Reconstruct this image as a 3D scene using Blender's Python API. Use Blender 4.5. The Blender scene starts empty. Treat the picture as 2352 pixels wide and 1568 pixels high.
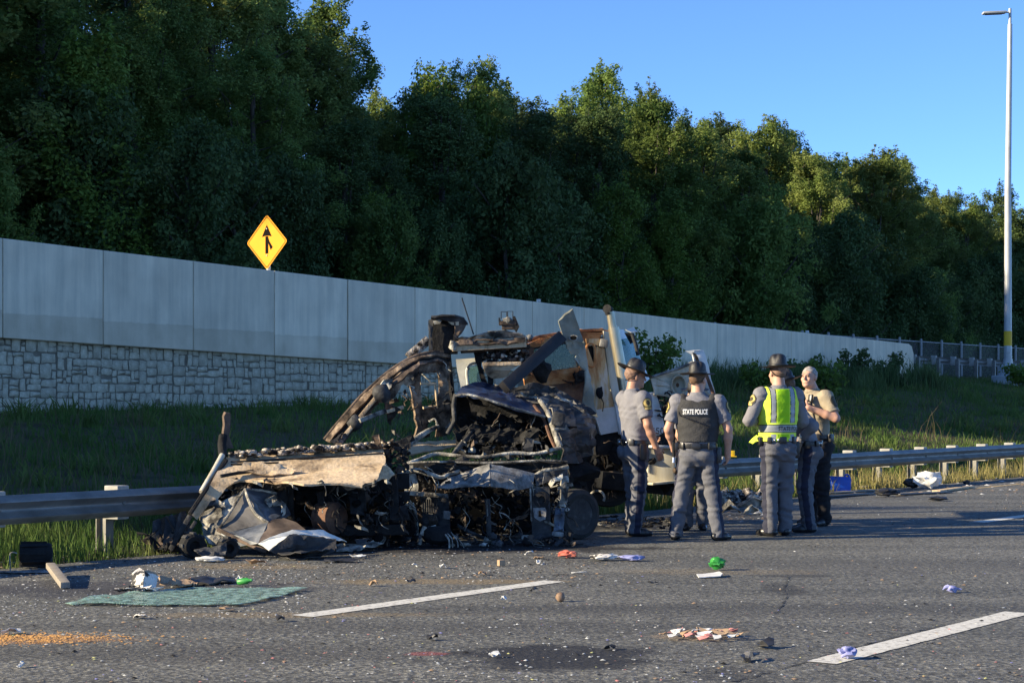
import bpy, bmesh, math, random
import numpy as np
from mathutils import Vector, Matrix, noise as mnoise
from mathutils.geometry import tessellate_polygon

# ---------------------------------------------------------------- camera, sky, sun, exposure
scene = bpy.context.scene
FOC, CX, HORIZON, EYE = 4260.0, 1176.0, 925.0, 1.45      # focal length / centre / horizon on a 2352 px wide frame
cam_data = bpy.data.cameras.new('camera')
cam_data.sensor_width = 36.0
cam_data.lens = 36.0 * FOC / 2352.0
cam_data.shift_y = (HORIZON - 784.0) / 2352.0
cam_data.clip_start = 0.1
cam_data.clip_end = 6000.0
camera = bpy.data.objects.new('camera', cam_data)
camera.location = (0, 0, EYE)
camera.rotation_euler = (math.radians(90), 0, 0)
scene.collection.objects.link(camera)
scene.camera = camera

SUN_EL = math.radians(20.8)
SUN_DIR = Vector((-math.cos(SUN_EL) * 0.968, math.cos(SUN_EL) * -0.25, math.sin(SUN_EL))).normalized()   # towards the sun
world = bpy.data.worlds.new('World')
scene.world = world
world.use_nodes = True
wn = world.node_tree
sky = wn.nodes.new('ShaderNodeTexSky')
sky.sky_type = 'NISHITA'
sky.sun_disc = False
sky.sun_elevation = SUN_EL
sky.sun_rotation = math.atan2(SUN_DIR.x, SUN_DIR.y)
sky.altitude = 0.0
sky.air_density = 0.52
sky.dust_density = 0.0
sky.ozone_density = 6.0
bg = wn.nodes['Background']
wn.links.new(sky.outputs[0], bg.inputs[0])
bg.inputs[1].default_value = 0.132

sun_data = bpy.data.lights.new('sun', 'SUN')
sun_data.energy = 5.0
sun_data.angle = math.radians(0.5)
sun_data.color = (1.0, 0.85, 0.60)
sun = bpy.data.objects.new('sun', sun_data)
sun.rotation_euler = (-SUN_DIR).to_track_quat('-Z', 'Y').to_euler()
sun.location = (-40, 5, 30)
scene.collection.objects.link(sun)

scene.view_settings.view_transform = 'Standard'
scene.view_settings.look = 'None'
scene.view_settings.exposure = 1.18
scene.view_settings.gamma = 1.0
scene.view_settings.use_curve_mapping = False
scene.render.engine = 'CYCLES'
scene.cycles.max_bounces = 5
scene.cycles.diffuse_bounces = 3
scene.cycles.glossy_bounces = 3
scene.cycles.transmission_bounces = 4
scene.cycles.transparent_max_bounces = 8
scene.cycles.use_denoising = True
scene.cycles.sample_clamp_indirect = 6.0

# ---------------------------------------------------------------- helpers
COL = scene.collection
RD = Vector((0.582, 0.8132, 0)).normalized()          # along the road, away from the camera
RN = Vector((-RD.y, RD.x, 0))                         # across the road, towards the bank
rng = random.Random(7)

def P(u, v, Y):
    """a place at distance Y whose bearing was measured in the photograph"""
    return Vector(((u - CX) * Y / FOC, Y, EYE + (HORIZON - v) * Y / FOC))
def G(u, v, z=0.0):
    Y = FOC * (EYE - z) / (v - HORIZON)
    return Vector(((u - CX) * Y / FOC, Y, z))
def R(s, o, z=0.0):
    return Vector((RD.x * s + RN.x * o, RD.y * s + RN.y * o, z))
def so(p):
    return p.x * RD.x + p.y * RD.y, p.x * RN.x + p.y * RN.y
def lerp_tab(tab, x):
    if x <= tab[0][0]: return tab[0][1]
    for (a, fa), (b, fb) in zip(tab, tab[1:]):
        if x <= b: return fa + (fb - fa) * (x - a) / (b - a)
    return tab[-1][1]

# ---- materials
MATS = {}
def node(nt, kind, **kw):
    n = nt.nodes.new(kind)
    for k, v in kw.items(): setattr(n, k, v)
    return n
def mat(name, cols, scale=4.0, rough=0.8, metal=0.0, bump=0.0, bscale=None, lo=0.35, hi=0.65, detail=6.0,
        stretch=(1, 1, 1), spec=0.5, grain=0.0, gscale=60.0, rnd=0.0, translucent=0.0, coords='Object', distort=0.0, rvar=0.0):
    """procedural surface: noise-mixed colours, optional fine grain, bump and per-object variation"""
    m = bpy.data.materials.new(name); m.use_nodes = True
    nt = m.node_tree; bs = nt.nodes['Principled BSDF']; L = nt.links.new
    tc = node(nt, 'ShaderNodeTexCoord'); mp = node(nt, 'ShaderNodeMapping')
    mp.inputs['Scale'].default_value = stretch
    L(tc.outputs[coords], mp.inputs[0])
    nz = node(nt, 'ShaderNodeTexNoise'); nz.inputs['Scale'].default_value = scale; nz.inputs['Detail'].default_value = detail
    nz.inputs['Roughness'].default_value = 0.62; nz.inputs['Distortion'].default_value = distort
    L(mp.outputs[0], nz.inputs['Vector'])
    rp = node(nt, 'ShaderNodeValToRGB'); el = rp.color_ramp.elements
    n = len(cols)
    while len(el) < max(n, 2): el.new(0.5)
    if n == 1: cols = [cols[0], cols[0]]; n = 2
    for i, c in enumerate(cols):
        el[i].position = lo + (hi - lo) * i / (n - 1); el[i].color = (*c, 1)
    L(nz.outputs[0], rp.inputs[0]); out = rp.outputs[0]
    if grain:
        g = node(nt, 'ShaderNodeTexNoise'); g.inputs['Scale'].default_value = gscale; g.inputs['Detail'].default_value = 3
        L(mp.outputs[0], g.inputs['Vector'])
        mr = node(nt, 'ShaderNodeMapRange'); mr.inputs[1].default_value = 0.3; mr.inputs[2].default_value = 0.7
        mr.inputs[3].default_value = 1 - grain; mr.inputs[4].default_value = 1 + grain
        L(g.outputs[0], mr.inputs[0])
        mx = node(nt, 'ShaderNodeVectorMath', operation='SCALE'); L(out, mx.inputs[0]); L(mr.outputs[0], mx.inputs['Scale']); out = mx.outputs[0]
    if rnd:
        oi = node(nt, 'ShaderNodeObjectInfo'); mr = node(nt, 'ShaderNodeMapRange')
        mr.inputs[3].default_value = 1 - rnd; mr.inputs[4].default_value = 1 + rnd; L(oi.outputs['Random'], mr.inputs[0])
        mx = node(nt, 'ShaderNodeVectorMath', operation='SCALE'); L(out, mx.inputs[0]); L(mr.outputs[0], mx.inputs['Scale']); out = mx.outputs[0]
    L(out, bs.inputs['Base Color'])
    bs.inputs['Roughness'].default_value = rough; bs.inputs['Metallic'].default_value = metal
    bs.inputs['Specular IOR Level'].default_value = spec
    if rvar:
        mr = node(nt, 'ShaderNodeMapRange'); mr.inputs[3].default_value = max(0.05, rough - rvar); mr.inputs[4].default_value = min(1, rough + rvar)
        L(nz.outputs[0], mr.inputs[0]); L(mr.outputs[0], bs.inputs['Roughness'])
    if bump:
        b = node(nt, 'ShaderNodeTexNoise'); b.inputs['Scale'].default_value = bscale or scale * 4; b.inputs['Detail'].default_value = 5
        L(mp.outputs[0], b.inputs['Vector'])
        bn = node(nt, 'ShaderNodeBump'); bn.inputs['Strength'].default_value = min(1, bump); bn.inputs['Distance'].default_value = 0.02
        L(b.outputs[0], bn.inputs['Height']); L(bn.outputs[0], bs.inputs['Normal'])
    if translucent:
        tr = node(nt, 'ShaderNodeBsdfTranslucent'); L(out, tr.inputs[0])
        ms = node(nt, 'ShaderNodeMixShader'); ms.inputs[0].default_value = translucent
        o = nt.nodes['Material Output']
        L(bs.outputs[0], ms.inputs[1]); L(tr.outputs[0], ms.inputs[2]); L(ms.outputs[0], o.inputs[0])
    MATS[name] = m
    return m

# ---- mesh building
class MB:
    def __init__(self): self.v = []; self.f = []; self.m = []; self.smooth = False
    def add(self, vs, fs, mi=0):
        b = len(self.v); self.v += [Vector(p) for p in vs]
        self.f += [tuple(b + i for i in f) for f in fs]; self.m += [mi] * len(fs); return self
    def box(self, c, size, rot=None, mi=0, bevel=0.0, jit=0.0):
        c = Vector(c); h = Vector(size) * 0.5
        if bevel:
            bm = bmesh.new(); bmesh.ops.create_cube(bm, size=1)
            for v in bm.verts: v.co = Vector((v.co.x * size[0], v.co.y * size[1], v.co.z * size[2]))
            bmesh.ops.bevel(bm, geom=list(bm.edges), offset=bevel, segments=2, affect='EDGES', profile=0.6)
            self.bm(bm, Matrix.Translation(c) @ (rot.to_4x4() if rot else Matrix()), mi); return self
        vs = []
        for x in (-1, 1):
            for y in (-1, 1):
                for z in (-1, 1):
                    p = Vector((x * h.x, y * h.y, z * h.z))
                    if jit: p += Vector((rng.uniform(-jit, jit), rng.uniform(-jit, jit), rng.uniform(-jit, jit)))
                    vs.append(c + (rot @ p if rot else p))
        return self.add(vs, [(0, 1, 3, 2), (4, 6, 7, 5), (0, 4, 5, 1), (2, 3, 7, 6), (0, 2, 6, 4), (1, 5, 7, 3)], mi)
    def hexa(self, a, b, mi=0):
        """solid between two quads a and b (same winding)"""
        return self.add(list(a) + list(b), [(3, 2, 1, 0), (4, 5, 6, 7), (0, 1, 5, 4), (1, 2, 6, 5), (2, 3, 7, 6), (3, 0, 4, 7)], mi)
    def bm(self, bm, M=None, mi=None):
        bm.verts.ensure_lookup_table(); bm.verts.index_update()
        vs = [(M @ v.co) if M else v.co.copy() for v in bm.verts]
        fs = [tuple(v.index for v in f.verts) for f in bm.faces]; ms = [f.material_index for f in bm.faces]
        b = len(self.v); self.v += vs; self.f += [tuple(b + i for i in f) for f in fs]
        self.m += [mi] * len(fs) if mi is not None else ms
        bm.free(); return self
    def tube(self, pts, r, n=6, mi=0, cap=True, flat=1.0, smoothpath=0):
        pts = [Vector(p) for p in pts]
        rs = list(r) if isinstance(r, (list, tuple)) else [r] * len(pts)
        if smoothpath and len(pts) > 2:
            np_, nr = [], []
            for i in range(len(pts) - 1):
                p0 = pts[max(i - 1, 0)]; p1 = pts[i]; p2 = pts[i + 1]; p3 = pts[min(i + 2, len(pts) - 1)]
                for k in range(smoothpath):
                    t = k / smoothpath
                    np_.append(0.5 * ((2 * p1) + (p2 - p0) * t + (2 * p0 - 5 * p1 + 4 * p2 - p3) * t * t + (3 * p1 - p0 - 3 * p2 + p3) * t ** 3))
                    nr.append(rs[i] + (rs[i + 1] - rs[i]) * t)
            np_.append(pts[-1]); nr.append(rs[-1]); pts, rs = np_, nr
        b = len(self.v); up = None
        for i, p in enumerate(pts):
            d = (pts[min(i + 1, len(pts) - 1)] - pts[max(i - 1, 0)])
            d = d.normalized() if d.length > 1e-9 else Vector((0, 0, 1))
            if up is None:
                up = Vector((0, 0, 1)) if abs(d.z) < 0.9 else Vector((0, 1, 0))
            x = d.cross(up); x = x.normalized() if x.length > 1e-6 else Vector((1, 0, 0)); y = x.cross(d).normalized(); up = y
            for k in range(n):
                a = 2 * math.pi * (k + 0.5) / n
                self.v.append(p + (x * math.cos(a) + y * math.sin(a) * flat) * rs[i])
        for i in range(len(pts) - 1):
            for k in range(n):
                self.f.append((b + i * n + k, b + i * n + (k + 1) % n, b + (i + 1) * n + (k + 1) % n, b + (i + 1) * n + k)); self.m.append(mi)
        if cap:
            self.f.append(tuple(b + k for k in reversed(range(n)))); self.m.append(mi)
            e = b + (len(pts) - 1) * n; self.f.append(tuple(e + k for k in range(n))); self.m.append(mi)
        return self
    def lathe(self, prof, n=16, M=None, mi=0, sx=1.0, sy=1.0, capped=True):
        b = len(self.v)
        for (r, z) in prof:
            for k in range(n):
                a = 2 * math.pi * k / n; p = Vector((math.cos(a) * r * sx, math.sin(a) * r * sy, z)); self.v.append(M @ p if M else p)
        for i in range(len(prof) - 1):
            for k in range(n):
                self.f.append((b + i * n + k, b + i * n + (k + 1) % n, b + (i + 1) * n + (k + 1) % n, b + (i + 1) * n + k)); self.m.append(mi)
        if capped:
            self.f.append(tuple(b + k for k in reversed(range(n)))); self.m.append(mi)
            e = b + (len(prof) - 1) * n; self.f.append(tuple(e + k for k in range(n))); self.m.append(mi)
        return self
    def sheet(self, pts, thick=0.01, edge=0.08, dent=0.01, seed=0, ragged=0.0, nscale=6.0, mi=0, holes=0.0, curl=0.0):
        """a (bent) metal or board sheet with its own thickness, dents and a torn outline"""
        pts = [Vector(p) for p in pts]
        bm = bmesh.new(); vs = [bm.verts.new(p) for p in pts]
        for t in tessellate_polygon([pts]):
            try: bm.faces.new([vs[i] for i in t])
            except ValueError: pass
        bm.normal_update()
        for _ in range(5):
            es = [e for e in bm.edges if e.calc_length() > edge * 1.5]
            if not es: break
            bmesh.ops.subdivide_edges(bm, edges=es, cuts=1)
            bmesh.ops.triangulate(bm, faces=list(bm.faces))
            if len(bm.verts) > 2500: break
        bm.normal_update()
        off = Vector((seed * 3.17, seed * 1.7, seed * 0.9)); nrm = {v: v.normal.copy() for v in bm.verts}
        bd = {v for e in bm.edges if e.is_boundary for v in e.verts}
        if holes:
            kill = [f for f in bm.faces if mnoise.noise(f.calc_center_median() * 7 + off) > holes]
            bmesh.ops.delete(bm, geom=kill, context='FACES')
            bd = {v for e in bm.edges if e.is_boundary for v in e.verts}
        for v in bm.verts:
            p = v.co.copy()
            v.co += nrm[v] * (dent * (1.0 - 3.2 * abs(mnoise.noise(p * nscale + off)) + 0.55 - 1.8 * abs(mnoise.noise(p * nscale * 2.9 + off))))
            if ragged and v in bd: v.co += mnoise.noise_vector(p * 14 + off) * ragged
        bm.verts.index_update(); n = len(bm.verts)
        vs = [v.co.copy() for v in bm.verts] + [v.co - nrm[v] * thick for v in bm.verts]
        fs = [tuple(v.index for v in f.verts) for f in bm.faces]
        fs = fs + [tuple(n + i for i in reversed(f)) for f in fs]
        for e in bm.edges:
            if e.is_boundary:
                l = e.link_loops[0]; a, b = l.vert.index, l.link_loop_next.vert.index; fs.append((b, a, n + a, n + b))
        bm.free()
        return self.add(vs, fs, mi)
    def lump(self, c, size, seed=0, amp=0.35, sub=2, mi=0, rot=None, nscale=1.6):
        bm = bmesh.new(); bmesh.ops.create_icosphere(bm, subdivisions=sub, radius=1.0); off = Vector((seed * 2.3, seed * 1.1, seed * 5.7))
        for v in bm.verts:
            k = 1 + amp * mnoise.noise(v.co * nscale + off) + amp * 0.5 * mnoise.noise(v.co * nscale * 2.6 + off)
            q = Vector((v.co.x * size[0], v.co.y * size[1], v.co.z * size[2])) * k
            v.co = Vector(c) + (rot @ q if rot else q)
        return self.bm(bm, None, mi)

def to_mesh(name, mb, mats, smooth=None, inv=None):
    me = bpy.data.meshes.new(name)
    vs = [inv @ p for p in mb.v] if inv is not None else mb.v
    me.from_pydata([tuple(p) for p in vs], [], mb.f)
    if not isinstance(mats, (list, tuple)): mats = [mats]
    for m in mats: me.materials.append(MATS[m] if isinstance(m, str) else m)
    if len(mats) > 1: me.polygons.foreach_set('material_index', mb.m)
    if smooth is not None:
        me.shade_smooth()
        if smooth < 3.1: me.set_sharp_from_angle(angle=smooth)
    me.update()
    return me
WM = {}
def tag(o, label=None, cat=None, group=None, kind=None):
    if label: o['label'] = label
    if cat: o['category'] = cat
    if group: o['group'] = group
    if kind: o['kind'] = kind
    return o
def thing(name, label, cat, loc=(0, 0, 0), rz=0.0, group=None):
    o = bpy.data.objects.new(name, None); COL.objects.link(o)
    o.location = loc; o.rotation_euler = (0, 0, rz); o.empty_display_size = 0.2
    WM[o.name] = Matrix.Translation(Vector(loc)) @ Matrix.Rotation(rz, 4, 'Z')
    return tag(o, label, cat, group)
def part(name, mb, mats, parent=None, smooth=None, local=False, label=None, kind=None):
    """one mesh object; points are world places unless local"""
    inv = None
    if parent is not None and not local: inv = WM[parent.name].inverted()
    o = bpy.data.objects.new(name, to_mesh(name, mb, mats, smooth, inv)); COL.objects.link(o)
    if parent is not None:
        o.parent = parent; WM[o.name] = WM[parent.name]
    else: WM[o.name] = Matrix()
    if label: o['label'] = label
    if kind: o['kind'] = kind
    return o
def single(name, mb, mats, label, cat, group=None, smooth=None, loc=None):
    """a thing that is one mesh; its origin goes to loc"""
    loc = Vector(loc) if loc is not None else sum(mb.v, Vector()) / len(mb.v)
    o = bpy.data.objects.new(name, to_mesh(name, mb, mats, smooth, Matrix.Translation(-loc))); COL.objects.link(o)
    o.location = loc; WM[o.name] = Matrix.Translation(loc)
    return tag(o, label, cat, group)
def structure(name, mb, mats, smooth=None, kind='structure'):
    o = part(name, mb, mats, None, smooth); o['kind'] = kind; return o
def clone(o, parent=None, **kw):
    c = o.copy(); COL.objects.link(c); c.parent = parent
    for ch in o.children: clone(ch, c)
    WM[c.name] = WM.get(o.name, Matrix())
    return c
def np_mesh(name, verts, faces, m, smooth=False, mids=None):
    """mesh from numpy arrays; faces all of one size"""
    me = bpy.data.meshes.new(name); nv, nf, k = len(verts), len(faces), faces.shape[1]
    me.vertices.add(nv); me.vertices.foreach_set('co', np.ascontiguousarray(verts, dtype=np.float32).ravel())
    me.loops.add(nf * k); me.loops.foreach_set('vertex_index', np.ascontiguousarray(faces, dtype=np.int32).ravel())
    me.polygons.add(nf); me.polygons.foreach_set('loop_start', np.arange(0, nf * k, k, dtype=np.int32))
    for x in (m if isinstance(m, (list, tuple)) else [m]): me.materials.append(MATS[x] if isinstance(x, str) else x)
    if mids is not None: me.polygons.foreach_set('material_index', np.ascontiguousarray(mids, dtype=np.int32))
    me.update(calc_edges=True); me.validate()
    if smooth: me.shade_smooth()
    return me

# ---------------------------------------------------------------- surfaces
mat('concrete', [(0.30, 0.315, 0.31), (0.40, 0.415, 0.405), (0.47, 0.48, 0.46)], scale=1.3, stretch=(1.6, 1.6, 0.35), rough=0.9, bump=0.25, bscale=40, lo=0.3, hi=0.72, grain=0.08, gscale=35, spec=0.2)
mat('stone', [(0.33, 0.295, 0.22), (0.42, 0.38, 0.285), (0.52, 0.47, 0.36)], scale=5, rough=0.95, bump=0.6, bscale=22, grain=0.12, gscale=50, rnd=0.13, spec=0.15)
mat('mortar', [(0.15, 0.13, 0.10), (0.22, 0.195, 0.15)], scale=6, rough=0.95, bump=0.4, bscale=60, spec=0.1)
mat('galvanised', [(0.15, 0.147, 0.135), (0.26, 0.255, 0.235)], scale=3, stretch=(1, 1, 2), rough=0.5, metal=0.4, grain=0.06, gscale=80)
mat('post_steel', [(0.15, 0.145, 0.13), (0.26, 0.25, 0.22)], scale=5, rough=0.6, metal=0.35)
mat('block_plastic', [(0.26, 0.255, 0.23), (0.38, 0.37, 0.33)], scale=8, rough=0.7)
mat('pole_metal', [(0.40, 0.41, 0.40), (0.50, 0.51, 0.49)], scale=2, rough=0.45, metal=0.2)
mat('fence_post', [(0.24, 0.24, 0.23), (0.32, 0.32, 0.30)], scale=2, rough=0.6)
mat('white_paint', [(0.14, 0.14, 0.13), (0.44, 0.43, 0.39), (0.62, 0.61, 0.55)], scale=22, rough=0.85, lo=0.30, hi=0.52, grain=0.15, gscale=90)
mat('yellow_paint', [(0.24, 0.19, 0.10), (0.46, 0.34, 0.16)], scale=6, rough=0.85, grain=0.15)
mat('sign_yellow', [(0.82, 0.315, 0.006), (0.86, 0.34, 0.008)], scale=2, rough=0.6, spec=0.2)
mat('sign_black', [(0.008, 0.007, 0.006)], rough=0.8, spec=0.05)
mat('soil', [(0.05, 0.05, 0.03), (0.10, 0.085, 0.05), (0.07, 0.075, 0.035)], scale=1.2, rough=1.0, bump=0.5, bscale=14, spec=0.05)
mat('grass_blade', [(0.045, 0.105, 0.022), (0.09, 0.145, 0.035), (0.15, 0.15, 0.06)], scale=0.55, lo=0.32, hi=0.7, rough=0.8, translucent=0.25, spec=0.1, grain=0.3, gscale=3)
mat('dry_blade', [(0.17, 0.18, 0.055), (0.30, 0.26, 0.10), (0.36, 0.30, 0.13)], scale=2.2, rough=0.85, translucent=0.3, spec=0.1, grain=0.3, gscale=9)
mat('leaf_olive', [(0.13, 0.19, 0.042), (0.185, 0.235, 0.06), (0.24, 0.27, 0.08)], scale=0.5, rough=0.65, translucent=0.42, rnd=0.22, spec=0.18, grain=0.25, gscale=2.5)
mat('leaf_dark', [(0.06, 0.105, 0.033), (0.085, 0.13, 0.042), (0.11, 0.155, 0.05)], scale=0.5, rough=0.65, translucent=0.28, rnd=0.22, spec=0.18, grain=0.25, gscale=2.5)
mat('leaf_bright', [(0.09, 0.15, 0.025), (0.13, 0.20, 0.035), (0.17, 0.23, 0.045)], scale=0.5, rough=0.65, translucent=0.36, rnd=0.15, spec=0.18, grain=0.2, gscale=2.5)
mat('leaf_green', [(0.105, 0.175, 0.04), (0.145, 0.21, 0.05), (0.18, 0.235, 0.06)], scale=0.5, rough=0.65, translucent=0.42, rnd=0.22, spec=0.18, grain=0.25, gscale=2.5)
mat('dead_blade', [(0.10, 0.075, 0.045), (0.22, 0.17, 0.10)], scale=2, rough=0.9, translucent=0.2, spec=0.1)
mat('bark', [(0.05, 0.042, 0.034), (0.10, 0.085, 0.07)], scale=4, stretch=(3, 3, 0.5), rough=0.95, bump=0.6)
mat('ramp_asphalt', [(0.09, 0.09, 0.088), (0.12, 0.12, 0.115)], scale=2, rough=0.95)

def stain_masks(nt, coord, specs):
    """product of soft noisy ellipses (spills and soot on the road); specs: place, radii along x and y, colour factor"""
    L = nt.links.new
    nz = node(nt, 'ShaderNodeTexNoise'); nz.inputs['Scale'].default_value = 3.0; nz.inputs['Detail'].default_value = 9; nz.inputs['Roughness'].default_value = 0.7; L(coord, nz.inputs['Vector'])
    outs = []
    for (c, rx, ry, col, k) in specs:
        mp = node(nt, 'ShaderNodeMapping', vector_type='TEXTURE')
        mp.inputs['Location'].default_value = c; mp.inputs['Scale'].default_value = (rx, ry, 1); L(coord, mp.inputs[0])
        ln = node(nt, 'ShaderNodeVectorMath', operation='LENGTH'); L(mp.outputs[0], ln.inputs[0])
        ad = node(nt, 'ShaderNodeMath', operation='MULTIPLY_ADD'); L(nz.outputs[0], ad.inputs[0]); ad.inputs[1].default_value = 2.2; L(ln.outputs[1], ad.inputs[2])
        mr = node(nt, 'ShaderNodeMapRange', interpolation_type='SMOOTHSTEP'); mr.inputs[1].default_value = 2.35 - 0.5 * (1 - k[0]); mr.inputs[2].default_value = 1.75 - 0.3 * (1 - k[0])
        mr.inputs[3].default_value = 0; mr.inputs[4].default_value = k[1]; L(ad.outputs[0], mr.inputs[0])
        outs.append((mr.outputs[0], col))
    return outs
def make_asphalt():
    m = bpy.data.materials.new('asphalt'); m.use_nodes = True; MATS['asphalt'] = m
    nt = m.node_tree; L = nt.links.new; bs = nt.nodes['Principled BSDF']
    tc = node(nt, 'ShaderNodeTexCoord'); co = tc.outputs['Object']
    rot = node(nt, 'ShaderNodeMapping'); rot.inputs['Rotation'].default_value = (0, 0, -math.atan2(RD.y, RD.x)); rot.inputs['Scale'].default_value = (0.16, 1.3, 1)
    L(co, rot.inputs[0])
    big = node(nt, 'ShaderNodeTexNoise'); big.inputs['Scale'].default_value = 0.9; big.inputs['Detail'].default_value = 7; L(rot.outputs[0], big.inputs['Vector'])
    rp = node(nt, 'ShaderNodeValToRGB'); rp.color_ramp.elements[0].position = 0.3; rp.color_ramp.elements[0].color = (0.080, 0.082, 0.077, 1)
    rp.color_ramp.elements[1].position = 0.72; rp.color_ramp.elements[1].color = (0.150, 0.148, 0.132, 1); L(big.outputs[0], rp.inputs[0])
    ag = node(nt, 'ShaderNodeTexVoronoi'); ag.inputs['Scale'].default_value = 34; L(co, ag.inputs['Vector'])
    ag2 = node(nt, 'ShaderNodeTexNoise'); ag2.inputs['Scale'].default_value = 26; ag2.inputs['Detail'].default_value = 4; L(co, ag2.inputs['Vector'])
    sp = node(nt, 'ShaderNodeSeparateColor'); L(ag.outputs['Color'], sp.inputs[0])
    mr = node(nt, 'ShaderNodeMapRange'); mr.inputs[3].default_value = 0.5; mr.inputs[4].default_value = 1.55; L(sp.outputs[0], mr.inputs[0])
    mr2 = node(nt, 'ShaderNodeMapRange'); mr2.inputs[1].default_value = 0.3; mr2.inputs[2].default_value = 0.7; mr2.inputs[3].default_value = 0.62; mr2.inputs[4].default_value = 1.38; L(ag2.outputs[0], mr2.inputs[0])
    mu = node(nt, 'ShaderNodeMath', operation='MULTIPLY'); L(mr.outputs[0], mu.inputs[0]); L(mr2.outputs[0], mu.inputs[1])
    sc = node(nt, 'ShaderNodeVectorMath', operation='SCALE'); L(rp.outputs[0], sc.inputs[0]); L(mu.outputs[0], sc.inputs['Scale'])
    cur = sc.outputs[0]; rough = None
    soot = (0.016, 0.017, 0.021); dust = (0.23, 0.17, 0.09); orange = (0.55, 0.24, 0.05)
    specs = [(G(1272, 1508), 0.62, 0.55, soot, (1, 0.9)),                       # oil spill in the near lane
             (G(250, 1350), 2.1, 0.9, (0.035, 0.036, 0.045), (0.4, 0.72)),      # damp dark patch by the glass
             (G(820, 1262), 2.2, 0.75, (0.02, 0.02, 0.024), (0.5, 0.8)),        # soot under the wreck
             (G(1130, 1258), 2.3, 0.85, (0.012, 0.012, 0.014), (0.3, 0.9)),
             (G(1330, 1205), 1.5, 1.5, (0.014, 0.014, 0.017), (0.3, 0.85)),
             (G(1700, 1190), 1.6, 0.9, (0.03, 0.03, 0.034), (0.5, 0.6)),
             (G(1800, 1352), 0.16, 0.5, soot, (1, 0.55)), (G(1815, 1322), 0.35, 0.12, soot, (1, 0.5)),
             (G(1000, 1335), 1.0, 0.22, dust, (1, 0.55)), (G(1640, 1312), 0.9, 0.3, dust, (1, 0.25)),
             (G(590, 1300), 0.6, 0.3, dust, (1, 0.5)), (G(640, 1412), 1.1, 0.16, dust, (1, 0.4)),
             (G(10, 1467), 0.75, 0.20, orange, (1, 0.3)),
             (G(1700, 1400), 2.6, 0.5, (0.05, 0.05, 0.05), (0.6, 0.4)), (G(900, 1440), 3.2, 0.4, (0.05, 0.05, 0.05), (0.6, 0.35)), (G(2100, 1300), 2.5, 0.9, (0.055, 0.055, 0.055), (0.6, 0.35)), (G(500, 1500), 1.6, 0.5, (0.055, 0.053, 0.05), (0.6, 0.35)),
             (G(1680, 1545), 0.25, 0.3, soot, (1, 0.5)), (G(975, 1500), 0.12, 0.1, (0.3, 0.05, 0.05), (1, 0.5)),
             (G(1605, 1462), 0.28, 0.2, (0.40, 0.28, 0.16), (1, 0.3))]
    for msk, col in stain_masks(nt, co, specs):
        mx = node(nt, 'ShaderNodeMix', data_type='RGBA'); L(msk, mx.inputs[0]); L(cur, mx.inputs[6]); mx.inputs[7].default_value = (*col, 1)
        cur = mx.outputs[2]
    L(cur, bs.inputs['Base Color'])
    bs.inputs['Roughness'].default_value = 0.85; bs.inputs['Specular IOR Level'].default_value = 0.3
    bn = node(nt, 'ShaderNodeBump'); bn.inputs['Strength'].default_value = 0.7; bn.inputs['Distance'].default_value = 0.012
    L(mu.outputs[0], bn.inputs['Height']); L(bn.outputs[0], bs.inputs['Normal'])
make_asphalt()

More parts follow.
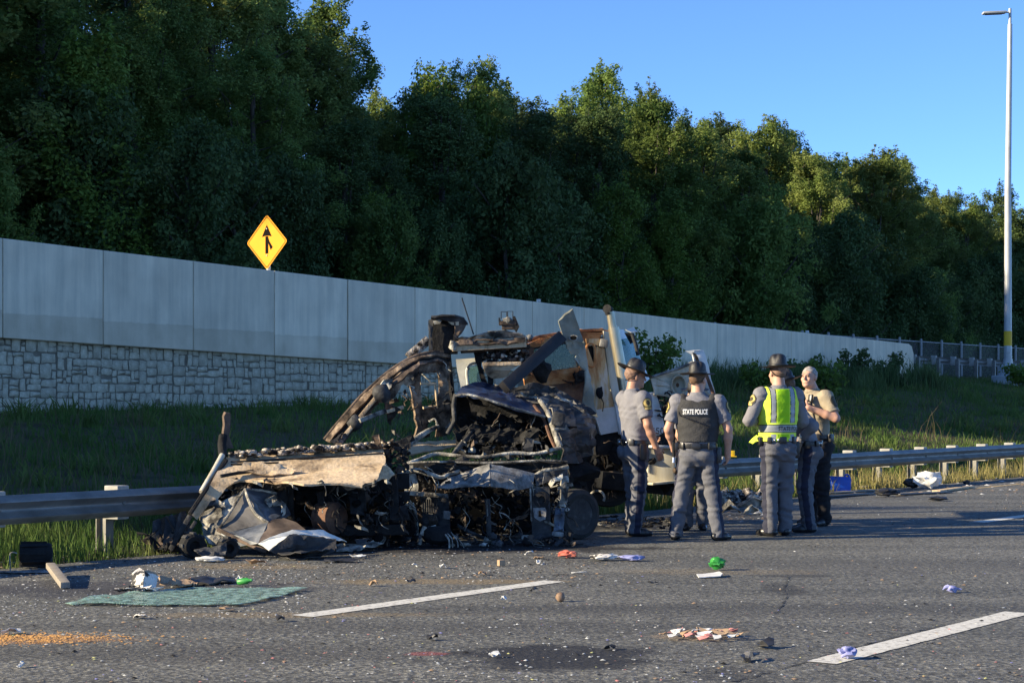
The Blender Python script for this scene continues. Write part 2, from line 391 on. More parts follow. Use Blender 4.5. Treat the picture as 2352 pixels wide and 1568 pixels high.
def make_panel_material():
    """cast parapet: smoother pale upper face, darker rougher pour below a ragged line, drip streaks"""
    m = bpy.data.materials.new('parapet'); m.use_nodes = True; MATS['parapet'] = m
    nt = m.node_tree; L = nt.links.new; bs = nt.nodes['Principled BSDF']
    tc = node(nt, 'ShaderNodeTexCoord'); co = tc.outputs['Object']; oi = node(nt, 'ShaderNodeObjectInfo')
    ofs = node(nt, 'ShaderNodeVectorMath', operation='ADD'); mu = node(nt, 'ShaderNodeMath', operation='MULTIPLY'); L(oi.outputs['Random'], mu.inputs[0]); mu.inputs[1].default_value = 50
    L(co, ofs.inputs[0]); L(mu.outputs[0], ofs.inputs[1])
    st = node(nt, 'ShaderNodeMapping'); st.inputs['Scale'].default_value = (3.2, 3.2, 0.22); L(ofs.outputs[0], st.inputs[0])
    n1 = node(nt, 'ShaderNodeTexNoise'); n1.inputs['Scale'].default_value = 1.6; n1.inputs['Detail'].default_value = 8; n1.inputs['Roughness'].default_value = 0.65; L(st.outputs[0], n1.inputs['Vector'])
    n2 = node(nt, 'ShaderNodeTexNoise'); n2.inputs['Scale'].default_value = 1.4; n2.inputs['Detail'].default_value = 6; L(ofs.outputs[0], n2.inputs['Vector'])
    n3 = node(nt, 'ShaderNodeTexNoise'); n3.inputs['Scale'].default_value = 5; n3.inputs['Detail'].default_value = 7; n3.inputs['Roughness'].default_value = 0.7; L(ofs.outputs[0], n3.inputs['Vector'])
    sp = node(nt, 'ShaderNodeSeparateXYZ'); L(co, sp.inputs[0])
    zz = node(nt, 'ShaderNodeMath', operation='MULTIPLY_ADD'); L(n3.outputs[0], zz.inputs[0]); zz.inputs[1].default_value = 0.10; L(sp.outputs[2], zz.inputs[2])
    low = node(nt, 'ShaderNodeMapRange'); low.inputs[1].default_value = 0.575; low.inputs[2].default_value = 0.555; L(zz.outputs[0], low.inputs[0])
    up = node(nt, 'ShaderNodeValToRGB'); up.color_ramp.elements[0].position = 0.28; up.color_ramp.elements[0].color = (0.58, 0.525, 0.405, 1); up.color_ramp.elements[1].position = 0.62; up.color_ramp.elements[1].color = (0.78, 0.68, 0.51, 1)
    L(n1.outputs[0], up.inputs[0])
    lw = node(nt, 'ShaderNodeValToRGB'); lw.color_ramp.elements[0].position = 0.3; lw.color_ramp.elements[0].color = (0.52, 0.445, 0.32, 1); lw.color_ramp.elements[1].position = 0.7; lw.color_ramp.elements[1].color = (0.68, 0.59, 0.44, 1)
    av = node(nt, 'ShaderNodeMath', operation='ADD'); L(n1.outputs[0], av.inputs[0]); L(n2.outputs[0], av.inputs[1]); hv = node(nt, 'ShaderNodeMath', operation='MULTIPLY'); L(av.outputs[0], hv.inputs[0]); hv.inputs[1].default_value = 0.5
    L(hv.outputs[0], lw.inputs[0])
    mx = node(nt, 'ShaderNodeMix', data_type='RGBA'); L(low.outputs[0], mx.inputs[0]); L(up.outputs[0], mx.inputs[6]); L(lw.outputs[0], mx.inputs[7])
    gr = node(nt, 'ShaderNodeMapRange'); gr.inputs[1].default_value = 0.25; gr.inputs[2].default_value = 0.75; gr.inputs[3].default_value = 0.86; gr.inputs[4].default_value = 1.1; L(n2.outputs[0], gr.inputs[0])
    rr = node(nt, 'ShaderNodeMapRange'); rr.inputs[3].default_value = 0.93; rr.inputs[4].default_value = 1.06; L(oi.outputs['Random'], rr.inputs[0])
    m2 = node(nt, 'ShaderNodeMath', operation='MULTIPLY'); L(gr.outputs[0], m2.inputs[0]); L(rr.outputs[0], m2.inputs[1])
    sc = node(nt, 'ShaderNodeVectorMath', operation='SCALE'); L(mx.outputs[2], sc.inputs[0]); L(m2.outputs[0], sc.inputs['Scale'])
    L(sc.outputs[0], bs.inputs['Base Color']); bs.inputs['Roughness'].default_value = 0.92; bs.inputs['Specular IOR Level'].default_value = 0.2
    bn = node(nt, 'ShaderNodeBump'); bn.inputs['Strength'].default_value = 0.35; bn.inputs['Distance'].default_value = 0.02; L(n3.outputs[0], bn.inputs['Height']); L(bn.outputs[0], bs.inputs['Normal'])
make_panel_material()

# ---------------------------------------------------------------- terrain, road, ramp
WALL_O = 27.6
def wall_top(s): return lerp_tab([(8, 4.8), (22, 4.50), (24.84, 4.43), (38.8, 4.10), (49, 3.86), (63.9, 3.6)], s)
def ramp_z(s): return max(2.5, wall_top(s) - 1.05) if s < 64 else 2.5
def bank_top(s): return lerp_tab([(-30, 1.0), (8, 1.2), (22, 1.25), (33, 1.42), (51, 2.08), (62, 2.30), (67, 2.36), (120, 2.36)], s)
def ground_z(s, o):
    if o <= 13.5: return -0.03
    if o < WALL_O + 0.2:
        t = (o - 13.5) / (WALL_O + 0.1 - 13.5); t = min(1, max(0, t)); p = 0.35 * t + 0.65 * t * t * (3 - 2 * t)
        n = 0.12 * mnoise.noise(Vector((s * 0.25, o * 0.25, 0))) * math.sin(math.pi * t)
        return -0.03 + p * (bank_top(s) + 0.03) + n
    z = ramp_z(s)
    if o > 37: z += min(2.0, (o - 37) * 0.06)
    return z - 0.02
def make_ground():
    ss = [-2500, -600, -150, -60, -30, -10] + list(range(0, 102, 2)) + [110, 130, 160, 220, 400, 900, 2500]
    os_ = [-2500, -300, -60, -14, 0, 10, 13.3] + [13.5 + i * 0.88 for i in range(17)] + [WALL_O + 0.19, WALL_O + 0.3, 30, 37, 42, 50, 60, 80, 150, 500, 2500]
    os_ = sorted(set(round(x, 3) for x in os_))
    mb = MB(); vs = [R(s, o, ground_z(s, o)) for s in ss for o in os_]; n = len(os_)
    fs = [(i * n + j, (i + 1) * n + j, (i + 1) * n + j + 1, i * n + j + 1) for i in range(len(ss) - 1) for j in range(n - 1)]
    mb.add(vs, fs); return structure('ground', mb, 'soil', 3.2)
make_ground()
def strip(s0, s1, o0, o1, z): return [R(s0, o0, z), R(s1, o0, z), R(s1, o1, z), R(s0, o1, z)]
mb = MB()
ss = [-300, -100, -30, 0, 10, 20, 30, 40, 60, 100, 300, 900]
for a, b in zip(ss, ss[1:]): mb.add(strip(a, b, -13, 13.05, 0.0), [(0, 1, 2, 3)])
structure('road', mb, 'asphalt')
mb = MB()
for a, b in zip(range(-40, 140, 4), range(-36, 144, 4)):
    mb.add([R(a, 28.3, ramp_z(a) + 0.01), R(b, 28.3, ramp_z(b) + 0.01), R(b, 34.4, ramp_z(b) + 0.01), R(a, 34.4, ramp_z(a) + 0.01)], [(0, 1, 2, 3)])
structure('ramp_road', mb, 'ramp_asphalt')
for o in (4.62, 8.50):
    for k in range(-1, 6):
        s0 = 9.42 + 12.19 * k; n = 26; L_, Rr = [], []
        for i in range(n + 1):
            s = s0 + 3.05 * i / n
            L_.append(R(s, o - 0.098 + 0.008 * mnoise.noise(Vector((s * 9, o, 1))), 0.004)); Rr.append(R(s, o + 0.098 + 0.008 * mnoise.noise(Vector((s * 9, o, 7))), 0.004))
        mb = MB(); mb.add(L_ + Rr, [(i, i + 1, n + 2 + i, n + 1 + i) for i in range(n)])
        structure('lane_dash', mb, 'white_paint')
mb = MB()
r_ = random.Random(3)
for a in [x * 0.5 for x in range(-40, 320)]:
    if 9.0 < a < 27.0 or (a < 12 and r_.random() < 0.45): continue
    mb.add(strip(a, a + 0.5, 11.86 + r_.uniform(-.008, .008), 11.98 + r_.uniform(-.012, .008), 0.004), [(0, 1, 2, 3)])
structure('edge_line', mb, 'yellow_paint')
def crack(pts, w, seed):
    mb = MB(); vs = []; r = random.Random(seed)
    ps = [Vector(p) for p in pts]; q = []
    for a, b in zip(ps, ps[1:]):
        for k in range(12): q.append(a.lerp(b, k / 12) + Vector((r.uniform(-.012, .012), r.uniform(-.03, .03), 0)))
    for p in q:
        ww = w * r.uniform(0.3, 1.3); vs += [p + Vector((0, ww, 0.004)), p + Vector((0, -ww, 0.004))]
    mb.add(vs, [(2 * i, 2 * i + 1, 2 * i + 3, 2 * i + 2) for i in range(len(q) - 1)]); return mb
mat('crack_tar', [(0.012, 0.012, 0.012)], rough=0.7)
structure('road_crack', crack([G(1680, 1566), G(1790, 1538), G(1880, 1510), G(1960, 1488), G(2100, 1452), G(2200, 1430)], 0.012, 1), 'crack_tar')
structure('road_crack', crack([G(1812, 1325), G(1800, 1352), G(1808, 1372), G(1790, 1395), G(1780, 1412)], 0.02, 2), 'crack_tar')

# ---------------------------------------------------------------- retaining wall
def build_wall():
    S0, PL, NP = 24.84 - 2.44 * 6, 2.44, 22
    S1 = S0 + PL * NP
    root = thing('retaining_wall', 'pale concrete parapet wall above grey ashlar stone facing along the ramp', 'wall', R(S0, WALL_O, 0))
    H_ = 1.84
    for k in range(NP):
        a, b = S0 + PL * k + 0.008, S0 + PL * (k + 1) - (0.008 if k != 8 else 0.03)
        za, zb = wall_top(a), wall_top(b)
        o0, o1 = WALL_O, WALL_O + 0.38
        bm = bmesh.new()
        last = k == NP - 1
        prof = [(a, za - H_), (b, zb - H_), (b, zb)] + [(a, za)] if not last else [(a, za - H_), (b, zb - H_), (b, zb - 0.36), (b - 0.16, zb - 0.08), (b - 0.42, zb), (a, za)]
        fr = [bm.verts.new(R(s, o0, z)) for s, z in prof]; bk = [bm.verts.new(R(s, o1, z)) for s, z in prof]; n = len(prof)
        bm.faces.new(fr); bm.faces.new(bk[::-1])
        for i in range(n): bm.faces.new([fr[i], bk[i], bk[(i + 1) % n], fr[(i + 1) % n]][::-1])
        bmesh.ops.recalc_face_normals(bm, faces=list(bm.faces))
        bmesh.ops.bevel(bm, geom=list(bm.edges), offset=0.012, segments=1, affect='EDGES')
        base = R((a + b) / 2, WALL_O, min(za, zb) - H_)
        m2 = MB().bm(bm, Matrix.Translation(-base))
        o = bpy.data.objects.new('panel', to_mesh('panel', m2, 'parapet')); COL.objects.link(o); o.parent = root
        o.location = base - Vector(root.location)
    # stone facing: backing slab and single stones
    fo = WALL_O + 0.17
    mb = MB()
    for k in range(NP):
        a, b = S0 + PL * k, S0 + PL * (k + 1)
        za, zb = wall_top(a) - H_ + 0.05, wall_top(b) - H_ + 0.05
        mb.hexa([R(a, fo, 0.2), R(b, fo, 0.2), R(b, fo, zb), R(a, fo, za)], [R(a, fo + 0.2, 0.2), R(b, fo + 0.2, 0.2), R(b, fo + 0.2, zb), R(a, fo + 0.2, za)])
    part('facing_slab', mb, 'mortar', root)
    r = random.Random(31); stones = []
    PW = 3.05; p0 = 20.75 - PW * 1       # facing panels 3.05 m long with straight joints between
    def cell(s0, s1, z0, z1, depth):
        w, h = s1 - s0, z1 - z0; lim = r.choice([0.035, 0.05, 0.07, 0.09, 0.13])
        if (w * h < lim and w < h * 3.4 and h < w * 1.7 and h < 0.40) or depth > 9 or (w < 0.2 and h < 0.2):
            stones.append((s0, s1, z0, z1)); return
        if h > w * 1.2 or (h > w * 0.55 and r.random() < 0.5) or h > 0.5:
            t = z0 + h * r.uniform(0.28, 0.72); cell(s0, s1, z0, t, depth + 1); cell(s0, s1, t, z1, depth + 1)
        else:
            t = s0 + w * r.uniform(0.25, 0.75); cell(s0, t, z0, z1, depth + 1); cell(t, s1, z0, z1, depth + 1)
    for k in range(7):
        a = p0 + PW * k
        if a > 40: break
        ztop = wall_top(a + PW / 2) - H_ + 0.1
        cell(a + 0.012, a + PW - 0.012, 0.55, ztop, 0)
    vis = 0; stones = [q for q in stones if q[3] > ground_z((q[0] + q[1]) / 2, WALL_O) - 0.05]
    for (s0, s1, z0, z1) in stones:
        g = 0.009; w, h = s1 - s0 - 2 * g, z1 - z0 - 2 * g
        if w < 0.05 or h < 0.05: continue
        c = R((s0 + s1) / 2, fo, (z0 + z1) / 2); nx = 3 if w > 0.2 else 2; nz_ = 3 if h > 0.16 else 2
        vs = []; k_ = r.uniform(0, 99)
        for j in range(nz_ + 1):
            for i in range(nx + 1):
                x = -w / 2 + w * i / nx; z = -h / 2 + h * j / nz_
                e = (i in (0, nx)) or (j in (0, nz_))
                pr = 0.018 if e else 0.055 + 0.03 * mnoise.noise(Vector((x * 6, z * 6, k_)))
                if e: x += 0.03 * mnoise.noise(Vector((x * 7, z * 7, k_ + 5))); z += 0.034 * mnoise.noise(Vector((x * 7, z * 7, k_ + 9)))
                if (i in (0, nx)) and (j in (0, nz_)): x *= 0.96; z *= 0.94
                vs.append(RD * x - RN * pr + Vector((0, 0, z)))
        nf = len(vs); bd = [i for i in range(nx + 1)] + [(nx + 1) * (j + 1) - 1 for j in range(1, nz_ + 1)] + [(nx + 1) * nz_ + i for i in range(nx - 1, -1, -1)] + [(nx + 1) * j for j in range(nz_ - 1, 0, -1)]
        fs = [(j * (nx + 1) + i, j * (nx + 1) + i + 1, (j + 1) * (nx + 1) + i + 1, (j + 1) * (nx + 1) + i) for j in range(nz_) for i in range(nx)]
        back = [v + RN * (0.018 + 0.02) for v in (vs[i] for i in bd)]
        fs += [(bd[(q + 1) % len(bd)], bd[q], nf + q, nf + (q + 1) % len(bd)) for q in range(len(bd))]
        m2 = MB().add(vs + back, fs)
        o = bpy.data.objects.new('stone', to_mesh('stone', m2, 'stone', 0.9)); COL.objects.link(o); o.parent = root; o.location = c - Vector(root.location)
        vis += 1
    # utility box near the end of the wall
    bx = MB(); c = P(2052, 824, 66.5)
    bx.box(c, (0.26, 0.2, 0.42), bevel=0.02); bx.box(c + Vector((0.02, 0.03, -0.36)), (0.08, 0.08, 0.5)); bx.box(c + Vector((0.14, -0.02, 0.12)), (0.2, 0.22, 0.08))
    single('junction_box', bx, 'fence_post', 'small grey junction box fixed near the end of the concrete wall', 'box')
    for (u, v, lab) in ((1237, 696, 'white reflector block on the wall top above the burnt wreck'), (1854, 765, 'white reflector block on the wall top above the two right-hand officers')):
        t = (u - CX) / FOC; Y = (WALL_O + 0.15) / (RN.y + RN.x * t); p = P(u, v, Y); s, o = so(p); z = wall_top(s)
        m2 = MB(); m2.box((p.x, p.y, z + 0.045), (0.11, 0.1, 0.1), bevel=0.01); m2.box((p.x, p.y, z + 0.004), (0.15, 0.14, 0.012))
        single('reflector_block', m2, 'white_paint', lab, 'reflector', 'reflector blocks on the wall')
    print('stones', vis)
build_wall()

# ---------------------------------------------------------------- guardrails
RAIL_O = 13.42
def rail_profile(h):   # W-beam: (out, z) on a beam h tall
    return [(0.0, 0.0), (0.008, 0.04), (0.075, 0.17), (0.08, 0.24), (0.015, 0.40), (0.0, 0.47), (0.0, 0.53), (0.015, 0.60), (0.08, 0.76), (0.075, 0.83), (0.008, 0.96), (0.0, 1.0)], h
def w_beam(s0, s1, o, z0, h, side, zf, step=4.44):
    pr, hh = rail_profile(h); mb = MB(); s = s0; k = 0
    while s < s1 - 0.01:
        e = min(s + step, s1) ; lap = 0.0 if k % 2 else 0.006
        vs = []
        for q in (s - 0.15, e + 0.15):
            for (d, z) in pr: vs.append(R(q, o + side * (d + lap), zf(q) + z0 + z * hh))
            for (d, z) in pr: vs.append(R(q, o + side * (d + lap - 0.004), zf(q) + z0 + z * hh))
        n = len(pr); m = 2 * n
        fs = [(i, i + 1, m + i + 1, m + i) for i in range(n - 1)] + [(n + i + 1, n + i, m + n + i, m + n + i + 1) for i in range(n - 1)]
        fs += [(0, m, m + n, n), (n - 1, 2 * n - 1, m + 2 * n - 1, m + n - 1)]
        mb.add(vs, fs); s = e; k += 1
    return mb
def post_mesh(h, d=0.1, w=0.13, t=0.012):
    mb = MB(); ax = RN
    M_ = Matrix(((RD.x, RN.x, 0), (RD.y, RN.y, 0), (0, 0, 1)))
    for y in (-w / 2, w / 2): mb.box(M_ @ Vector((0, y, h / 2)), (d, t, h), M_)
    mb.box((0, 0, h / 2 + 0.002), (t * 0.8, w - t, h - 0.01), M_)
    return to_mesh('post', mb, 'post_steel')
def block_mesh(w, d, h):
    mb = MB(); M_ = Matrix(((RD.x, RN.x, 0), (RD.y, RN.y, 0), (0, 0, 1)))
    mb.box((0, 0, 0), (w, d, h), M_, bevel=0.012); return to_mesh('block', mb, 'block_plastic')
def bolt_mesh():
    mb = MB(); M_ = Matrix(((RD.x, RN.x, 0), (RD.y, RN.y, 0), (0, 0, 1))).to_4x4() @ Matrix.Rotation(math.pi / 2, 4, 'X')
    mb.lathe([(0.022, 0), (0.022, 0.006), (0.012, 0.016)], 8, M_); return to_mesh('bolt', mb, 'galvanised')
def guardrail(label, s0, s1, o, top, bh, spacing, s_ref, side, zf, post_under=0.3):
    """side -1: beam faces the near road, +1: beam faces away"""
    root = thing('guardrail', label, 'guardrail', R(s_ref, o, 0))
    pm, bm_, bo = post_mesh(top + post_under - 0.06), block_mesh(0.15, 0.19, bh + 0.06), bolt_mesh()
    part('beam', w_beam(s0, s1, o, top - bh, bh, side, zf), 'galvanised', root, 0.9)
    k = math.ceil((s0 - s_ref) / spacing)
    base = Vector(root.location)
    while s_ref + k * spacing <= s1:
        s = s_ref + k * spacing; z = zf(s)
        for nm, me, p in (('block', bm_, R(s, o - side * 0.105, z + top - bh / 2 + 0.005)), ('post', pm, R(s, o - side * 0.275, z - post_under)), ('bolt', bo, R(s, o + side * 0.004, z + top - bh / 2))):
            ob = bpy.data.objects.new(nm, me); COL.objects.link(ob); ob.parent = root; ob.location = p - base
            if nm == 'bolt' and side > 0: ob.rotation_euler = (0, 0, math.pi)
        k += 1
    return root
guardrail('long galvanised guardrail along the road edge, running behind the burnt wreck', -2.0, 75.0, RAIL_O, 0.62, 0.265, 1.482, 12.34, -1, lambda s: 0.0, 0.35)
guardrail('galvanised guardrail seen from behind, beyond the rounded end of the concrete wall', 64.2, 118.0, WALL_O + 0.55, 0.72, 0.28, 1.9, 64.9, 1, lambda s: ramp_z(s), 0.6)

# ---------------------------------------------------------------- fence beyond the ramp
def chain_mesh_material():
    m = bpy.data.materials.new('chain_mesh'); m.use_nodes = True; MATS['chain_mesh'] = m
    nt = m.node_tree; bs = nt.nodes['Principled BSDF']; bs.inputs['Base Color'].default_value = (0.045, 0.05, 0.052, 1); bs.inputs['Roughness'].default_value = 0.6
    tr = node(nt, 'ShaderNodeBsdfTransparent'); mx = node(nt, 'ShaderNodeMixShader'); tc = node(nt, 'ShaderNodeTexCoord')
    br = node(nt, 'ShaderNodeTexChecker'); br.inputs['Scale'].default_value = 40; nt.links.new(tc.outputs['Object'], br.inputs[0])
    mr = node(nt, 'ShaderNodeMapRange'); mr.inputs[3].default_value = 0.18; mr.inputs[4].default_value = 0.5; nt.links.new(br.outputs[1], mr.inputs[0]); nt.links.new(mr.outputs[0], mx.inputs[0])
    nt.links.new(tr.outputs[0], mx.inputs[1]); nt.links.new(bs.outputs[0], mx.inputs[2]); nt.links.new(mx.outputs[0], nt.nodes['Material Output'].inputs[0])
chain_mesh_material()
def build_fence():
    FO = 35.0
    root = thing('mesh_fence', 'dark wire mesh fence on grey posts along the far side of the ramp', 'fence', R(55, FO, ramp_z(55)))
    ss = [50 + 2.45 * k for k in range(32)]; base = Vector(root.location)
    pm = MB(); pm.tube([(0, 0, -0.3), (0, 0, 1.92)], 0.06, 8); pm.tube([(0, 0, 1.92), (0, 0, 1.96)], [0.07, 0.03], 8); pme = to_mesh('post', pm, 'fence_post')
    for s in ss:
        o = bpy.data.objects.new('post', pme); COL.objects.link(o); o.parent = root; o.location = R(s, FO, ramp_z(s)) - base
    for a, b in zip(ss, ss[1:]):
        m2 = MB(); za, zb = ramp_z(a), ramp_z(b)
        m2.add([R(a, FO + 0.07, za + 0.05), R(b, FO + 0.07, zb + 0.05), R(b, FO + 0.07, zb + 1.8), R(a, FO + 0.07, za + 1.8)], [(0, 1, 2, 3)])
        part('mesh_panel', m2, 'chain_mesh', root)
        m2 = MB(); m2.tube([R(a, FO + 0.05, za + 1.82), R(b, FO + 0.05, zb + 1.82)], 0.025, 6); part('top_rail', m2, 'fence_post', root)
build_fence()

# ---------------------------------------------------------------- merge sign and lamp post
def build_sign():
    Y = 41.6; c = P(613, 556, Y); z0 = ramp_z(so(c)[0]) - 0.2
    root = thing('merge_sign', 'orange-yellow diamond merge sign with black arrow above the concrete wall', 'sign', (c.x, c.y, z0))
    d, e = 0.62, RD.cross(Vector((0, 0, 1)))     # e: horizontal axis in the sign plane (to the right seen from the front)
    n = -RD
    def q(x, y, k=0.0): return c + e * x + Vector((0, 0, y)) + n * k
    def rounded(sz, rad, k):
        out = []
        for i, (cx, cy) in enumerate(((sz, 0), (0, sz), (-sz, 0), (0, -sz))):
            a0 = math.radians(90 * i)
            m = 1 - rad * 1.41 / sz
            for t in (-35, -12, 12, 35): out.append(q(cx * m + rad * math.cos(a0 + math.radians(t)), cy * m + rad * math.sin(a0 + math.radians(t)), k))
        return out
    fr, bk = rounded(d, 0.06, 0), rounded(d, 0.06, -0.006); N_ = len(fr)
    m2 = MB(); m2.add(fr + bk, [tuple(range(N_)), tuple(range(2 * N_ - 1, N_ - 1, -1))] + [(i, N_ + i, N_ + (i + 1) % N_, (i + 1) % N_) for i in range(N_)]); part('sign_plate', m2, 'sign_yellow', root)
    a, b = rounded(d - 0.035, 0.05, 0.003), rounded(d - 0.055, 0.045, 0.003)
    m2 = MB(); m2.add(a + b, [(i, (i + 1) % N_, N_ + (i + 1) % N_, N_ + i) for i in range(N_)]); part('border', m2, 'sign_black', root)
    m2 = MB()
    m2.add([q(*p, 0.004) for p in ((-0.045, -0.26), (0.045, -0.26), (0.045, 0.13), (-0.045, 0.13))], [(0, 1, 2, 3)])
    m2.add([q(*p, 0.004) for p in ((-0.15, 0.12), (-0.045, 0.14), (0.045, 0.14), (0.15, 0.12), (0.0, 0.39))], [(0, 1, 2, 3, 4)])
    m2.add([q(*p, 0.0045) for p in ((0.045, -0.02), (0.045, 0.10), (0.075, 0.02), (0.18, -0.12), (0.115, -0.18))], [(0, 4, 3, 2, 1)])
    part('merge_arrow', m2, 'sign_black', root)
    for y in (0.3, -0.3):
        m2 = MB(); m2.tube([q(0, y, 0.002), q(0, y, 0.014)], 0.018, 8); part('bolt', m2, 'galvanised', root)
    m2 = MB(); m2.box((c.x + RD.x * 0.05, c.y + RD.y * 0.05, (z0 + c.z + 0.5) / 2), (0.075, 0.06, c.z + 0.5 - z0), Matrix.Rotation(math.atan2(RD.y, RD.x), 3, 'Z'), bevel=0.006); part('post', m2, 'white_paint', root)
build_sign()
def build_lamp():
    Y = 71.0; b = P(2315, 864, Y); t = P(2320, 20, Y)
    mb = MB(); mb.lathe([(0.62, -0.5), (0.62, 0.02), (0.58, 0.05), (0.34, 0.06), (0.34, 0.42), (0.30, 0.46)], 20, Matrix.Translation((b.x, b.y, b.z - 0.02)))
    root = thing('lamp_post', 'tall pale grey lamp post with one flat lamp head at the right edge', 'lamp post', (b.x, b.y, b.z))
    part('footing', mb, 'concrete', root, 0.6)
    mb = MB(); n = 16
    mb.tube([(b.x, b.y, b.z + 0.4), (b.x, b.y, b.z + 7), (t.x, t.y, t.z - 0.6)], [0.15, 0.125, 0.09], 16); part('pole', mb, 'pole_metal', root, 0.9)
    mb = MB(); mb.lathe([(0.23, 0), (0.23, 0.03), (0.18, 0.05), (0.17, 0.25)], 16, Matrix.Translation((b.x, b.y, b.z + 0.42))); part('base_flange', mb, 'pole_metal', root, 0.6)
    mb = MB(); mb.tube([(t.x, t.y, t.z - 0.62), (t.x, t.y, t.z)], [0.06, 0.055], 10); part('tenon', mb, 'pole_metal', root, 0.9)
    h = P(2256, 31, Y); a = Vector((t.x, t.y, t.z - 0.14))
    mb = MB(); mb.tube([a, a + (h - a) * 0.2], 0.035, 8); part('arm', mb, 'pole_metal', root, 0.9)
    d = (h - a).normalized(); side = d.cross(Vector((0, 0, 1))).normalized(); upv = side.cross(d)
    mb = MB(); c = a.lerp(h, 0.57); M_ = Matrix((d, side, upv)).transposed()
    mb.box(c, ((h - a).length * 0.84, 0.34, 0.09), M_, bevel=0.04); lh = part('lamp_head', mb, 'pole_metal', root, 0.6)
    mb = MB(); mb.box(c - upv * 0.05, ((h - a).length * 0.6, 0.26, 0.02), M_); part('lens', mb, 'fence_post', lh)
    mb = MB(); mb.box(Vector((b.x - 0.03, b.y - 0.15, b.z + 1.0)), (0.12, 0.03, 0.22), bevel=0.012); part('hand_hole_cover', mb, 'pole_metal', root, 0.6)
    mat('label_yellow', [(0.75, 0.45, 0.02)], rough=0.6)
    mb = MB(); q = P(2316, 777, Y); mb.lathe([(0.1525, -0.28), (0.1505, 0.28)], 16, Matrix.Translation((b.x, b.y, q.z)), capped=False); part('id_band', mb, 'label_yellow', root, 0.9)
build_lamp()

# ---------------------------------------------------------------- trees, shrubs, grass
def leaf_cloud(centers, radii, n, size, seed, up=0.35, aspect=0.62, squash=0.8):
    """n small rhombic leaf sprays spread over clumps; returns verts, faces"""
    r = np.random.default_rng(seed); C = np.array(centers); Rr = np.array(radii)
    w = Rr ** 1.7; idx = r.choice(len(C), n, p=w / w.sum())
    d = r.normal(size=(n, 3)); d /= np.linalg.norm(d, axis=1)[:, None]
    rad = Rr[idx] * (0.15 + 1.15 * r.random(n) ** 0.8)
    p = C[idx] + d * rad[:, None] * np.array([1, 1, squash])
    nr = d + r.normal(scale=0.7, size=(n, 3)); nr[:, 2] += up; nr /= np.linalg.norm(nr, axis=1)[:, None]
    a = np.cross(nr, r.normal(size=(n, 3))); a /= np.linalg.norm(a, axis=1)[:, None]; b = np.cross(nr, a)
    s = size * (0.55 + 0.9 * r.random(n)); a *= s[:, None]; b *= (s * aspect)[:, None]
    fold = nr * (s * 0.22)[:, None]
    v = np.stack([p - a, p - b * 0.9 + fold, p + a, p + b * 0.9 + fold], 1).reshape(-1, 3)
    return v, np.arange(4 * n).reshape(-1, 4)
def tree_proto(seed, H, W, base, nleaf, leaf, kind, mname):
    """H total height, W crown radius, base: height of the lowest foliage; kind: 'oval', 'spire', 'bush'"""
    r = random.Random(seed); cs, rs = [], []; mb = MB()
    lean = Vector((r.uniform(-.04, .04), r.uniform(-.04, .04), 1))
    tp = [lean * (H * k / 6) + Vector((r.uniform(-.12, .12), r.uniform(-.12, .12), 0)) * (k > 0) for k in range(7)]
    tr = [H * 0.012 * (1 - 0.14 * k) + 0.015 for k in range(7)]; mb.tube(tp[:6], tr[:6], 7)
    nl = {'oval': 46, 'spire': 46, 'bush': 26}[kind]
    for i in range(nl):
        t = (i + r.random()) / nl
        if kind == 'oval': env = W * (math.sin(math.pi * min(1, 0.14 + 0.80 * t)) ** 0.7)
        elif kind == 'spire': env = W * (1.0 - 0.6 * t ** 2.2)
        else: env = W * math.sqrt(max(0.05, 1 - (t * 0.95) ** 2))
        env *= r.uniform(0.45, 1.15); z = base + (H * 0.93 - base) * t
        a = i * 2.4 + r.uniform(-.6, .6); st = lean * max(0.3, z - env * r.uniform(0.5, 1.0))
        end = Vector((math.cos(a) * env, math.sin(a) * env, z)); mid = st.lerp(end, 0.55) + Vector((0, 0, -0.08 * env)); mb.tube([st, mid, end], [0.045 * H / 12 * (1.2 - t), 0.025, 0.01], 5)
        for j in range(7):
            f = r.uniform(0.3, 1.08); q = st.lerp(end, f) + Vector((r.gauss(0, .16), r.gauss(0, .16), r.gauss(0, .16))) * W * 0.55
            cs.append(q); rs.append(r.uniform(0.16, 0.46) * (1.25 - 0.45 * t))
            if r.random() < 0.4: cs.append(q + Vector((r.gauss(0, .1), r.gauss(0, .1), r.uniform(.3, .6)))); rs.append(r.uniform(0.12, 0.22))
    for j in range(9 if kind != 'bush' else 5):      # leading shoots that break the outline
        a = r.uniform(0, 6.28); q = math.sqrt(r.random()) if j else 0; rad = W * (0.62 if kind == 'oval' else 0.42) * q; zt = H * (1.0 - 0.16 * q * q - 0.05 * r.random()); ln = r.uniform(1.2, 2.6) * H / 14
        mb.tube([(math.cos(a) * rad * .6, math.sin(a) * rad * .6, zt - ln * 1.4), (math.cos(a) * rad, math.sin(a) * rad, zt)], [0.03, 0.006], 4)
        for m in range(9): f = m / 8; cs.append(Vector((math.cos(a) * rad + r.gauss(0, .14 * f + .03), math.sin(a) * rad + r.gauss(0, .14 * f + .03), zt - ln * f))); rs.append(0.07 + 0.26 * f * r.uniform(.7, 1.2))
    v, f = leaf_cloud([tuple(c) for c in cs], rs, nleaf, leaf, seed, squash=1.1)
    v[:, 2] = np.maximum(v[:, 2], 0.05)
    crown = np_mesh('crown', v, f, mname); trunk = to_mesh('trunk', mb, 'bark', 1.2)
    return trunk, crown
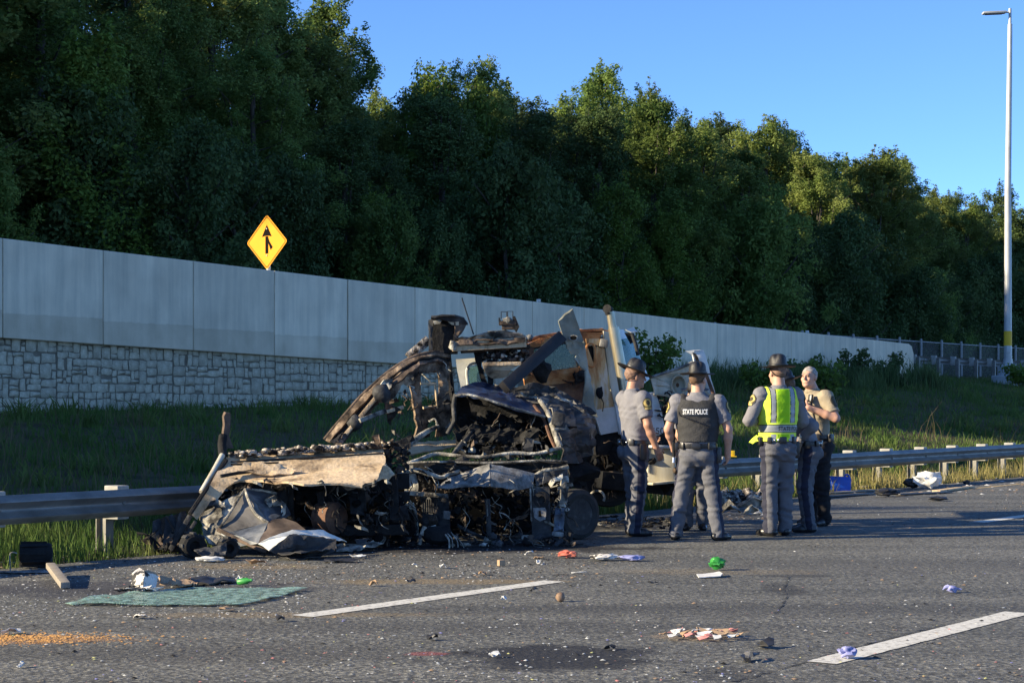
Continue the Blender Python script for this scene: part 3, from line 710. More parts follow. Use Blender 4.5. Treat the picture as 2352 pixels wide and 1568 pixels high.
def place_tree(proto, name, loc, rz, sc, label, group, cat='tree'):
    t, c = proto
    root = bpy.data.objects.new(name, None); COL.objects.link(root); root.location = loc; root.rotation_euler = (0, 0, rz); root.scale = sc
    tag(root, label, cat, group)
    for nm, me in (('trunk', t), ('crown', c)):
        o = bpy.data.objects.new(nm, me); COL.objects.link(o); o.parent = root
    return root
QUICK = False
NL = 6000 if QUICK else 72000
PR = {'oval': [tree_proto(11 + i, 14.0, 2.5 + 0.25 * (i % 3), 1.5, NL, 0.054, 'oval', m) for i, m in enumerate(['leaf_olive', 'leaf_green', 'leaf_dark', 'leaf_olive'])],
      'spire': [tree_proto(31 + i, 14.0, 1.9 + 0.2 * (i % 3), 1.8, NL * 4 // 5, 0.052, 'spire', m) for i, m in enumerate(['leaf_olive', 'leaf_green', 'leaf_olive', 'leaf_dark'])],
      'bush': [tree_proto(51 + i, 5.5, 2.1, 0.2, NL * 2 // 5, 0.058, 'bush', m) for i, m in enumerate(['leaf_dark', 'leaf_dark', 'leaf_green'])],
      'young': [tree_proto(71 + i, 8.0, 1.5, 0.6, NL * 2 // 5, 0.056, 'spire', m) for i, m in enumerate(['leaf_bright', 'leaf_bright'])]}
# skyline measured in the photograph: bearing u -> height of the tallest crowns (metres above the road) on the back row
SKY_TAB = [(-600, 19.5), (0, 19.5), (380, 18.8), (480, 17.4), (640, 17.3), (720, 16.4), (790, 15.3), (850, 15.2), (930, 15.4), (1100, 16.6), (1210, 16.4), (1300, 16.0), (1480, 16.4), (1560, 16.4),
           (1640, 15.5), (1760, 16.2), (1880, 16.0), (2010, 17.3), (2130, 15.6), (2200, 14.5), (2300, 15.4), (2400, 15.0), (3000, 16.0)]
GRP = {0: 'back row of the wood', 1: 'middle row of the wood', 2: 'front row of the wood', 3: 'understory of the wood'}
def tree_label(row, kind, u):
    look = {'oval': 'broad-crowned', 'spire': 'narrow spired', 'bush': 'low bushy'}[kind]; where = {0: 'on the skyline', 1: 'in mid wood', 2: 'fronting the wood', 3: 'at the wood foot'}[row]
    marks = [(-100, 'beyond the left edge'), (180, 'at the far left'), (420, 'left of the merge sign'), (560, 'just left of the merge sign'), (680, 'behind the merge sign'), (850, 'right of the merge sign'), (1000, 'above the arched wreck frame'), (1160, 'above the blue-black roof'), (1320, 'above the black beam'), (1450, 'above the exhaust stack'), (1640, 'above the armoured officer'), (1800, 'above the yellow-vested officer'), (1950, 'above the bare-headed officer'), (2100, 'above the wall end'), (2240, 'left of the lamp post'), (2400, 'behind the lamp post'), (9999, 'beyond the right edge')]
    return '%s tree %s, %s' % (look, where, next(m for lim, m in marks if u < lim))
def forest():
    r = random.Random(5)
    rows = [(0, 53.0, 3.3, 0.99), (0, 58.5, 3.9, 0.96), (1, 48.0, 3.5, 0.93), (2, 43.5, 3.9, 0.80), (3, 40.4, 2.9, 0.40)]
    for row, o, step, fh in rows:
        s = -62.0 + r.uniform(0, 3)
        while s < 165:
            oo = o + r.uniform(-1.3, 1.3); p = R(s, oo); gz = ground_z(s, oo) - 0.1
            u = CX + FOC * p.x / p.y if p.y > 5 else -600
            u = max(-600, u)
            top = lerp_tab(SKY_TAB, u) * (fh if row < 3 else 1) + 1.9 + r.uniform(-2.4, 1.3)
            if row == 2 and u < 260: top += 0.8
            if abs(s - (29.5 - 1.195 * (oo - 29.5))) < 4.6 and u < -60: top = min(top, {0: 14.5, 1: 12.0, 2: 9.5, 3: 8}[row])     # lower trees, out of frame, let the sun reach the merge sign
            h = max(4, top - gz)
            if row == 3:
                kind = 'bush'; pr = r.choice(PR['bush']); h = r.uniform(4.5, 8.5); k = h / 5.5; nm = 'understory_tree'; w = k * r.uniform(0.8, 1.05)
            else:
                kind = r.choice(['oval', 'spire', 'spire'] if row == 0 else ['oval', 'oval', 'spire']); pr = r.choice(PR[kind]); k = h / 14.1; nm = 'forest_tree'; w = k * r.uniform(1.05, 1.4)
                if row == 2: w *= 1.2
            if u < 2480 and (u > -150 or row != 3):
                place_tree(pr, nm, R(s, oo, gz), r.uniform(0, 6.28), (w, w, k), tree_label(row, kind, u), GRP[row])
            s += step * r.uniform(0.75, 1.25) * (1.0 if s > 33 else 1.35)
    for (u, vtop, o, h, lab) in ((985, 118, 47.0, None, 'bright yellow-green young tree on the skyline above the exhaust stack wreck'),
                                 (1085, 160, 46.0, None, 'narrow bright green young tree right of the brightest skyline tree'),
                                 (200, 40, 41.5, None, 'sunlit bright green tree at the upper left of the wood'),
                                 (1420, 400, 40.5, None, 'small bright green tree standing out of the dark wood above the cab'),
                                 (1540, 465, 40.2, None, 'smaller bright green sapling right of the cab, against the dark wood'),
                                 (870, 420, 41.0, None, 'slim green sapling in the shaded wood right of the merge sign')):
        t = (u - CX) / FOC; Y = o / (RN.y + RN.x * t); p = P(u, vtop, Y); s, oo = so(p); gz = ground_z(s, oo) - 0.1; k = (p.z - gz) / 8.2; w = min(k, 1.25) * (1.15 if u != 870 else 0.9)
        place_tree(PR['young'][int(u) % 2], 'young_tree', (p.x, p.y, gz), u * 0.37, (w, w, k), lab, None)
forest()
def number_trees():
    by = {}
    for o in COL.objects:
        if o.parent is None and o.get('category') == 'tree': by.setdefault(o['label'], []).append(o)
    ords = ['first', 'second', 'third', 'fourth', 'fifth', 'sixth', 'seventh', 'eighth', 'ninth', 'tenth', 'eleventh', 'twelfth']
    for lab, os_ in by.items():
        if len(os_) < 2 or len(os_) > 12: continue
        os_.sort(key=lambda o: o.location.x / max(1.0, o.location.y))
        for k, o in enumerate(os_): o['label'] = '%s from left: %s' % (ords[k], lab)
number_trees()

def shrub(u, vbase, o, h, w, mname, seed, label, nm='shrub'):
    t = (u - CX) / FOC; Y = o / (RN.y + RN.x * t); x = (u - CX) * Y / FOC; s, oo = so(Vector((x, Y, 0))); gz = ground_z(s, oo) - 0.05
    r = random.Random(seed); cs, rs = [], []; mb = MB()
    for i in range(9):
        a = i * 2.4; e = Vector((math.cos(a) * w * r.uniform(.3, 1), math.sin(a) * w * r.uniform(.3, 1), h * r.uniform(0.45, 1))); mb.tube([(0, 0, 0), e * 0.5 + Vector((0, 0, h * .1)), e], [0.025, 0.015, 0.006], 5)
        for f in (0.5, 0.75, 1.0): cs.append(tuple(e * f)); rs.append(w * 0.3 * r.uniform(0.7, 1.2))
    v, f = leaf_cloud(cs, rs, int(900 * max(1, w * h)), 0.07, seed, up=0.6); v[:, 2] = np.maximum(v[:, 2], 0.02)
    root = thing(nm, label, 'shrub', (x, Y, gz)); part('stem', mb, 'bark', root, local=True)
    o_ = bpy.data.objects.new('foliage', np_mesh('foliage', v, f, mname)); COL.objects.link(o_); o_.parent = root
shrub(1500, 870, 26.2, 1.75, 0.8, 'leaf_bright', 3, 'leafy green shrub growing by the wall behind the truck cab')
shrub(1750, 900, 24.5, 1.05, 0.6, 'leaf_bright', 4, 'small light green shrub left of the officer in the yellow vest')
shrub(1885, 900, 23.8, 1.1, 0.65, 'leaf_bright', 5, 'small light green shrub right of the bare-headed officer')
shrub(1955, 850, 26.5, 1.1, 0.6, 'leaf_dark', 6, 'tall dark shrub against the wall, left of the wall end')
shrub(2035, 850, 26.6, 0.95, 0.7, 'leaf_dark', 7, 'dark shrub against the last wall panel below the junction box')
shrub(1850, 850, 26.6, 0.9, 0.7, 'leaf_dark', 8, 'low dark shrub at the wall foot behind the officer in the yellow vest')
shrub(2345, 885, 24.8, 1.0, 0.8, 'leaf_bright', 9, 'sunlit green shrub at the right edge below the lamp post')

def blades(name, n, smp, h0, h1, w, mname, seed, label, lean=0.35, clump=0.5, cat='grass'):
    r = np.random.default_rng(seed); S, O = smp(r, n); n = len(S)
    Z = np.array([ground_z(a, b) for a, b in zip(S, O)]) - 0.02
    x = RD.x * S + RN.x * O; y = RD.y * S + RN.y * O
    tuft = np.array([mnoise.noise(Vector((a * 0.9, b * 0.9, seed))) + 0.6 * mnoise.noise(Vector((a * 0.25, b * 0.25, seed + 3))) for a, b in zip(S, O)])
    h = (h0 + (h1 - h0) * r.random(n) ** 1.6) * np.clip(1 + clump * tuft * 1.6, 0.35, 2.0)
    a = r.random(n) * 6.283; dx, dy = np.cos(a), np.sin(a); ld = h * lean * (0.3 + r.random(n)); la = r.random(n) * 6.283; lx, ly = np.cos(la) * ld, np.sin(la) * ld
    ww = w * (0.6 + 0.8 * r.random(n))
    b0 = np.stack([x - dx * ww, y - dy * ww, Z], 1); b1 = np.stack([x + dx * ww, y + dy * ww, Z], 1)
    m0 = np.stack([x - dx * ww * .75 + lx * .35, y - dy * ww * .75 + ly * .35, Z + h * 0.6], 1); m1 = np.stack([x + dx * ww * .75 + lx * .35, y + dy * ww * .75 + ly * .35, Z + h * 0.6], 1)
    t0 = np.stack([x + lx - dx * ww * .1, y + ly - dy * ww * .1, Z + h], 1); t1 = np.stack([x + lx + dx * ww * .1, y + ly + dy * ww * .1, Z + h], 1)
    v = np.stack([b0, b1, m1, m0, t0, t1], 1).reshape(-1, 3); k = np.arange(n)[:, None] * 6
    f = np.concatenate([k + np.array([0, 1, 2, 3]), k + np.array([3, 2, 5, 4])])
    o = bpy.data.objects.new(name, np_mesh(name, v, f, mname)); COL.objects.link(o); tag(o, label, cat, None, 'stuff'); return o
def smp_bank(r, n):
    s = 9 + 66 * r.random(n) ** 1.15; o = 13.9 + 13.8 * r.random(n); return s, o
blades('bank_grass', 26000 if QUICK else 110000, smp_bank, 0.04, 0.22, 0.010, 'grass_blade', 3, 'shaded green grass covering the bank below the wall')
def smp_verge(r, n):
    s = 22 + 44 * r.random(n); o = 13.15 + np.abs(r.normal(size=n)) * 0.5
    k = np.array([mnoise.noise(Vector((x * 1.3, y * 1.3, 4))) for x, y in zip(s, o)]) + r.normal(size=n) * 0.2 > -0.08
    return s[k], np.clip(o[k], 13.12, 15.5)
blades('verge_grass', 6000 if QUICK else 30000, smp_verge, 0.05, 0.30, 0.006, 'dry_blade', 9, 'dry yellowish grass tufts under the roadside guardrail', clump=0.8)
def smp_near(r, n):
    s = 7 + 20 * r.random(n); o = 13.1 + 3.5 * r.random(n) ** 1.4; return s, o
blades('rough_grass', 5000 if QUICK else 26000, smp_near, 0.06, 0.38, 0.006, 'grass_blade', 15, 'dark rough grass behind the guardrail left of the wreck', clump=0.9)
def smp_weeds(r, n):
    k = r.integers(0, 60, n); cs = r.uniform(40, 60, 60); co = r.uniform(24.8, 27.3, 60)
    return cs[k] + r.normal(size=n) * 0.25, np.minimum(co[k] + r.normal(size=n) * 0.25, 27.5)
def smp_dead(r, n):
    k = r.integers(0, 130, n); cs = r.uniform(9, 64, 130); co = r.uniform(14.5, 27.0, 130); sd = r.uniform(0.12, 0.5, 130)
    return cs[k] + r.normal(size=n) * sd[k], np.clip(co[k] + r.normal(size=n) * sd[k], 13.8, 27.5)
blades('dead_stalks', 2000 if QUICK else 3500, smp_dead, 0.15, 0.55, 0.005, 'dead_blade', 18, 'thin dead brown stalks standing among the bank grass', lean=0.5, clump=0.6)
def smp_broad(r, n):
    k = r.integers(0, 260, n); cs = r.uniform(9, 64, 260); co = r.uniform(14.0, 27.3, 260); sd = r.uniform(0.08, 0.3, 260)
    return cs[k] + r.normal(size=n) * sd[k], np.clip(co[k] + r.normal(size=n) * sd[k], 13.8, 27.5)
blades('bank_weeds', 3000 if QUICK else 16000, smp_broad, 0.08, 0.34, 0.018, 'leaf_green', 21, 'broad-leaved weeds scattered through the bank grass', lean=0.8, clump=0.6)
blades('tall_weeds', 2000 if QUICK else 8000, smp_weeds, 0.25, 0.8, 0.014, 'leaf_dark', 12, 'tall dark weeds growing at the top of the bank below the wall', lean=0.3, clump=0.3)

# ---------------------------------------------------------------- burnt wreck
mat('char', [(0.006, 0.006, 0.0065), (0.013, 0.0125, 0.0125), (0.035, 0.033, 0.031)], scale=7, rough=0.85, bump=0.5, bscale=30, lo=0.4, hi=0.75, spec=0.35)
mat('char_grey', [(0.010, 0.010, 0.011), (0.032, 0.032, 0.033), (0.11, 0.107, 0.10)], scale=7, rough=0.75, bump=0.4, bscale=25, lo=0.35, hi=0.72)
mat('burnt_tan', [(0.025, 0.02, 0.018), (0.20, 0.145, 0.095), (0.46, 0.34, 0.21), (0.60, 0.46, 0.30)], scale=2.6, rough=0.9, bump=0.4, bscale=30, lo=0.30, hi=0.54, grain=0.15, gscale=25, spec=0.15)
mat('fold_grey', [(0.05, 0.046, 0.042), (0.14, 0.13, 0.115), (0.27, 0.25, 0.215)], scale=3.4, rough=0.5, metal=0.3, lo=0.32, hi=0.66, distort=0.7)
mat('fold_blue', [(0.05, 0.055, 0.065), (0.13, 0.145, 0.165), (0.34, 0.35, 0.35)], scale=3.4, rough=0.42, metal=0.35, lo=0.34, hi=0.70, distort=0.7)
mat('fold_brown', [(0.04, 0.028, 0.02), (0.12, 0.085, 0.06), (0.22, 0.165, 0.12)], scale=4, rough=0.7, lo=0.32, hi=0.66)
mat('scorched_tan', [(0.015, 0.013, 0.012), (0.085, 0.062, 0.045), (0.22, 0.16, 0.11), (0.45, 0.34, 0.23)], scale=7, rough=0.9, bump=0.5, bscale=30, lo=0.34, hi=0.68, spec=0.15)
mat('clean_tan', [(0.16, 0.11, 0.07), (0.50, 0.38, 0.24), (0.56, 0.44, 0.29)], scale=2.0, stretch=(6, 6, 0.6), rough=0.9, bump=0.3, lo=0.3, hi=0.6, grain=0.1, gscale=30, spec=0.15)
mat('brown_char', [(0.016, 0.014, 0.013), (0.07, 0.052, 0.04), (0.17, 0.125, 0.095)], scale=4, rough=0.9, bump=0.5, bscale=28, lo=0.34, hi=0.66, spec=0.2)
mat('ash', [(0.03, 0.028, 0.026), (0.24, 0.225, 0.19), (0.58, 0.55, 0.46)], scale=5.5, rough=0.85, bump=0.5, bscale=50, lo=0.38, hi=0.64, spec=0.2)
mat('foam_ash', [(0.02, 0.018, 0.017), (0.22, 0.19, 0.16), (0.62, 0.55, 0.45)], scale=16, rough=0.95, bump=0.8, bscale=60, lo=0.38, hi=0.6, spec=0.1)
mat('sheet_grey', [(0.016, 0.016, 0.017), (0.065, 0.064, 0.062), (0.22, 0.21, 0.19)], scale=4.5, rough=0.6, metal=0.35, bump=0.15, bscale=30, lo=0.32, hi=0.68, distort=0.6)
mat('sheet_blue', [(0.016, 0.019, 0.026), (0.055, 0.068, 0.09), (0.20, 0.22, 0.25)], scale=4.2, rough=0.45, metal=0.4, bump=0.12, lo=0.32, hi=0.7, distort=0.8)
mat('blue_roof', [(0.014, 0.018, 0.032), (0.04, 0.06, 0.125), (0.15, 0.17, 0.21)], scale=3.4, rough=0.36, metal=0.45, bump=0.2, bscale=26, lo=0.34, hi=0.72, distort=0.5)
mat('dust_grey', [(0.03, 0.03, 0.029), (0.17, 0.165, 0.155), (0.33, 0.32, 0.295)], scale=3.6, stretch=(2.2, 2.2, 0.7), rough=0.9, bump=0.3, bscale=40, lo=0.3, hi=0.66, grain=0.15, gscale=40, spec=0.15)
mat('rust', [(0.13, 0.045, 0.018), (0.36, 0.125, 0.03), (0.48, 0.23, 0.08), (0.45, 0.33, 0.20)], scale=4.5, rough=0.8, bump=0.3, bscale=30, lo=0.32, hi=0.68, distort=0.6)
mat('rust_dark', [(0.035, 0.022, 0.018), (0.12, 0.06, 0.035), (0.24, 0.12, 0.06)], scale=5, rough=0.85, bump=0.4, lo=0.35, hi=0.68)
mat('paint_white', [(0.30, 0.27, 0.20), (0.55, 0.54, 0.47), (0.64, 0.64, 0.60)], scale=1.8, rough=0.45, lo=0.22, hi=0.55, grain=0.06, gscale=20)
mat('paint_cream', [(0.30, 0.24, 0.14), (0.50, 0.45, 0.33), (0.60, 0.56, 0.45)], scale=2.2, stretch=(3, 3, 0.6), rough=0.5, lo=0.28, hi=0.6)
mat('scorched_white', [(0.10, 0.05, 0.025), (0.40, 0.19, 0.06), (0.52, 0.36, 0.17), (0.60, 0.56, 0.47)], scale=2.4, stretch=(2.6, 2.6, 0.6), rough=0.6, lo=0.30, hi=0.60, distort=0.4)
mat('stack_metal', [(0.30, 0.25, 0.15), (0.55, 0.49, 0.36)], scale=3, stretch=(4, 4, 0.4), rough=0.34, metal=0.75)
mat('olive_metal', [(0.12, 0.12, 0.09), (0.24, 0.24, 0.19), (0.33, 0.33, 0.27)], scale=3, rough=0.6, metal=0.2, lo=0.3, hi=0.7)
mat('rubber', [(0.012, 0.012, 0.012), (0.03, 0.03, 0.03)], scale=8, rough=0.75, bump=0.3)
mat('dark_beam', [(0.007, 0.007, 0.009), (0.015, 0.015, 0.018)], scale=6, stretch=(1, 1, 1), rough=0.6, bump=0.2)
mat('blackhole', [(0.006, 0.006, 0.006)], rough=0.95, spec=0.1)  # flat near-black: deep shade put into the colour of cavities and holes
def glass_mat(name, col, fac, rough=0.08):
    m = bpy.data.materials.new(name); m.use_nodes = True; MATS[name] = m; nt = m.node_tree; bs = nt.nodes['Principled BSDF']
    bs.inputs['Base Color'].default_value = (*col, 1); bs.inputs['Roughness'].default_value = rough
    tr = node(nt, 'ShaderNodeBsdfTransparent'); tr.inputs[0].default_value = (0.75, 0.9, 0.85, 1); mx = node(nt, 'ShaderNodeMixShader'); mx.inputs[0].default_value = fac
    nz = node(nt, 'ShaderNodeTexNoise'); nz.inputs['Scale'].default_value = 6; mr = node(nt, 'ShaderNodeMapRange'); mr.inputs[3].default_value = fac - 0.2; mr.inputs[4].default_value = fac + 0.2
    nt.links.new(nz.outputs[0], mr.inputs[0]); nt.links.new(mr.outputs[0], mx.inputs[0])
    nt.links.new(tr.outputs[0], mx.inputs[1]); nt.links.new(bs.outputs[0], mx.inputs[2]); nt.links.new(mx.outputs[0], nt.nodes['Material Output'].inputs[0])
glass_mat('cab_glass', (0.10, 0.20, 0.18), 0.6)

def pl(seq): return [P(*q) for q in seq]
def sheet_part(name, root, seq, m, thick=0.012, edge=0.07, dent=0.012, seed=0, ragged=0.0, smooth=0.45, **kw):
    mb = MB(); mb.sheet(pl(seq), thick, edge, dent, seed, ragged, **kw); return part(name, mb, m, root, smooth)
def tube_part(name, root, seq, r, m, n=8, sm=0, smooth=0.9, flat=1.0):
    mb = MB(); mb.tube(pl(seq), r, n, smoothpath=sm, flat=flat); return part(name, mb, m, root, smooth)
def beam_part(name, root, a, b, w, h, m, jit=0.0, twist=0.0, bevel=0.008):
    a, b = P(*a), P(*b); d = (b - a); L_ = d.length; d.normalize(); up = Vector((0, -1, 0)) if abs(d.y) < 0.9 else Vector((0, 0, 1))
    x = d.cross(up).normalized(); y = x.cross(d); M_ = Matrix((d, x, y)).transposed() @ Matrix.Rotation(twist, 3, 'X')
    mb = MB(); mb.box((a + b) / 2, (L_, w, h), M_, bevel=bevel, jit=jit); return part(name, mb, m, root, 0.6)
def clutter(n, u0, u1, v0, v1, Y0, Y1, size, seed, mb=None, nm=2, wires=0.35, plates=0.35):
    """charred small pieces: wires, bent plates, blocks"""
    r = random.Random(seed); mb = mb or MB()
    for i in range(n):
        c = P(r.uniform(u0, u1), r.uniform(v0, v1), r.uniform(Y0, Y1)); c.z = max(0.015, c.z); s = size * r.uniform(0.4, 1.3); mi = min(nm - 1, int(r.random() ** 2.2 * nm)); k = r.random()
        d = Vector((r.gauss(0, 1), r.gauss(0, .6), r.gauss(0, .8))).normalized()
        if k < wires:
            pts = [c]
            for _ in range(4): d = (d + Vector((r.gauss(0, .6), r.gauss(0, .5), r.gauss(0, .6) - .1))).normalized(); q = pts[-1] + d * s * 0.55; q.z = max(0.012, q.z); pts.append(q)
            mb.tube(pts, r.uniform(0.004, 0.011), 5, mi, smoothpath=2)
        elif k < wires + plates:
            a = d * s * 0.7; b = d.cross(Vector((r.gauss(0, 1), r.gauss(0, 1), r.gauss(0, 1)))).normalized() * s * r.uniform(.2, .6); nn = a.cross(b).normalized()
            q = [c - a - b, c - b * 0.9 + nn * s * .15, c + a - b * .7, c + a * .9 + b + nn * s * .1, c + b * .8 - nn * s * .1, c - a * .8 + b]
            for p in q: p.z = max(0.012, p.z)
            b0 = len(mb.v); t = nn * 0.006
            mb.add(q + [p + t for p in q], [(0, 1, 4, 5), (1, 2, 3, 4), (11, 10, 7, 6), (10, 9, 8, 7), (0, 6, 7, 1), (1, 7, 8, 2), (2, 8, 9, 3), (3, 9, 10, 4), (4, 10, 11, 5), (5, 11, 6, 0)], mi)
        else:
            M_ = Matrix.Rotation(r.uniform(0, 6), 3, 'X') @ Matrix.Rotation(r.uniform(0, 6), 3, 'Z')
            mb.lump(c, (s * r.uniform(.3, .7), s * r.uniform(.3, .6), s * r.uniform(.2, .5)), seed + i, 0.5, 1, mi, M_)
    for p in mb.v:
        if p.z < 0.006: p.z = 0.006
    return mb
def wheel_part(root, c, axis, r, w, rim=True):
    ax = Vector(axis).normalized(); x = ax.cross(Vector((0, 0, 1))).normalized(); M_ = Matrix.Translation(c) @ Matrix((x, ax.cross(x), ax)).transposed().to_4x4()
    mb = MB(); mb.lathe([(r * .62, -w * .42), (r * .80, -w * .5), (r * .96, -w * .42), (r, -w * .25), (r, w * .25), (r * .96, w * .42), (r * .80, w * .5), (r * .62, w * .42), (r * .60, 0)], 32, M_, capped=False)
    t = part('wheel', mb, 'rubber', root, 0.6)
    mb = MB(); mb.lathe([(r * .62, w * .40), (r * .56, w * .30), (r * .50, w * .05), (r * .22, w * .02), (r * .2, w * .22), (r * .05, w * .22)], 24, M_); part('rim', mb, 'char_grey', t, 0.6)
    return t

# ---- left half: burnt truck body against the guardrail
def build_truck_body():
    Yb = lambda u: 18.35 + (u - 523) / 377 * 0.3
    fx = lambda seq: [(u, v, Y - (min(max(u, 523), 940) - 523) / 377 * 1.35 if v > 1016 else Y) for u, v, Y in seq]
    sp0, tp0, bp0 = globals()['sheet_part'], globals()['tube_part'], globals()['beam_part']
    sheet_part = lambda nm, rt, seq, *a, **k: sp0(nm, rt, fx(seq), *a, **k)
    tube_part = lambda nm, rt, seq, *a, **k: tp0(nm, rt, fx(seq), *a, **k)
    beam_part = lambda nm, rt, a, b, *r, **k: bp0(nm, rt, fx([a])[0], fx([b])[0], *r, **k)
    root = thing('burnt_truck_body', 'burnt truck body with pale tan boards and charred arched frame, leaning on the guardrail', 'wreck', G(690, 1235))
    # sloping tan deck with torn lower lip
    top = [(522, 1055), (600, 1050), (700, 1043), (800, 1037), (881, 1033)]
    lip = [(885, 1066), (862, 1110), (845, 1112), (830, 1120), (812, 1115), (790, 1116), (765, 1112), (735, 1114), (698, 1114), (660, 1110), (632, 1111), (600, 1106), (578, 1108), (553, 1105), (538, 1109), (520, 1120), (508, 1136), (499, 1147), (484, 1152), (473, 1169), (453, 1193), (436, 1178), (462, 1140), (482, 1112), (502, 1084)]
    seq = [(u, v, Yb(u)) for u, v in top] + [(u, v, Yb(u) - (0.35 + 0.45 * min(1, max(0, (u - 560) / 120))) * min(1, (v - 1040) / 75)) for u, v in lip]
    sp0('deck_panel', root, seq, 'burnt_tan', 0.02, 0.07, 0.005, 3, 0.018)
    # upright board below the insulation strip
    seq = [(632, 1066, 18.72), (700, 1058, 19.02), (790, 1050, 19.42), (880, 1042, 19.8), (886, 1063, 19.78), (818, 1079, 19.42), (760, 1084, 19.1), (690, 1078, 18.85)]
    sheet_part('side_board', root, seq, 'clean_tan', 0.03, 0.09, 0.004, 5, 0.0)
    sheet_part('side_board', root, [(560, 1046, 18.55), (880, 1030, 20.0), (880, 1041, 19.95), (560, 1058, 18.5)], 'brown_char', 0.03, 0.09, 0.004, 6)
    tube_part('moulding', root, [(530, 1061, 18.3), (700, 1052, 19.0), (880, 1041, 19.78)], 0.012, 'char')
    tube_part('moulding', root, [(530, 1066, 18.25), (640, 1062, 18.66)], 0.01, 'char')
    sheet_part('torn_edge', root, [(815, 1079, 19.35), (886, 1064, 19.7), (905, 1083, 19.6), (890, 1094, 19.5), (868, 1098, 19.35), (840, 1092, 19.25), (790, 1090, 19.1)], 'burnt_tan', 0.012, 0.05, 0.03, 8, 0.03)
    sheet_part('torn_edge', root, [(760, 1100, 18.9), (800, 1094, 19.1), (865, 1106, 19.25), (830, 1120, 19.05), (790, 1115, 18.9)], 'ash', 0.012, 0.04, 0.03, 9, 0.03)
    sheet_part('soot_patch', root, [(560, 1062, 18.28), (640, 1068, 18.6), (700, 1082, 18.78), (660, 1090, 18.55), (590, 1086, 18.3), (548, 1080, 18.15)], 'burnt_tan', 0.008, 0.06, 0.012, 31, 0.03)
    tube_part('strap', root, [(507, 1093, 17.98), (545, 1086, 18.15), (582, 1081, 18.3)], 0.018, 'char')
    # lumpy burnt insulation along the top
    mb = MB(); r = random.Random(4)
    for i in range(230):
        t = i / 229; u = 528 + t * 372; v = 1047 - t * 24 + r.uniform(-6, 4); s = r.uniform(0.014, 0.036)
        mb.lump(P(u, v - 2, Yb(u) + r.uniform(-0.12, 0.1)), (s * 1.3, s, s * 0.75), i, 0.6, 2, 0 if r.random() < .8 else 1, nscale=2.4)
    part('insulation', mb, ['foam_ash', 'char'], root, 1.2, kind='stuff')
    mb = clutter(60, 862, 935, 1010, 1085, 18.5, 19.1, 0.10, 77, nm=2, wires=.15); part('charred_mass', mb, ['char', 'brown_char'], root, kind='stuff')
    # left edge
    tube_part('white_tube', root, [(511, 1045, 18.3), (492, 1080, 18.15), (463, 1130, 17.95)], 0.030, 'paint_cream', 10)
    tube_part('edge_rail', root, [(520, 1056, 18.25), (478, 1116, 17.98), (436, 1180, 17.7)], 0.022, 'char', 6)
    tube_part('edge_rail', root, [(512, 1048, 18.32), (510, 1020, 18.4), (513, 1000, 18.45)], 0.045, 'char', 7)
    sheet_part('corner_post', root, [(511, 1030, 18.5), (509, 955, 18.5), (514, 944, 18.5), (526, 947, 18.55), (524, 1000, 18.55), (534, 1030, 18.6)], 'brown_char', 0.035, 0.06, 0.01, 2, 0.008)
    # under the deck: black shade sheet, chassis beams, axle, drum
    sheet_part('under_deck_shade', root, [(500, 1120, 18.9), (700, 1100, 19.7), (950, 1090, 20.7), (950, 1232, 20.7), (700, 1245, 19.75), (480, 1250, 18.75)], 'blackhole', 0.02, 0.2, 0.03, 3)  # black sheet stands in for the shade in the cavity under the deck
    for (a, b, w, h) in (((560, 1124, 18.6), (940, 1104, 20.2), 0.16, 0.08), ((600, 1150, 18.8), (940, 1140, 20.3), 0.10, 0.08), ((640, 1222, 18.7), (930, 1215, 19.9), 0.10, 0.1)):
        beam_part('chassis_beam', root, a, b, w, h, 'char')
    for (u, v0, v1, Y) in ((590, 1108, 1150, 18.5), (665, 1116, 1200, 18.8), (735, 1120, 1160, 19.0), (830, 1122, 1175, 19.4), (905, 1095, 1200, 19.8)):
        beam_part('chassis_strut', root, (u, v0, Y), (u + 4, v1, Y), 0.07, 0.05, 'char', 0.01)
    c = P(768, 1190, 18.25); ax = Vector((0.75, -0.65, 0.05)).normalized(); x = ax.cross(Vector((0, 0, 1))).normalized(); M_ = Matrix.Translation(c) @ Matrix((x, ax.cross(x), ax)).transposed().to_4x4()
    mb = MB(); mb.lathe([(0.05, 0.06), (0.12, 0.05), (0.155, 0.03), (0.165, -0.02), (0.165, -0.16), (0.12, -0.18)], 24, M_); part('brake_drum', mb, 'rust_dark', root, 0.6)
    mb = clutter(190, 560, 930, 1120, 1238, 18.15, 18.9, 0.13, 21, nm=4); part('charred_mass', mb, ['blackhole', 'char', 'char', 'brown_char'], root, kind='stuff')
    mb = clutter(26, 528, 560, 1095, 1140, 18.0, 18.5, 0.07, 25, nm=2); part('charred_mass', mb, ['char', 'char_grey'], root, kind='stuff')
    # arched frame
    outer = [(748, 1011, 20.1), (775, 978, 20.15), (803, 945, 20.2), (832, 912, 20.25), (860, 886, 20.3), (890, 860, 20.4), (925, 836, 20.5), (960, 819, 20.6), (1000, 811, 20.7), (1030, 815, 20.8)]
    inner = [(1028, 830, 20.8), (1000, 822, 20.65), (962, 832, 20.5), (930, 850, 20.4), (902, 874, 20.3), (873, 902, 20.2), (846, 932, 20.15), (815, 965, 20.1), (790, 995, 20.05), (772, 1016, 20.0)]
    inner = [(u + 10 * (1 if u < 950 else .3), v + 9, Y) for u, v, Y in inner]
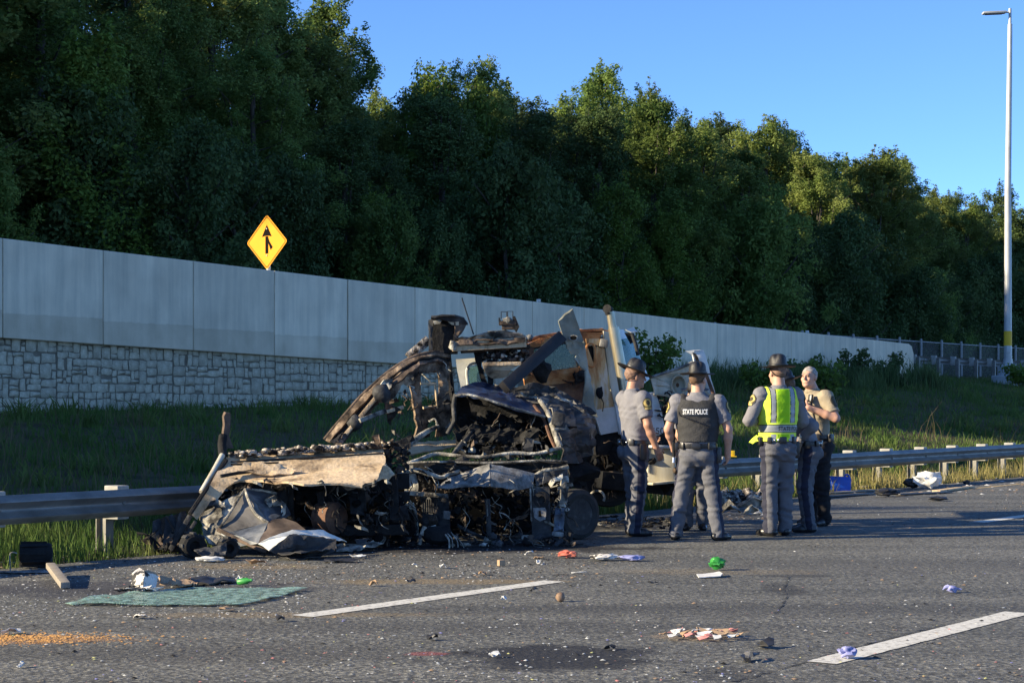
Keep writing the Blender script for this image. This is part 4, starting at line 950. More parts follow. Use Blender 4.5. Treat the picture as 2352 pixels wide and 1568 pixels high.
    def rail_between(a0, a1, n=10):
        lo_, hi_ = [], []
        inn = inner[::-1]
        for (u0, v0, y0), (u1, v1, y1) in zip(outer, inn): lo_.append((u0 + (u1 - u0) * a0, v0 + (v1 - v0) * a0, y0 + (y1 - y0) * a0)); hi_.append((u0 + (u1 - u0) * a1, v0 + (v1 - v0) * a1, y0 + (y1 - y0) * a1))
        return lo_ + hi_[::-1]
    sheet_part('arch_band', root, rail_between(0.0, 0.34), 'scorched_tan', 0.03, 0.04, 0.005, 12, 0.012)
    sheet_part('arch_band', root, [(u, v, Y + .03) for u, v, Y in rail_between(0.33, 0.67)], 'char', 0.02, 0.05, 0.01, 13, 0.012)
    sheet_part('arch_band', root, rail_between(0.66, 1.0), 'brown_char', 0.025, 0.04, 0.006, 18, 0.018)
    tube_part('arch_rim', root, [(u - 3, v - 2, Y) for u, v, Y in outer], 0.022, 'brown_char', 7, 2)
    beam_part('upper_brace', root, (938, 820, 20.9), (984, 780, 21.0), 0.10, 0.07, 'foam_ash')
    beam_part('inner_rail', root, (784, 1010, 20.0), (868, 908, 20.15), 0.045, 0.06, 'burnt_tan')
    beam_part('inner_rail', root, (826, 966, 20.0), (886, 943, 20.2), 0.05, 0.04, 'ash')
    beam_part('inner_rail', root, (886, 946, 20.2), (925, 935, 20.4), 0.04, 0.04, 'burnt_tan')
    for (u, v, s) in ((816, 971, .085), (876, 902, .10)):
        mb = MB(); mb.lump(P(u, v, 20.05), (s, s * .7, s), int(u), 0.3, 2); part('hub', mb, 'char_grey', root, 0.8)
    sheet_part('gusset', root, [(868, 890, 20.2), (888, 870, 20.25), (903, 868, 20.3), (897, 890, 20.25), (882, 912, 20.2), (870, 915, 20.15)], 'ash', 0.012, 0.04, 0.02, 14, 0.02)
    sheet_part('gusset', root, [(884, 922, 20.25), (920, 940, 20.3), (905, 955, 20.3), (896, 978, 20.3), (890, 960, 20.25)], 'brown_char', 0.012, 0.04, 0.02, 15, 0.015)
    sheet_part('arch_skin', root, [(866, 893, 20.25), (905, 864, 20.35), (950, 842, 20.5), (1000, 828, 20.65), (1005, 850, 20.7), (962, 858, 20.55), (946, 882, 20.5), (921, 886, 20.4), (906, 912, 20.35), (888, 926, 20.3), (876, 916, 20.25)], 'scorched_tan', 0.012, 0.035, 0.01, 33, 0.025)
    # charred side panel with a window opening
    o = [(937, 848, 20.6), (965, 838, 20.65), (1005, 826, 20.75), (1028, 830, 20.8)]
    sheet_part('side_panel', root, o + [(1032, 870, 20.8), (1008, 868, 20.75), (1003, 855, 20.75), (968, 855, 20.65), (964, 868, 20.65), (942, 870, 20.6)], 'scorched_tan', 0.03, 0.05, 0.008, 16, 0.014)
    sheet_part('side_panel', root, [(936, 869, 20.6), (964, 867, 20.65), (967, 934, 20.65), (1003, 934, 20.72), (1008, 868, 20.75), (1024, 870, 20.75), (1036, 950, 20.8), (1030, 998, 20.8), (1000, 1002, 20.75), (1004, 975, 20.75), (990, 962, 20.7), (978, 975, 20.7), (984, 1004, 20.7), (946, 1008, 20.6), (955, 980, 20.6), (944, 915, 20.6)], 'scorched_tan', 0.03, 0.05, 0.008, 17, 0.018)
    tube_part('window_trim', root, [(966, 880, 20.55), (1000, 882, 20.6), (1003, 932, 20.65), (972, 936, 20.55)], 0.016, 'clean_tan', 6)
    mb = MB(); mb.tube([P(985, 968, 20.6), P(999, 962, 20.6), P(1003, 976, 20.6), P(992, 986, 20.6)], 0.012, 6, smoothpath=3); part('bracket', mb, 'ash', root, 0.9)
    # column with boxed head
    beam_part('column', root, (1018, 812, 21.0), (1034, 985, 21.0), 0.17, 0.16, 'char', 0.01)
    sheet_part('column_face', root, [(1018, 836, 20.9), (1030, 838, 20.9), (1046, 965, 20.9), (1034, 985, 20.9), (1026, 900, 20.9)], 'char_grey', 0.02, 0.05, 0.01, 19, 0.01)
    mb = MB()
    f = pl([(985, 740, 20.75), (1047, 742, 20.75), (1044, 810, 20.75), (988, 812, 20.75)]); b = [p + Vector((0.02, 0.55, 0)) for p in f]
    mb.hexa(f, b); part('column_head', mb, 'char', root)
    sheet_part('head_side', root, [(984, 735, 20.7), (997, 729, 20.7), (992, 770, 20.7), (993, 805, 20.7), (985, 806, 20.7)], 'char_grey', 0.02, 0.04, 0.01, 20, 0.008)
    sheet_part('head_lid', root, [(990, 727, 20.6), (1015, 722, 20.6), (1045, 723, 20.6), (1066, 730, 20.65), (1075, 742, 20.7), (1060, 748, 21.0), (1020, 738, 21.1), (992, 738, 21.1)], 'char_grey', 0.02, 0.05, 0.01, 22)
    sheet_part('head_flap', root, [(1044, 740, 20.65), (1074, 742, 20.7), (1068, 752, 20.7), (1060, 768, 20.7), (1050, 777, 20.7), (1042, 772, 20.7)], 'brown_char', 0.012, 0.03, 0.01, 23, 0.015)
    sheet_part('tan_insert', root, [(1022, 733, 20.66), (1054, 730, 20.66), (1054, 747, 20.66), (1038, 746, 20.66)], 'clean_tan', 0.01, 0.05, 0.0, 24)
    sheet_part('tan_insert', root, [(995, 735, 20.67), (1017, 733, 20.67), (1010, 744, 20.66), (998, 746, 20.66)], 'ash', 0.01, 0.04, 0.01, 25, 0.01)
    # corrugated sheet hanging over the guardrail
    for i in range(5):
        x = i * 15; sheet_part('corrugated_strip', root, [(350 + x, 1198 - i * 5, 17.95 + (i % 2) * .1), (366 + x, 1188 - i * 4, 17.95 + ((i + 1) % 2) * .1), (395 + x * .8, 1225, 17.9 + ((i + 1) % 2) * .08), (372 + x * .6, 1262, 17.82), (352 + x * .7, 1258, 17.82)], 'brown_char' if i % 2 else 'char_grey', 0.01, 0.08, 0.012, 40 + i, 0.01)
    beam_part('lower_arm', root, (438, 1182, 17.75), (392, 1262, 17.78), 0.05, 0.04, 'char_grey')
    beam_part('lower_arm', root, (450, 1196, 17.72), (412, 1256, 17.75), 0.035, 0.03, 'char_grey')
    mb = clutter(40, 335, 450, 1220, 1275, 17.75, 18.15, 0.10, 26, nm=2); part('charred_mass', mb, ['char', 'brown_char'], root, kind='stuff')
build_truck_body()

# ---- crumpled sheet metal lying in front
def build_crumple():
    root = thing('crumpled_sheet_metal', 'crumpled grey and white sheet metal lying in front of the tan truck body', 'sheet metal', G(590, 1262))
    A, B, C, D = (563, 1123, 18.03), (501, 1216, 17.73), (534, 1221, 17.68), (617, 1200, 17.73)
    E, Fv, Gv, Hh, I = (540, 1256, 17.58), (593, 1248, 17.38), (614, 1267, 17.38), (702, 1216, 17.68), (643, 1187, 17.88)
    sheet_part('left_wing', root, [(457, 1183, 17.98), (476, 1170, 18.03), (520, 1162, 18.08), A, B, (478, 1232, 17.83), (468, 1232, 17.88)], 'ash', 0.008, 0.06, 0.022, 51, 0.01)
    sheet_part('left_wing', root, [(466, 1210, 17.88), (505, 1196, 17.88), B, E, (510, 1255, 17.73), (476, 1248, 17.83)], 'fold_grey', 0.008, 0.06, 0.012, 52, 0.01)
    sheet_part('centre_fold', root, [A, B, C, D, (600, 1170, 17.90)], 'fold_grey', 0.008, 0.06, 0.008, 53)
    sheet_part('lower_fold', root, [C, D, Fv, (565, 1240, 17.53)], 'fold_blue', 0.008, 0.06, 0.006, 54)
    sheet_part('lower_fold', root, [B, C, (565, 1240, 17.53), Fv, E], 'fold_blue', 0.008, 0.06, 0.006, 55)
    sheet_part('brown_fold', root, [D, I, (680, 1200, 17.83), Hh, (650, 1222, 17.58), Fv], 'fold_brown', 0.008, 0.06, 0.006, 56)
    sheet_part('right_flap', root, [A, (600, 1128, 18.18), (641, 1134, 18.23), (655, 1155, 18.18), (666, 1184, 18.08), (655, 1190, 17.98), I, D, (600, 1170, 17.90)], 'fold_blue', 0.008, 0.06, 0.01, 57)
    sheet_part('torn_white', root, [(606, 1150, 17.98), (632, 1136, 18.08), (645, 1140, 18.13), (663, 1180, 18.06), (648, 1186, 17.98), (645, 1160, 18.03), (628, 1152, 17.98), (618, 1165, 17.93)], 'ash', 0.008, 0.035, 0.03, 58, 0.02)
    tube_part('rim', root, [A, (600, 1126, 18.14), (641, 1134, 18.20)], 0.014, 'ash', 6)  # pale ash tubes draw highlights along the folded sheet edges
    tube_part('rim', root, [A, (545, 1150, 17.88), (520, 1190, 17.76), B], 0.012, 'ash', 6, 2)
    tube_part('rim', root, [A, (572, 1150, 17.88), (588, 1180, 17.78), D], 0.016, 'ash', 6, 2)
    tube_part('fold_bar', root, [B, (550, 1240, 17.53), Gv], 0.022, 'brown_char', 6)
    sheet_part('white_strip', root, [(593, 1247, 17.36), (622, 1232, 17.38), (671, 1217, 17.48), (741, 1217, 17.63), (797, 1243, 17.68), (760, 1238, 17.53), (700, 1226, 17.38), (660, 1231, 17.28), (618, 1264, 17.23)], 'paint_white', 0.008, 0.05, 0.008, 59, 0.006)
    sheet_part('rolled_panel', root, [(622, 1262, 17.28), (664, 1230, 17.40), (735, 1233, 17.53), (772, 1242, 17.53), (773, 1262, 17.38), (740, 1262, 17.13), (690, 1266, 17.00), (645, 1272, 17.08)], 'char_grey', 0.01, 0.05, 0.014, 63, 0.01)
    sheet_part('rolled_lip', root, [(620, 1264, 17.13), (665, 1228, 17.23), (740, 1232, 17.38), (772, 1240, 17.38), (770, 1268, 17.28), (735, 1276, 17.20), (680, 1283, 17.06), (640, 1278, 17.18)], 'char_grey', 0.008, 0.05, 0.016, 60, 0.012)
    sheet_part('white_scrap', root, [(497, 1145, 17.93), (515, 1157, 17.88), (520, 1165, 17.88), (495, 1166, 17.88), (488, 1160, 17.90)], 'ash', 0.008, 0.03, 0.015, 61, 0.01)
    sheet_part('white_scrap', root, [(470, 1230, 17.73), (500, 1228, 17.68), (522, 1231, 17.63), (505, 1240, 17.63), (498, 1252, 17.63), (480, 1246, 17.68)], 'ash', 0.008, 0.03, 0.02, 62, 0.01)
build_crumple()

# ---- burnt pickup in the centre
def build_pickup():
    root = thing('burnt_pickup', 'burnt-out vehicle front with bare radiator frame and blue-black roof, centre of the wreck', 'wreck', G(1125, 1245))
    front = [(1046, 909, 19.7), (1075, 906, 19.7), (1130, 921, 19.7), (1190, 940, 19.75), (1252, 957, 19.85)]
    back = [(1244, 919, 20.95), (1190, 900, 20.95), (1125, 880, 20.9), (1092, 876, 20.8), (1060, 889, 20.5)]
    sheet_part('roof', root, front + back, 'blue_roof', 0.02, 0.08, 0.009, 71)
    tube_part('roof_edge', root, front, 0.014, 'ash', 6, 3)  # pale ash tube drawn as a highlight along the roof edge
    tube_part('pillar', root, [(1047, 905, 20.0), (1042, 930, 20.0), (1044, 965, 20.0), (1034, 985, 20.0), (1028, 996, 20.0)], 0.026, 'char_grey', 7, 2)
    sheet_part('pillar_skin', root, [(1046, 908, 20.02), (1066, 904, 20.1), (1080, 925, 20.25), (1078, 960, 20.25), (1060, 985, 20.15), (1045, 970, 20.02)], 'char', 0.012, 0.05, 0.03, 72)
    sheet_part('cabin_back', root, [(1050, 905, 20.35), (1250, 945, 20.35), (1285, 1030, 20.35), (1200, 1050, 20.35), (1050, 1050, 20.3), (1043, 965, 20.3)], 'char', 0.015, 0.09, 0.03, 73)
    sheet_part('dashboard', root, [(1040, 985, 19.95), (1100, 972, 20.05), (1180, 985, 20.05), (1235, 985, 20.0), (1240, 1015, 19.9), (1180, 1022, 19.9), (1100, 1012, 19.9), (1050, 1010, 19.9)], 'char', 0.02, 0.05, 0.06, 74, 0.01)
    tube_part('pillar', root, [(1240, 917, 20.0), (1258, 945, 19.95), (1272, 985, 19.8), (1286, 1026, 19.65)], [0.03, 0.03, 0.034, 0.034], 'ash', 8, 3)
    tube_part('pillar', root, [(1226, 930, 20.05), (1250, 965, 19.95), (1262, 1000, 19.8), (1276, 1030, 19.7)], 0.018, 'rust_dark', 6, 3)
    sheet_part('fender', root, [(1242, 906, 20.2), (1290, 899, 20.5), (1330, 928, 20.6), (1365, 949, 20.6), (1376, 972, 20.5), (1373, 1010, 20.35), (1366, 1045, 20.3), (1332, 1064, 20.1), (1304, 1062, 19.9), (1290, 1022, 19.9), (1276, 965, 20.0)], 'sheet_grey', 0.012, 0.06, 0.06, 75, 0.012, nscale=3.0)
    sheet_part('fender_lower', root, [(1304, 1060, 19.95), (1366, 1044, 20.3), (1362, 1090, 20.25), (1345, 1125, 20.2), (1306, 1120, 19.95)], 'char', 0.012, 0.06, 0.08, 76, 0.012)
    sheet_part('crumpled_roof', root, [(1152, 899, 20.7), (1225, 878, 20.8), (1275, 890, 20.9), (1340, 925, 20.9), (1368, 952, 20.8), (1320, 942, 20.5), (1250, 925, 20.4)], 'char_grey', 0.012, 0.05, 0.025, 77, 0.012)
    for i, (u, v, Y) in enumerate([(1262, 905, 20.4), (1300, 915, 20.4), (1330, 938, 20.4), (1215, 905, 20.55)]):
        sheet_part('bent_strip', root, [(u - 22, v - 5, Y), (u + 18, v + 4, Y), (u + 26, v + 13, Y), (u - 12, v + 4, Y)], 'ash' if i % 2 else 'sheet_grey', 0.01, 0.03, 0.02, 78 + i, 0.012)
    mb = MB(); mb.box(P(1283, 962, 19.75), (0.14, 0.1, 0.15), Matrix.Rotation(0.2, 3, 'Y'), bevel=0.03); part('door_mirror', mb, 'char_grey', root, 0.6)
    mb = MB(); mb.tube([P(1272, 985, 19.7), P(1298, 985, 19.75), P(1300, 975, 19.75)], 0.012, 6); part('mirror_bracket', mb, 'ash', root, 0.9)
    # windscreen cowl and radiator support
    tube_part('cowl_bar', root, [(930, 1066, 19.25), (962, 1055, 19.35), (1000, 1042, 19.5), (1050, 1046, 19.45), (1110, 1049, 19.4), (1180, 1040, 19.45), (1230, 1042, 19.45), (1288, 1027, 19.5)], [.02, .022, .024, .02, .02, .022, .02, .024], 'ash', 7, 3)
    tube_part('cowl_bar', root, [(925, 1035, 19.6), (950, 1012, 19.8), (982, 990, 20.0), (1008, 978, 20.1)], [.03, .035, .03, .02], 'ash', 7, 2)
    tube_part('cowl_bar', root, [(1040, 1044, 19.5), (1060, 1020, 19.75), (1078, 1000, 19.9), (1084, 985, 20.0)], [.022, .03, .026, .018], 'sheet_grey', 7, 2)
    sheet_part('tan_board', root, [(935, 1022, 20.3), (985, 1014, 20.4), (1062, 1010, 20.5), (1062, 1022, 20.45), (1000, 1036, 20.3), (940, 1045, 20.2)], 'clean_tan', 0.02, 0.06, 0.012, 81, 0.01)
    sheet_part('radiator_support', root, [(934, 1064, 19.2), (1000, 1060, 19.2), (1120, 1063, 19.15), (1240, 1057, 19.2), (1303, 1060, 19.25), (1302, 1080, 19.25), (1200, 1086, 19.2), (1060, 1086, 19.2), (936, 1086, 19.2)], 'char', 0.03, 0.07, 0.015, 82)
    tube_part('support_edge', root, [(934, 1064, 19.18), (1000, 1060, 19.16), (1120, 1063, 19.12), (1240, 1057, 19.16), (1303, 1060, 19.2)], 0.011, 'ash', 6, 3)  # thin ash tube, an edge highlight on top of the dark support
    tube_part('lamp_arm', root, [(925, 1086, 19.1), (955, 1080, 19.05), (985, 1088, 19.05), (1012, 1096, 19.05), (1030, 1090, 19.1), (1056, 1081, 19.15)], [.025, .03, .028, .022, .026, .02], 'ash', 7, 3)
    tube_part('lamp_arm', root, [(1228, 1092, 19.1), (1250, 1080, 19.12), (1280, 1078, 19.15), (1304, 1072, 19.2)], [.018, .022, .026, .03], 'ash', 7, 3)
    sheet_part('lamp_tray', root, [(1228, 1092, 19.05), (1262, 1082, 19.1), (1303, 1076, 19.15), (1303, 1092, 19.15), (1262, 1104, 19.05), (1232, 1116, 19.0)], 'char_grey', 0.012, 0.05, 0.02, 83)
    # dusty grille sheet with a raised centre
    sheet_part('grille_panel', root, [(1006, 1122, 18.95), (1016, 1110, 19.0), (1032, 1098, 19.08), (1062, 1088, 19.12), (1092, 1082, 19.1), (1110, 1073, 19.05), (1126, 1066, 18.98), (1126, 1117, 18.74), (1090, 1117, 18.8), (1060, 1119, 18.88), (1030, 1122, 18.92)], 'dust_grey', 0.012, 0.05, 0.007, 84, 0.006)
    sheet_part('grille_panel', root, [(1126, 1066, 18.98), (1140, 1077, 19.05), (1152, 1085, 19.1), (1190, 1088, 19.1), (1228, 1088, 19.08), (1222, 1118, 18.98), (1190, 1125, 18.9), (1150, 1120, 18.8), (1126, 1117, 18.74)], 'dust_grey', 0.012, 0.05, 0.007, 85, 0.006)
    # left upright and crossbar
    sheet_part('left_upright', root, [(931, 1070, 19.15), (950, 1070, 19.15), (962, 1118, 19.05), (958, 1135, 19.05), (942, 1132, 19.05)], 'ash', 0.02, 0.04, 0.005, 86, 0.006)
    sheet_part('left_upright', root, [(928, 1100, 19.2), (942, 1096, 19.2), (944, 1135, 19.15), (930, 1138, 19.15)], 'ash', 0.02, 0.04, 0.012, 87, 0.008)
    beam_part('crossbar', root, (929, 1131, 19.0), (1030, 1139, 18.95), 0.045, 0.05, 'ash')
    tube_part('strap', root, [(947, 1155, 19.0), (954, 1175, 18.98), (958, 1200, 18.97), (958, 1228, 18.97)], 0.017, 'ash', 6, 2)
    sheet_part('core_plate', root, [(966, 1141, 19.15), (1031, 1143, 19.1), (1034, 1216, 19.05), (1010, 1219, 19.05), (972, 1212, 19.1)], 'char_grey', 0.02, 0.06, 0.02, 88)
    mb = MB()
    for i in range(7): mb.tube([P(972 + i * 5, 1146, 19.05), P(973 + i * 5, 1178, 19.02)], 0.008, 5)
    part('cooler_fins', mb, 'brown_char', root)
    mb = MB(); mb.box(P(1026, 1182, 18.98), (0.075, 0.03, 0.085), Matrix.Rotation(0.15, 3, 'Y'), bevel=0.008); part('sensor_plate', mb, 'dust_grey', root)
    for i in range(5):
        tube_part('hose', root, [(985 + i * 4, 1185, 19.0), (988 + i * 4, 1195, 18.97), (986 + i * 4, 1206, 19.0)], 0.009, 'brown_char', 5)
    beam_part('hood_latch_post', root, (1120, 1145, 18.95), (1124, 1240, 18.92), 0.05, 0.04, 'char_grey')
    tube_part('post_edge', root, [(1118, 1148, 18.9), (1120, 1185, 18.88)], 0.008, 'ash', 5)  # thin ash tube adds a highlight to the post edge
    # right upright
    sheet_part('right_plate', root, [(1219, 1120, 19.0), (1262, 1116, 19.02), (1266, 1236, 18.95), (1222, 1240, 18.92)], 'char_grey', 0.02, 0.05, 0.014, 89)
    tube_part('plate_edge', root, [(1218, 1121, 18.96), (1221, 1196, 18.92)], 0.010, 'ash', 5)  # thin ash tube adds a highlight down the plate edge
    sheet_part('access_cover', root, [(1224, 1166, 18.9), (1252, 1165, 18.9), (1255, 1172, 18.9), (1253, 1192, 18.89), (1240, 1197, 18.88), (1227, 1188, 18.89)], 'dust_grey', 0.012, 0.05, 0.006, 90)
    sheet_part('cover_slot', root, [(1237, 1172, 18.865), (1242, 1172, 18.865), (1244, 1186, 18.86), (1237, 1186, 18.86)], 'blackhole', 0.004, 0.05, 0.0, 91)
    mb = MB(); c = P(1244, 1147, 18.93); mb.lathe([(0.08, 0), (0.085, 0.02), (0.04, 0.03), (0.035, 0.01)], 20, Matrix.Translation(c) @ Matrix.Rotation(math.pi / 2, 4, 'X')); part('horn', mb, 'char', root, 0.6)
    sheet_part('lit_bracket', root, [(1260, 1112, 18.95), (1270, 1100, 18.98), (1290, 1090, 19.05), (1291, 1100, 19.02), (1275, 1108, 18.95), (1266, 1120, 18.93)], 'paint_cream', 0.016, 0.03, 0.012, 92)  # cream colour stands in for yellow light falling on this piece
    sheet_part('right_upright', root, [(1288, 1096, 19.1), (1303, 1092, 19.15), (1304, 1120, 19.12), (1299, 1165, 19.05), (1284, 1162, 19.02), (1286, 1120, 19.05)], 'ash', 0.02, 0.04, 0.005, 93)
    sheet_part('right_upright', root, [(1274, 1166, 19.0), (1298, 1166, 19.05), (1294, 1226, 18.98), (1272, 1226, 18.94)], 'sheet_blue', 0.016, 0.05, 0.016, 94)
    sheet_part('sill', root, [(1178, 1240, 18.95), (1225, 1232, 18.92), (1292, 1214, 18.96), (1293, 1230, 18.95), (1225, 1244, 18.9), (1195, 1248, 18.92)], 'char_grey', 0.02, 0.06, 0.012, 95)
    mb = MB(); mb.box(P(1281, 1226, 18.9), (0.12, 0.05, 0.05), Matrix.Rotation(0.1, 3, 'Y'), bevel=0.015); part('tow_bracket', mb, 'dust_grey', root)
    tube_part('strut', root, [(1168, 1214, 19.3), (1195, 1190, 19.2), (1216, 1168, 19.1)], 0.010, 'brown_char', 5)
    tube_part('strut', root, [(1040, 1200, 19.2), (1080, 1222, 19.1), (1120, 1238, 19.0)], 0.018, 'char_grey', 6)
    sheet_part('bay_shade', root, [(930, 1070, 20.2), (1300, 1065, 20.2), (1300, 1225, 20.2), (930, 1225, 20.2)], 'blackhole', 0.02, 0.2, 0.04, 96)  # black sheet stands in for the darkness deep in the bay
    mb = clutter(200, 1036, 1216, 1122, 1238, 19.15, 19.9, 0.11, 101, nm=4, wires=.3); part('engine_remains', mb, ['blackhole', 'char', 'char', 'brown_char'], root, kind='stuff')
    mb = clutter(90, 930, 1040, 1070, 1220, 19.15, 19.7, 0.08, 102, nm=4, wires=.45); part('engine_remains', mb, ['char', 'blackhole', 'brown_char', 'ash'], root, kind='stuff')
    mb = clutter(70, 1060, 1240, 1008, 1058, 19.6, 20.2, 0.08, 103, nm=4, wires=.3); part('cabin_remains', mb, ['char', 'char', 'char_grey', 'ash'], root, kind='stuff')
    mb = clutter(60, 1262, 1305, 1110, 1180, 19.0, 19.5, 0.05, 104, nm=4, wires=.5); part('engine_remains', mb, ['char', 'char_grey', 'ash', 'dust_grey'], root, kind='stuff')
    mb = clutter(60, 1060, 1280, 960, 1020, 20.05, 20.35, 0.10, 105, nm=2, wires=.3); part('cabin_remains', mb, ['char', 'blackhole'], root, kind='stuff')
    wheel_part(root, P(1322, 1180, 19.75) * 1.0, (0.62, -0.78, 0), 0.272, 0.2)
    # left hub wrapped in tyre cord
    mb = MB(); r = random.Random(8); c = P(905, 1200, 18.95)
    for i in range(70):
        R0 = r.uniform(0.10, 0.235); ph = r.uniform(0, 6); ln = r.uniform(2.2, 5.0); off = Vector((r.gauss(0, .05), r.gauss(0, .06), r.gauss(0, .02))); pts = []
        for k in range(9):
            a = ph + ln * k / 8; p = c + off + Vector((math.cos(a) * R0 * (1 + .1 * r.gauss(0, 1)), r.gauss(0, .012), math.sin(a) * R0)); p.z = max(0.015, p.z); pts.append(p)
        mb.tube(pts, 0.0045, 4, 0 if r.random() < .6 else 1, smoothpath=2)
    part('tyre_cords', mb, ['char', 'brown_char'], root, kind='stuff')
    mb = MB(); mb.lathe([(0.05, 0.02), (0.13, 0.02), (0.15, -0.1), (0.08, -0.14)], 20, Matrix.Translation(c + Vector((0, .1, 0))) @ Matrix.Rotation(math.pi / 2, 4, 'X')); part('hub', mb, 'char', root, 0.6)
    mb = MB()
    for i in range(16): mb.lump(P(r.uniform(905, 945), r.uniform(1145, 1180), 18.95 + r.uniform(-.1, .2)), (.03, .025, .03), i, .6, 1)
    part('burnt_rubber', mb, 'ash', root, 0.8, kind='stuff')
    # pieces hanging to the ground on the left
    tube_part('pipe', root, [(968, 1229, 18.6), (976, 1209, 18.62)], 0.026, 'ash', 8)
    tube_part('pipe', root, [(984, 1213, 18.7), (1002, 1209, 18.7)], 0.02, 'ash', 8)
    tube_part('pipe', root, [(964, 1250, 18.6), (966, 1236, 18.6)], 0.022, 'ash', 8)
    mb = MB(); mb.lump(P(1005, 1228, 18.65), (0.17, 0.12, 0.10), 3, 0.35, 2); part('melted_trim', mb, 'char', root, 0.8)
    for i, (a, b, c2) in enumerate((((1018, 1222), (1031, 1238), (1032, 1258)), ((1024, 1222), (1038, 1236), (1040, 1257)), ((1036, 1222), (1050, 1240), (1052, 1256)), ((1045, 1228), (1060, 1246), (1066, 1258)))):
        tube_part('wire', root, [(*a, 18.6), (*b, 18.5), (*c2, 18.48)], 0.010 if i == 0 else 0.006, 'ash', 5, 2)
    tube_part('wire', root, [(1132, 1222, 18.8), (1142, 1240, 18.7), (1134, 1255, 18.6), (1122, 1257, 18.6)], 0.008, 'char_grey', 5, 3)
    mb = clutter(90, 850, 1320, 1232, 1258, 18.5, 19.1, 0.09, 111, nm=4, wires=.35); part('ground_debris', mb, ['char', 'char_grey', 'ash', 'brown_char'], root, kind='stuff')
build_pickup()
def loose_wires(root, n, u0, u1, v0, v1, Y0, Y1, seed, drop=(20, 70)):
    r = random.Random(seed); mb = MB()
    for i in range(n):
        u, v, Y = r.uniform(u0, u1), r.uniform(v0, v1), r.uniform(Y0, Y1); pts = [(u, v, Y)]
        for k in range(4): u += r.gauss(0, 9); v += r.uniform(*drop) / 4; pts.append((u, v, Y + r.gauss(0, .05)))
        w = [P(*q) for q in pts]
        for q in w: q.z = max(.012, q.z)
        mb.tube(w, r.uniform(.003, .007), 4, int(r.random() * 3), smoothpath=3)
    part('loose_wires', mb, ['char', 'brown_char', 'ash'], root, kind='stuff')
def torn_strips(root, n, u0, u1, v0, v1, Y0, Y1, seed, size=24):
    r = random.Random(seed); mb = MB()
    for i in range(n):
        u, v, Y = r.uniform(u0, u1), r.uniform(v0, v1), r.uniform(Y0, Y1); a = r.gauss(0, .8); L_ = size * r.uniform(.5, 1.5); w = r.uniform(2, 7); du, dv = math.cos(a) * L_, math.sin(a) * L_
        mb.sheet([P(u, v, Y), P(u + du * .5, v + dv * .5 - r.uniform(0, 5), Y - .05), P(u + du, v + dv, Y), P(u + du + w * .3, v + dv + w, Y + .02), P(u + du * .5, v + dv * .5 + w, Y - .03), P(u, v + w, Y)], .006, .04, .015, seed + i, .012, mi=int(r.random() * 4))
    for q in mb.v: q.z = max(.01, q.z)
    part('torn_strips', mb, ['ash', 'char_grey', 'sheet_grey', 'brown_char'], root, 0.4, kind='stuff')
_pk = next(o for o in bpy.data.objects if o.name.startswith('burnt_pickup')); _tb = next(o for o in bpy.data.objects if o.name.startswith('burnt_truck_body'))
loose_wires(_pk, 44, 930, 1300, 1050, 1200, 18.85, 19.4, 301); loose_wires(_pk, 12, 1060, 1280, 930, 1020, 19.95, 20.2, 302)
torn_strips(_pk, 20, 930, 1290, 1040, 1130, 18.95, 19.5, 303); torn_strips(_pk, 16, 1050, 1260, 1010, 1050, 19.5, 20.1, 304); torn_strips(_pk, 14, 940, 1290, 1180, 1245, 18.8, 19.1, 305); torn_strips(_pk, 7, 1240, 1370, 890, 1060, 20.0, 20.3, 306)
loose_wires(_tb, 40, 560, 930, 1112, 1180, 17.95, 18.7, 307); torn_strips(_tb, 34, 560, 930, 1118, 1235, 18.0, 18.7, 308); torn_strips(_tb, 16, 560, 890, 1102, 1118, 17.7, 18.0, 309, 18); loose_wires(_tb, 16, 900, 1040, 830, 940, 20.4, 20.8, 310, (15, 40)); torn_strips(_tb, 14, 880, 1040, 820, 1000, 20.3, 20.8, 311, 16)

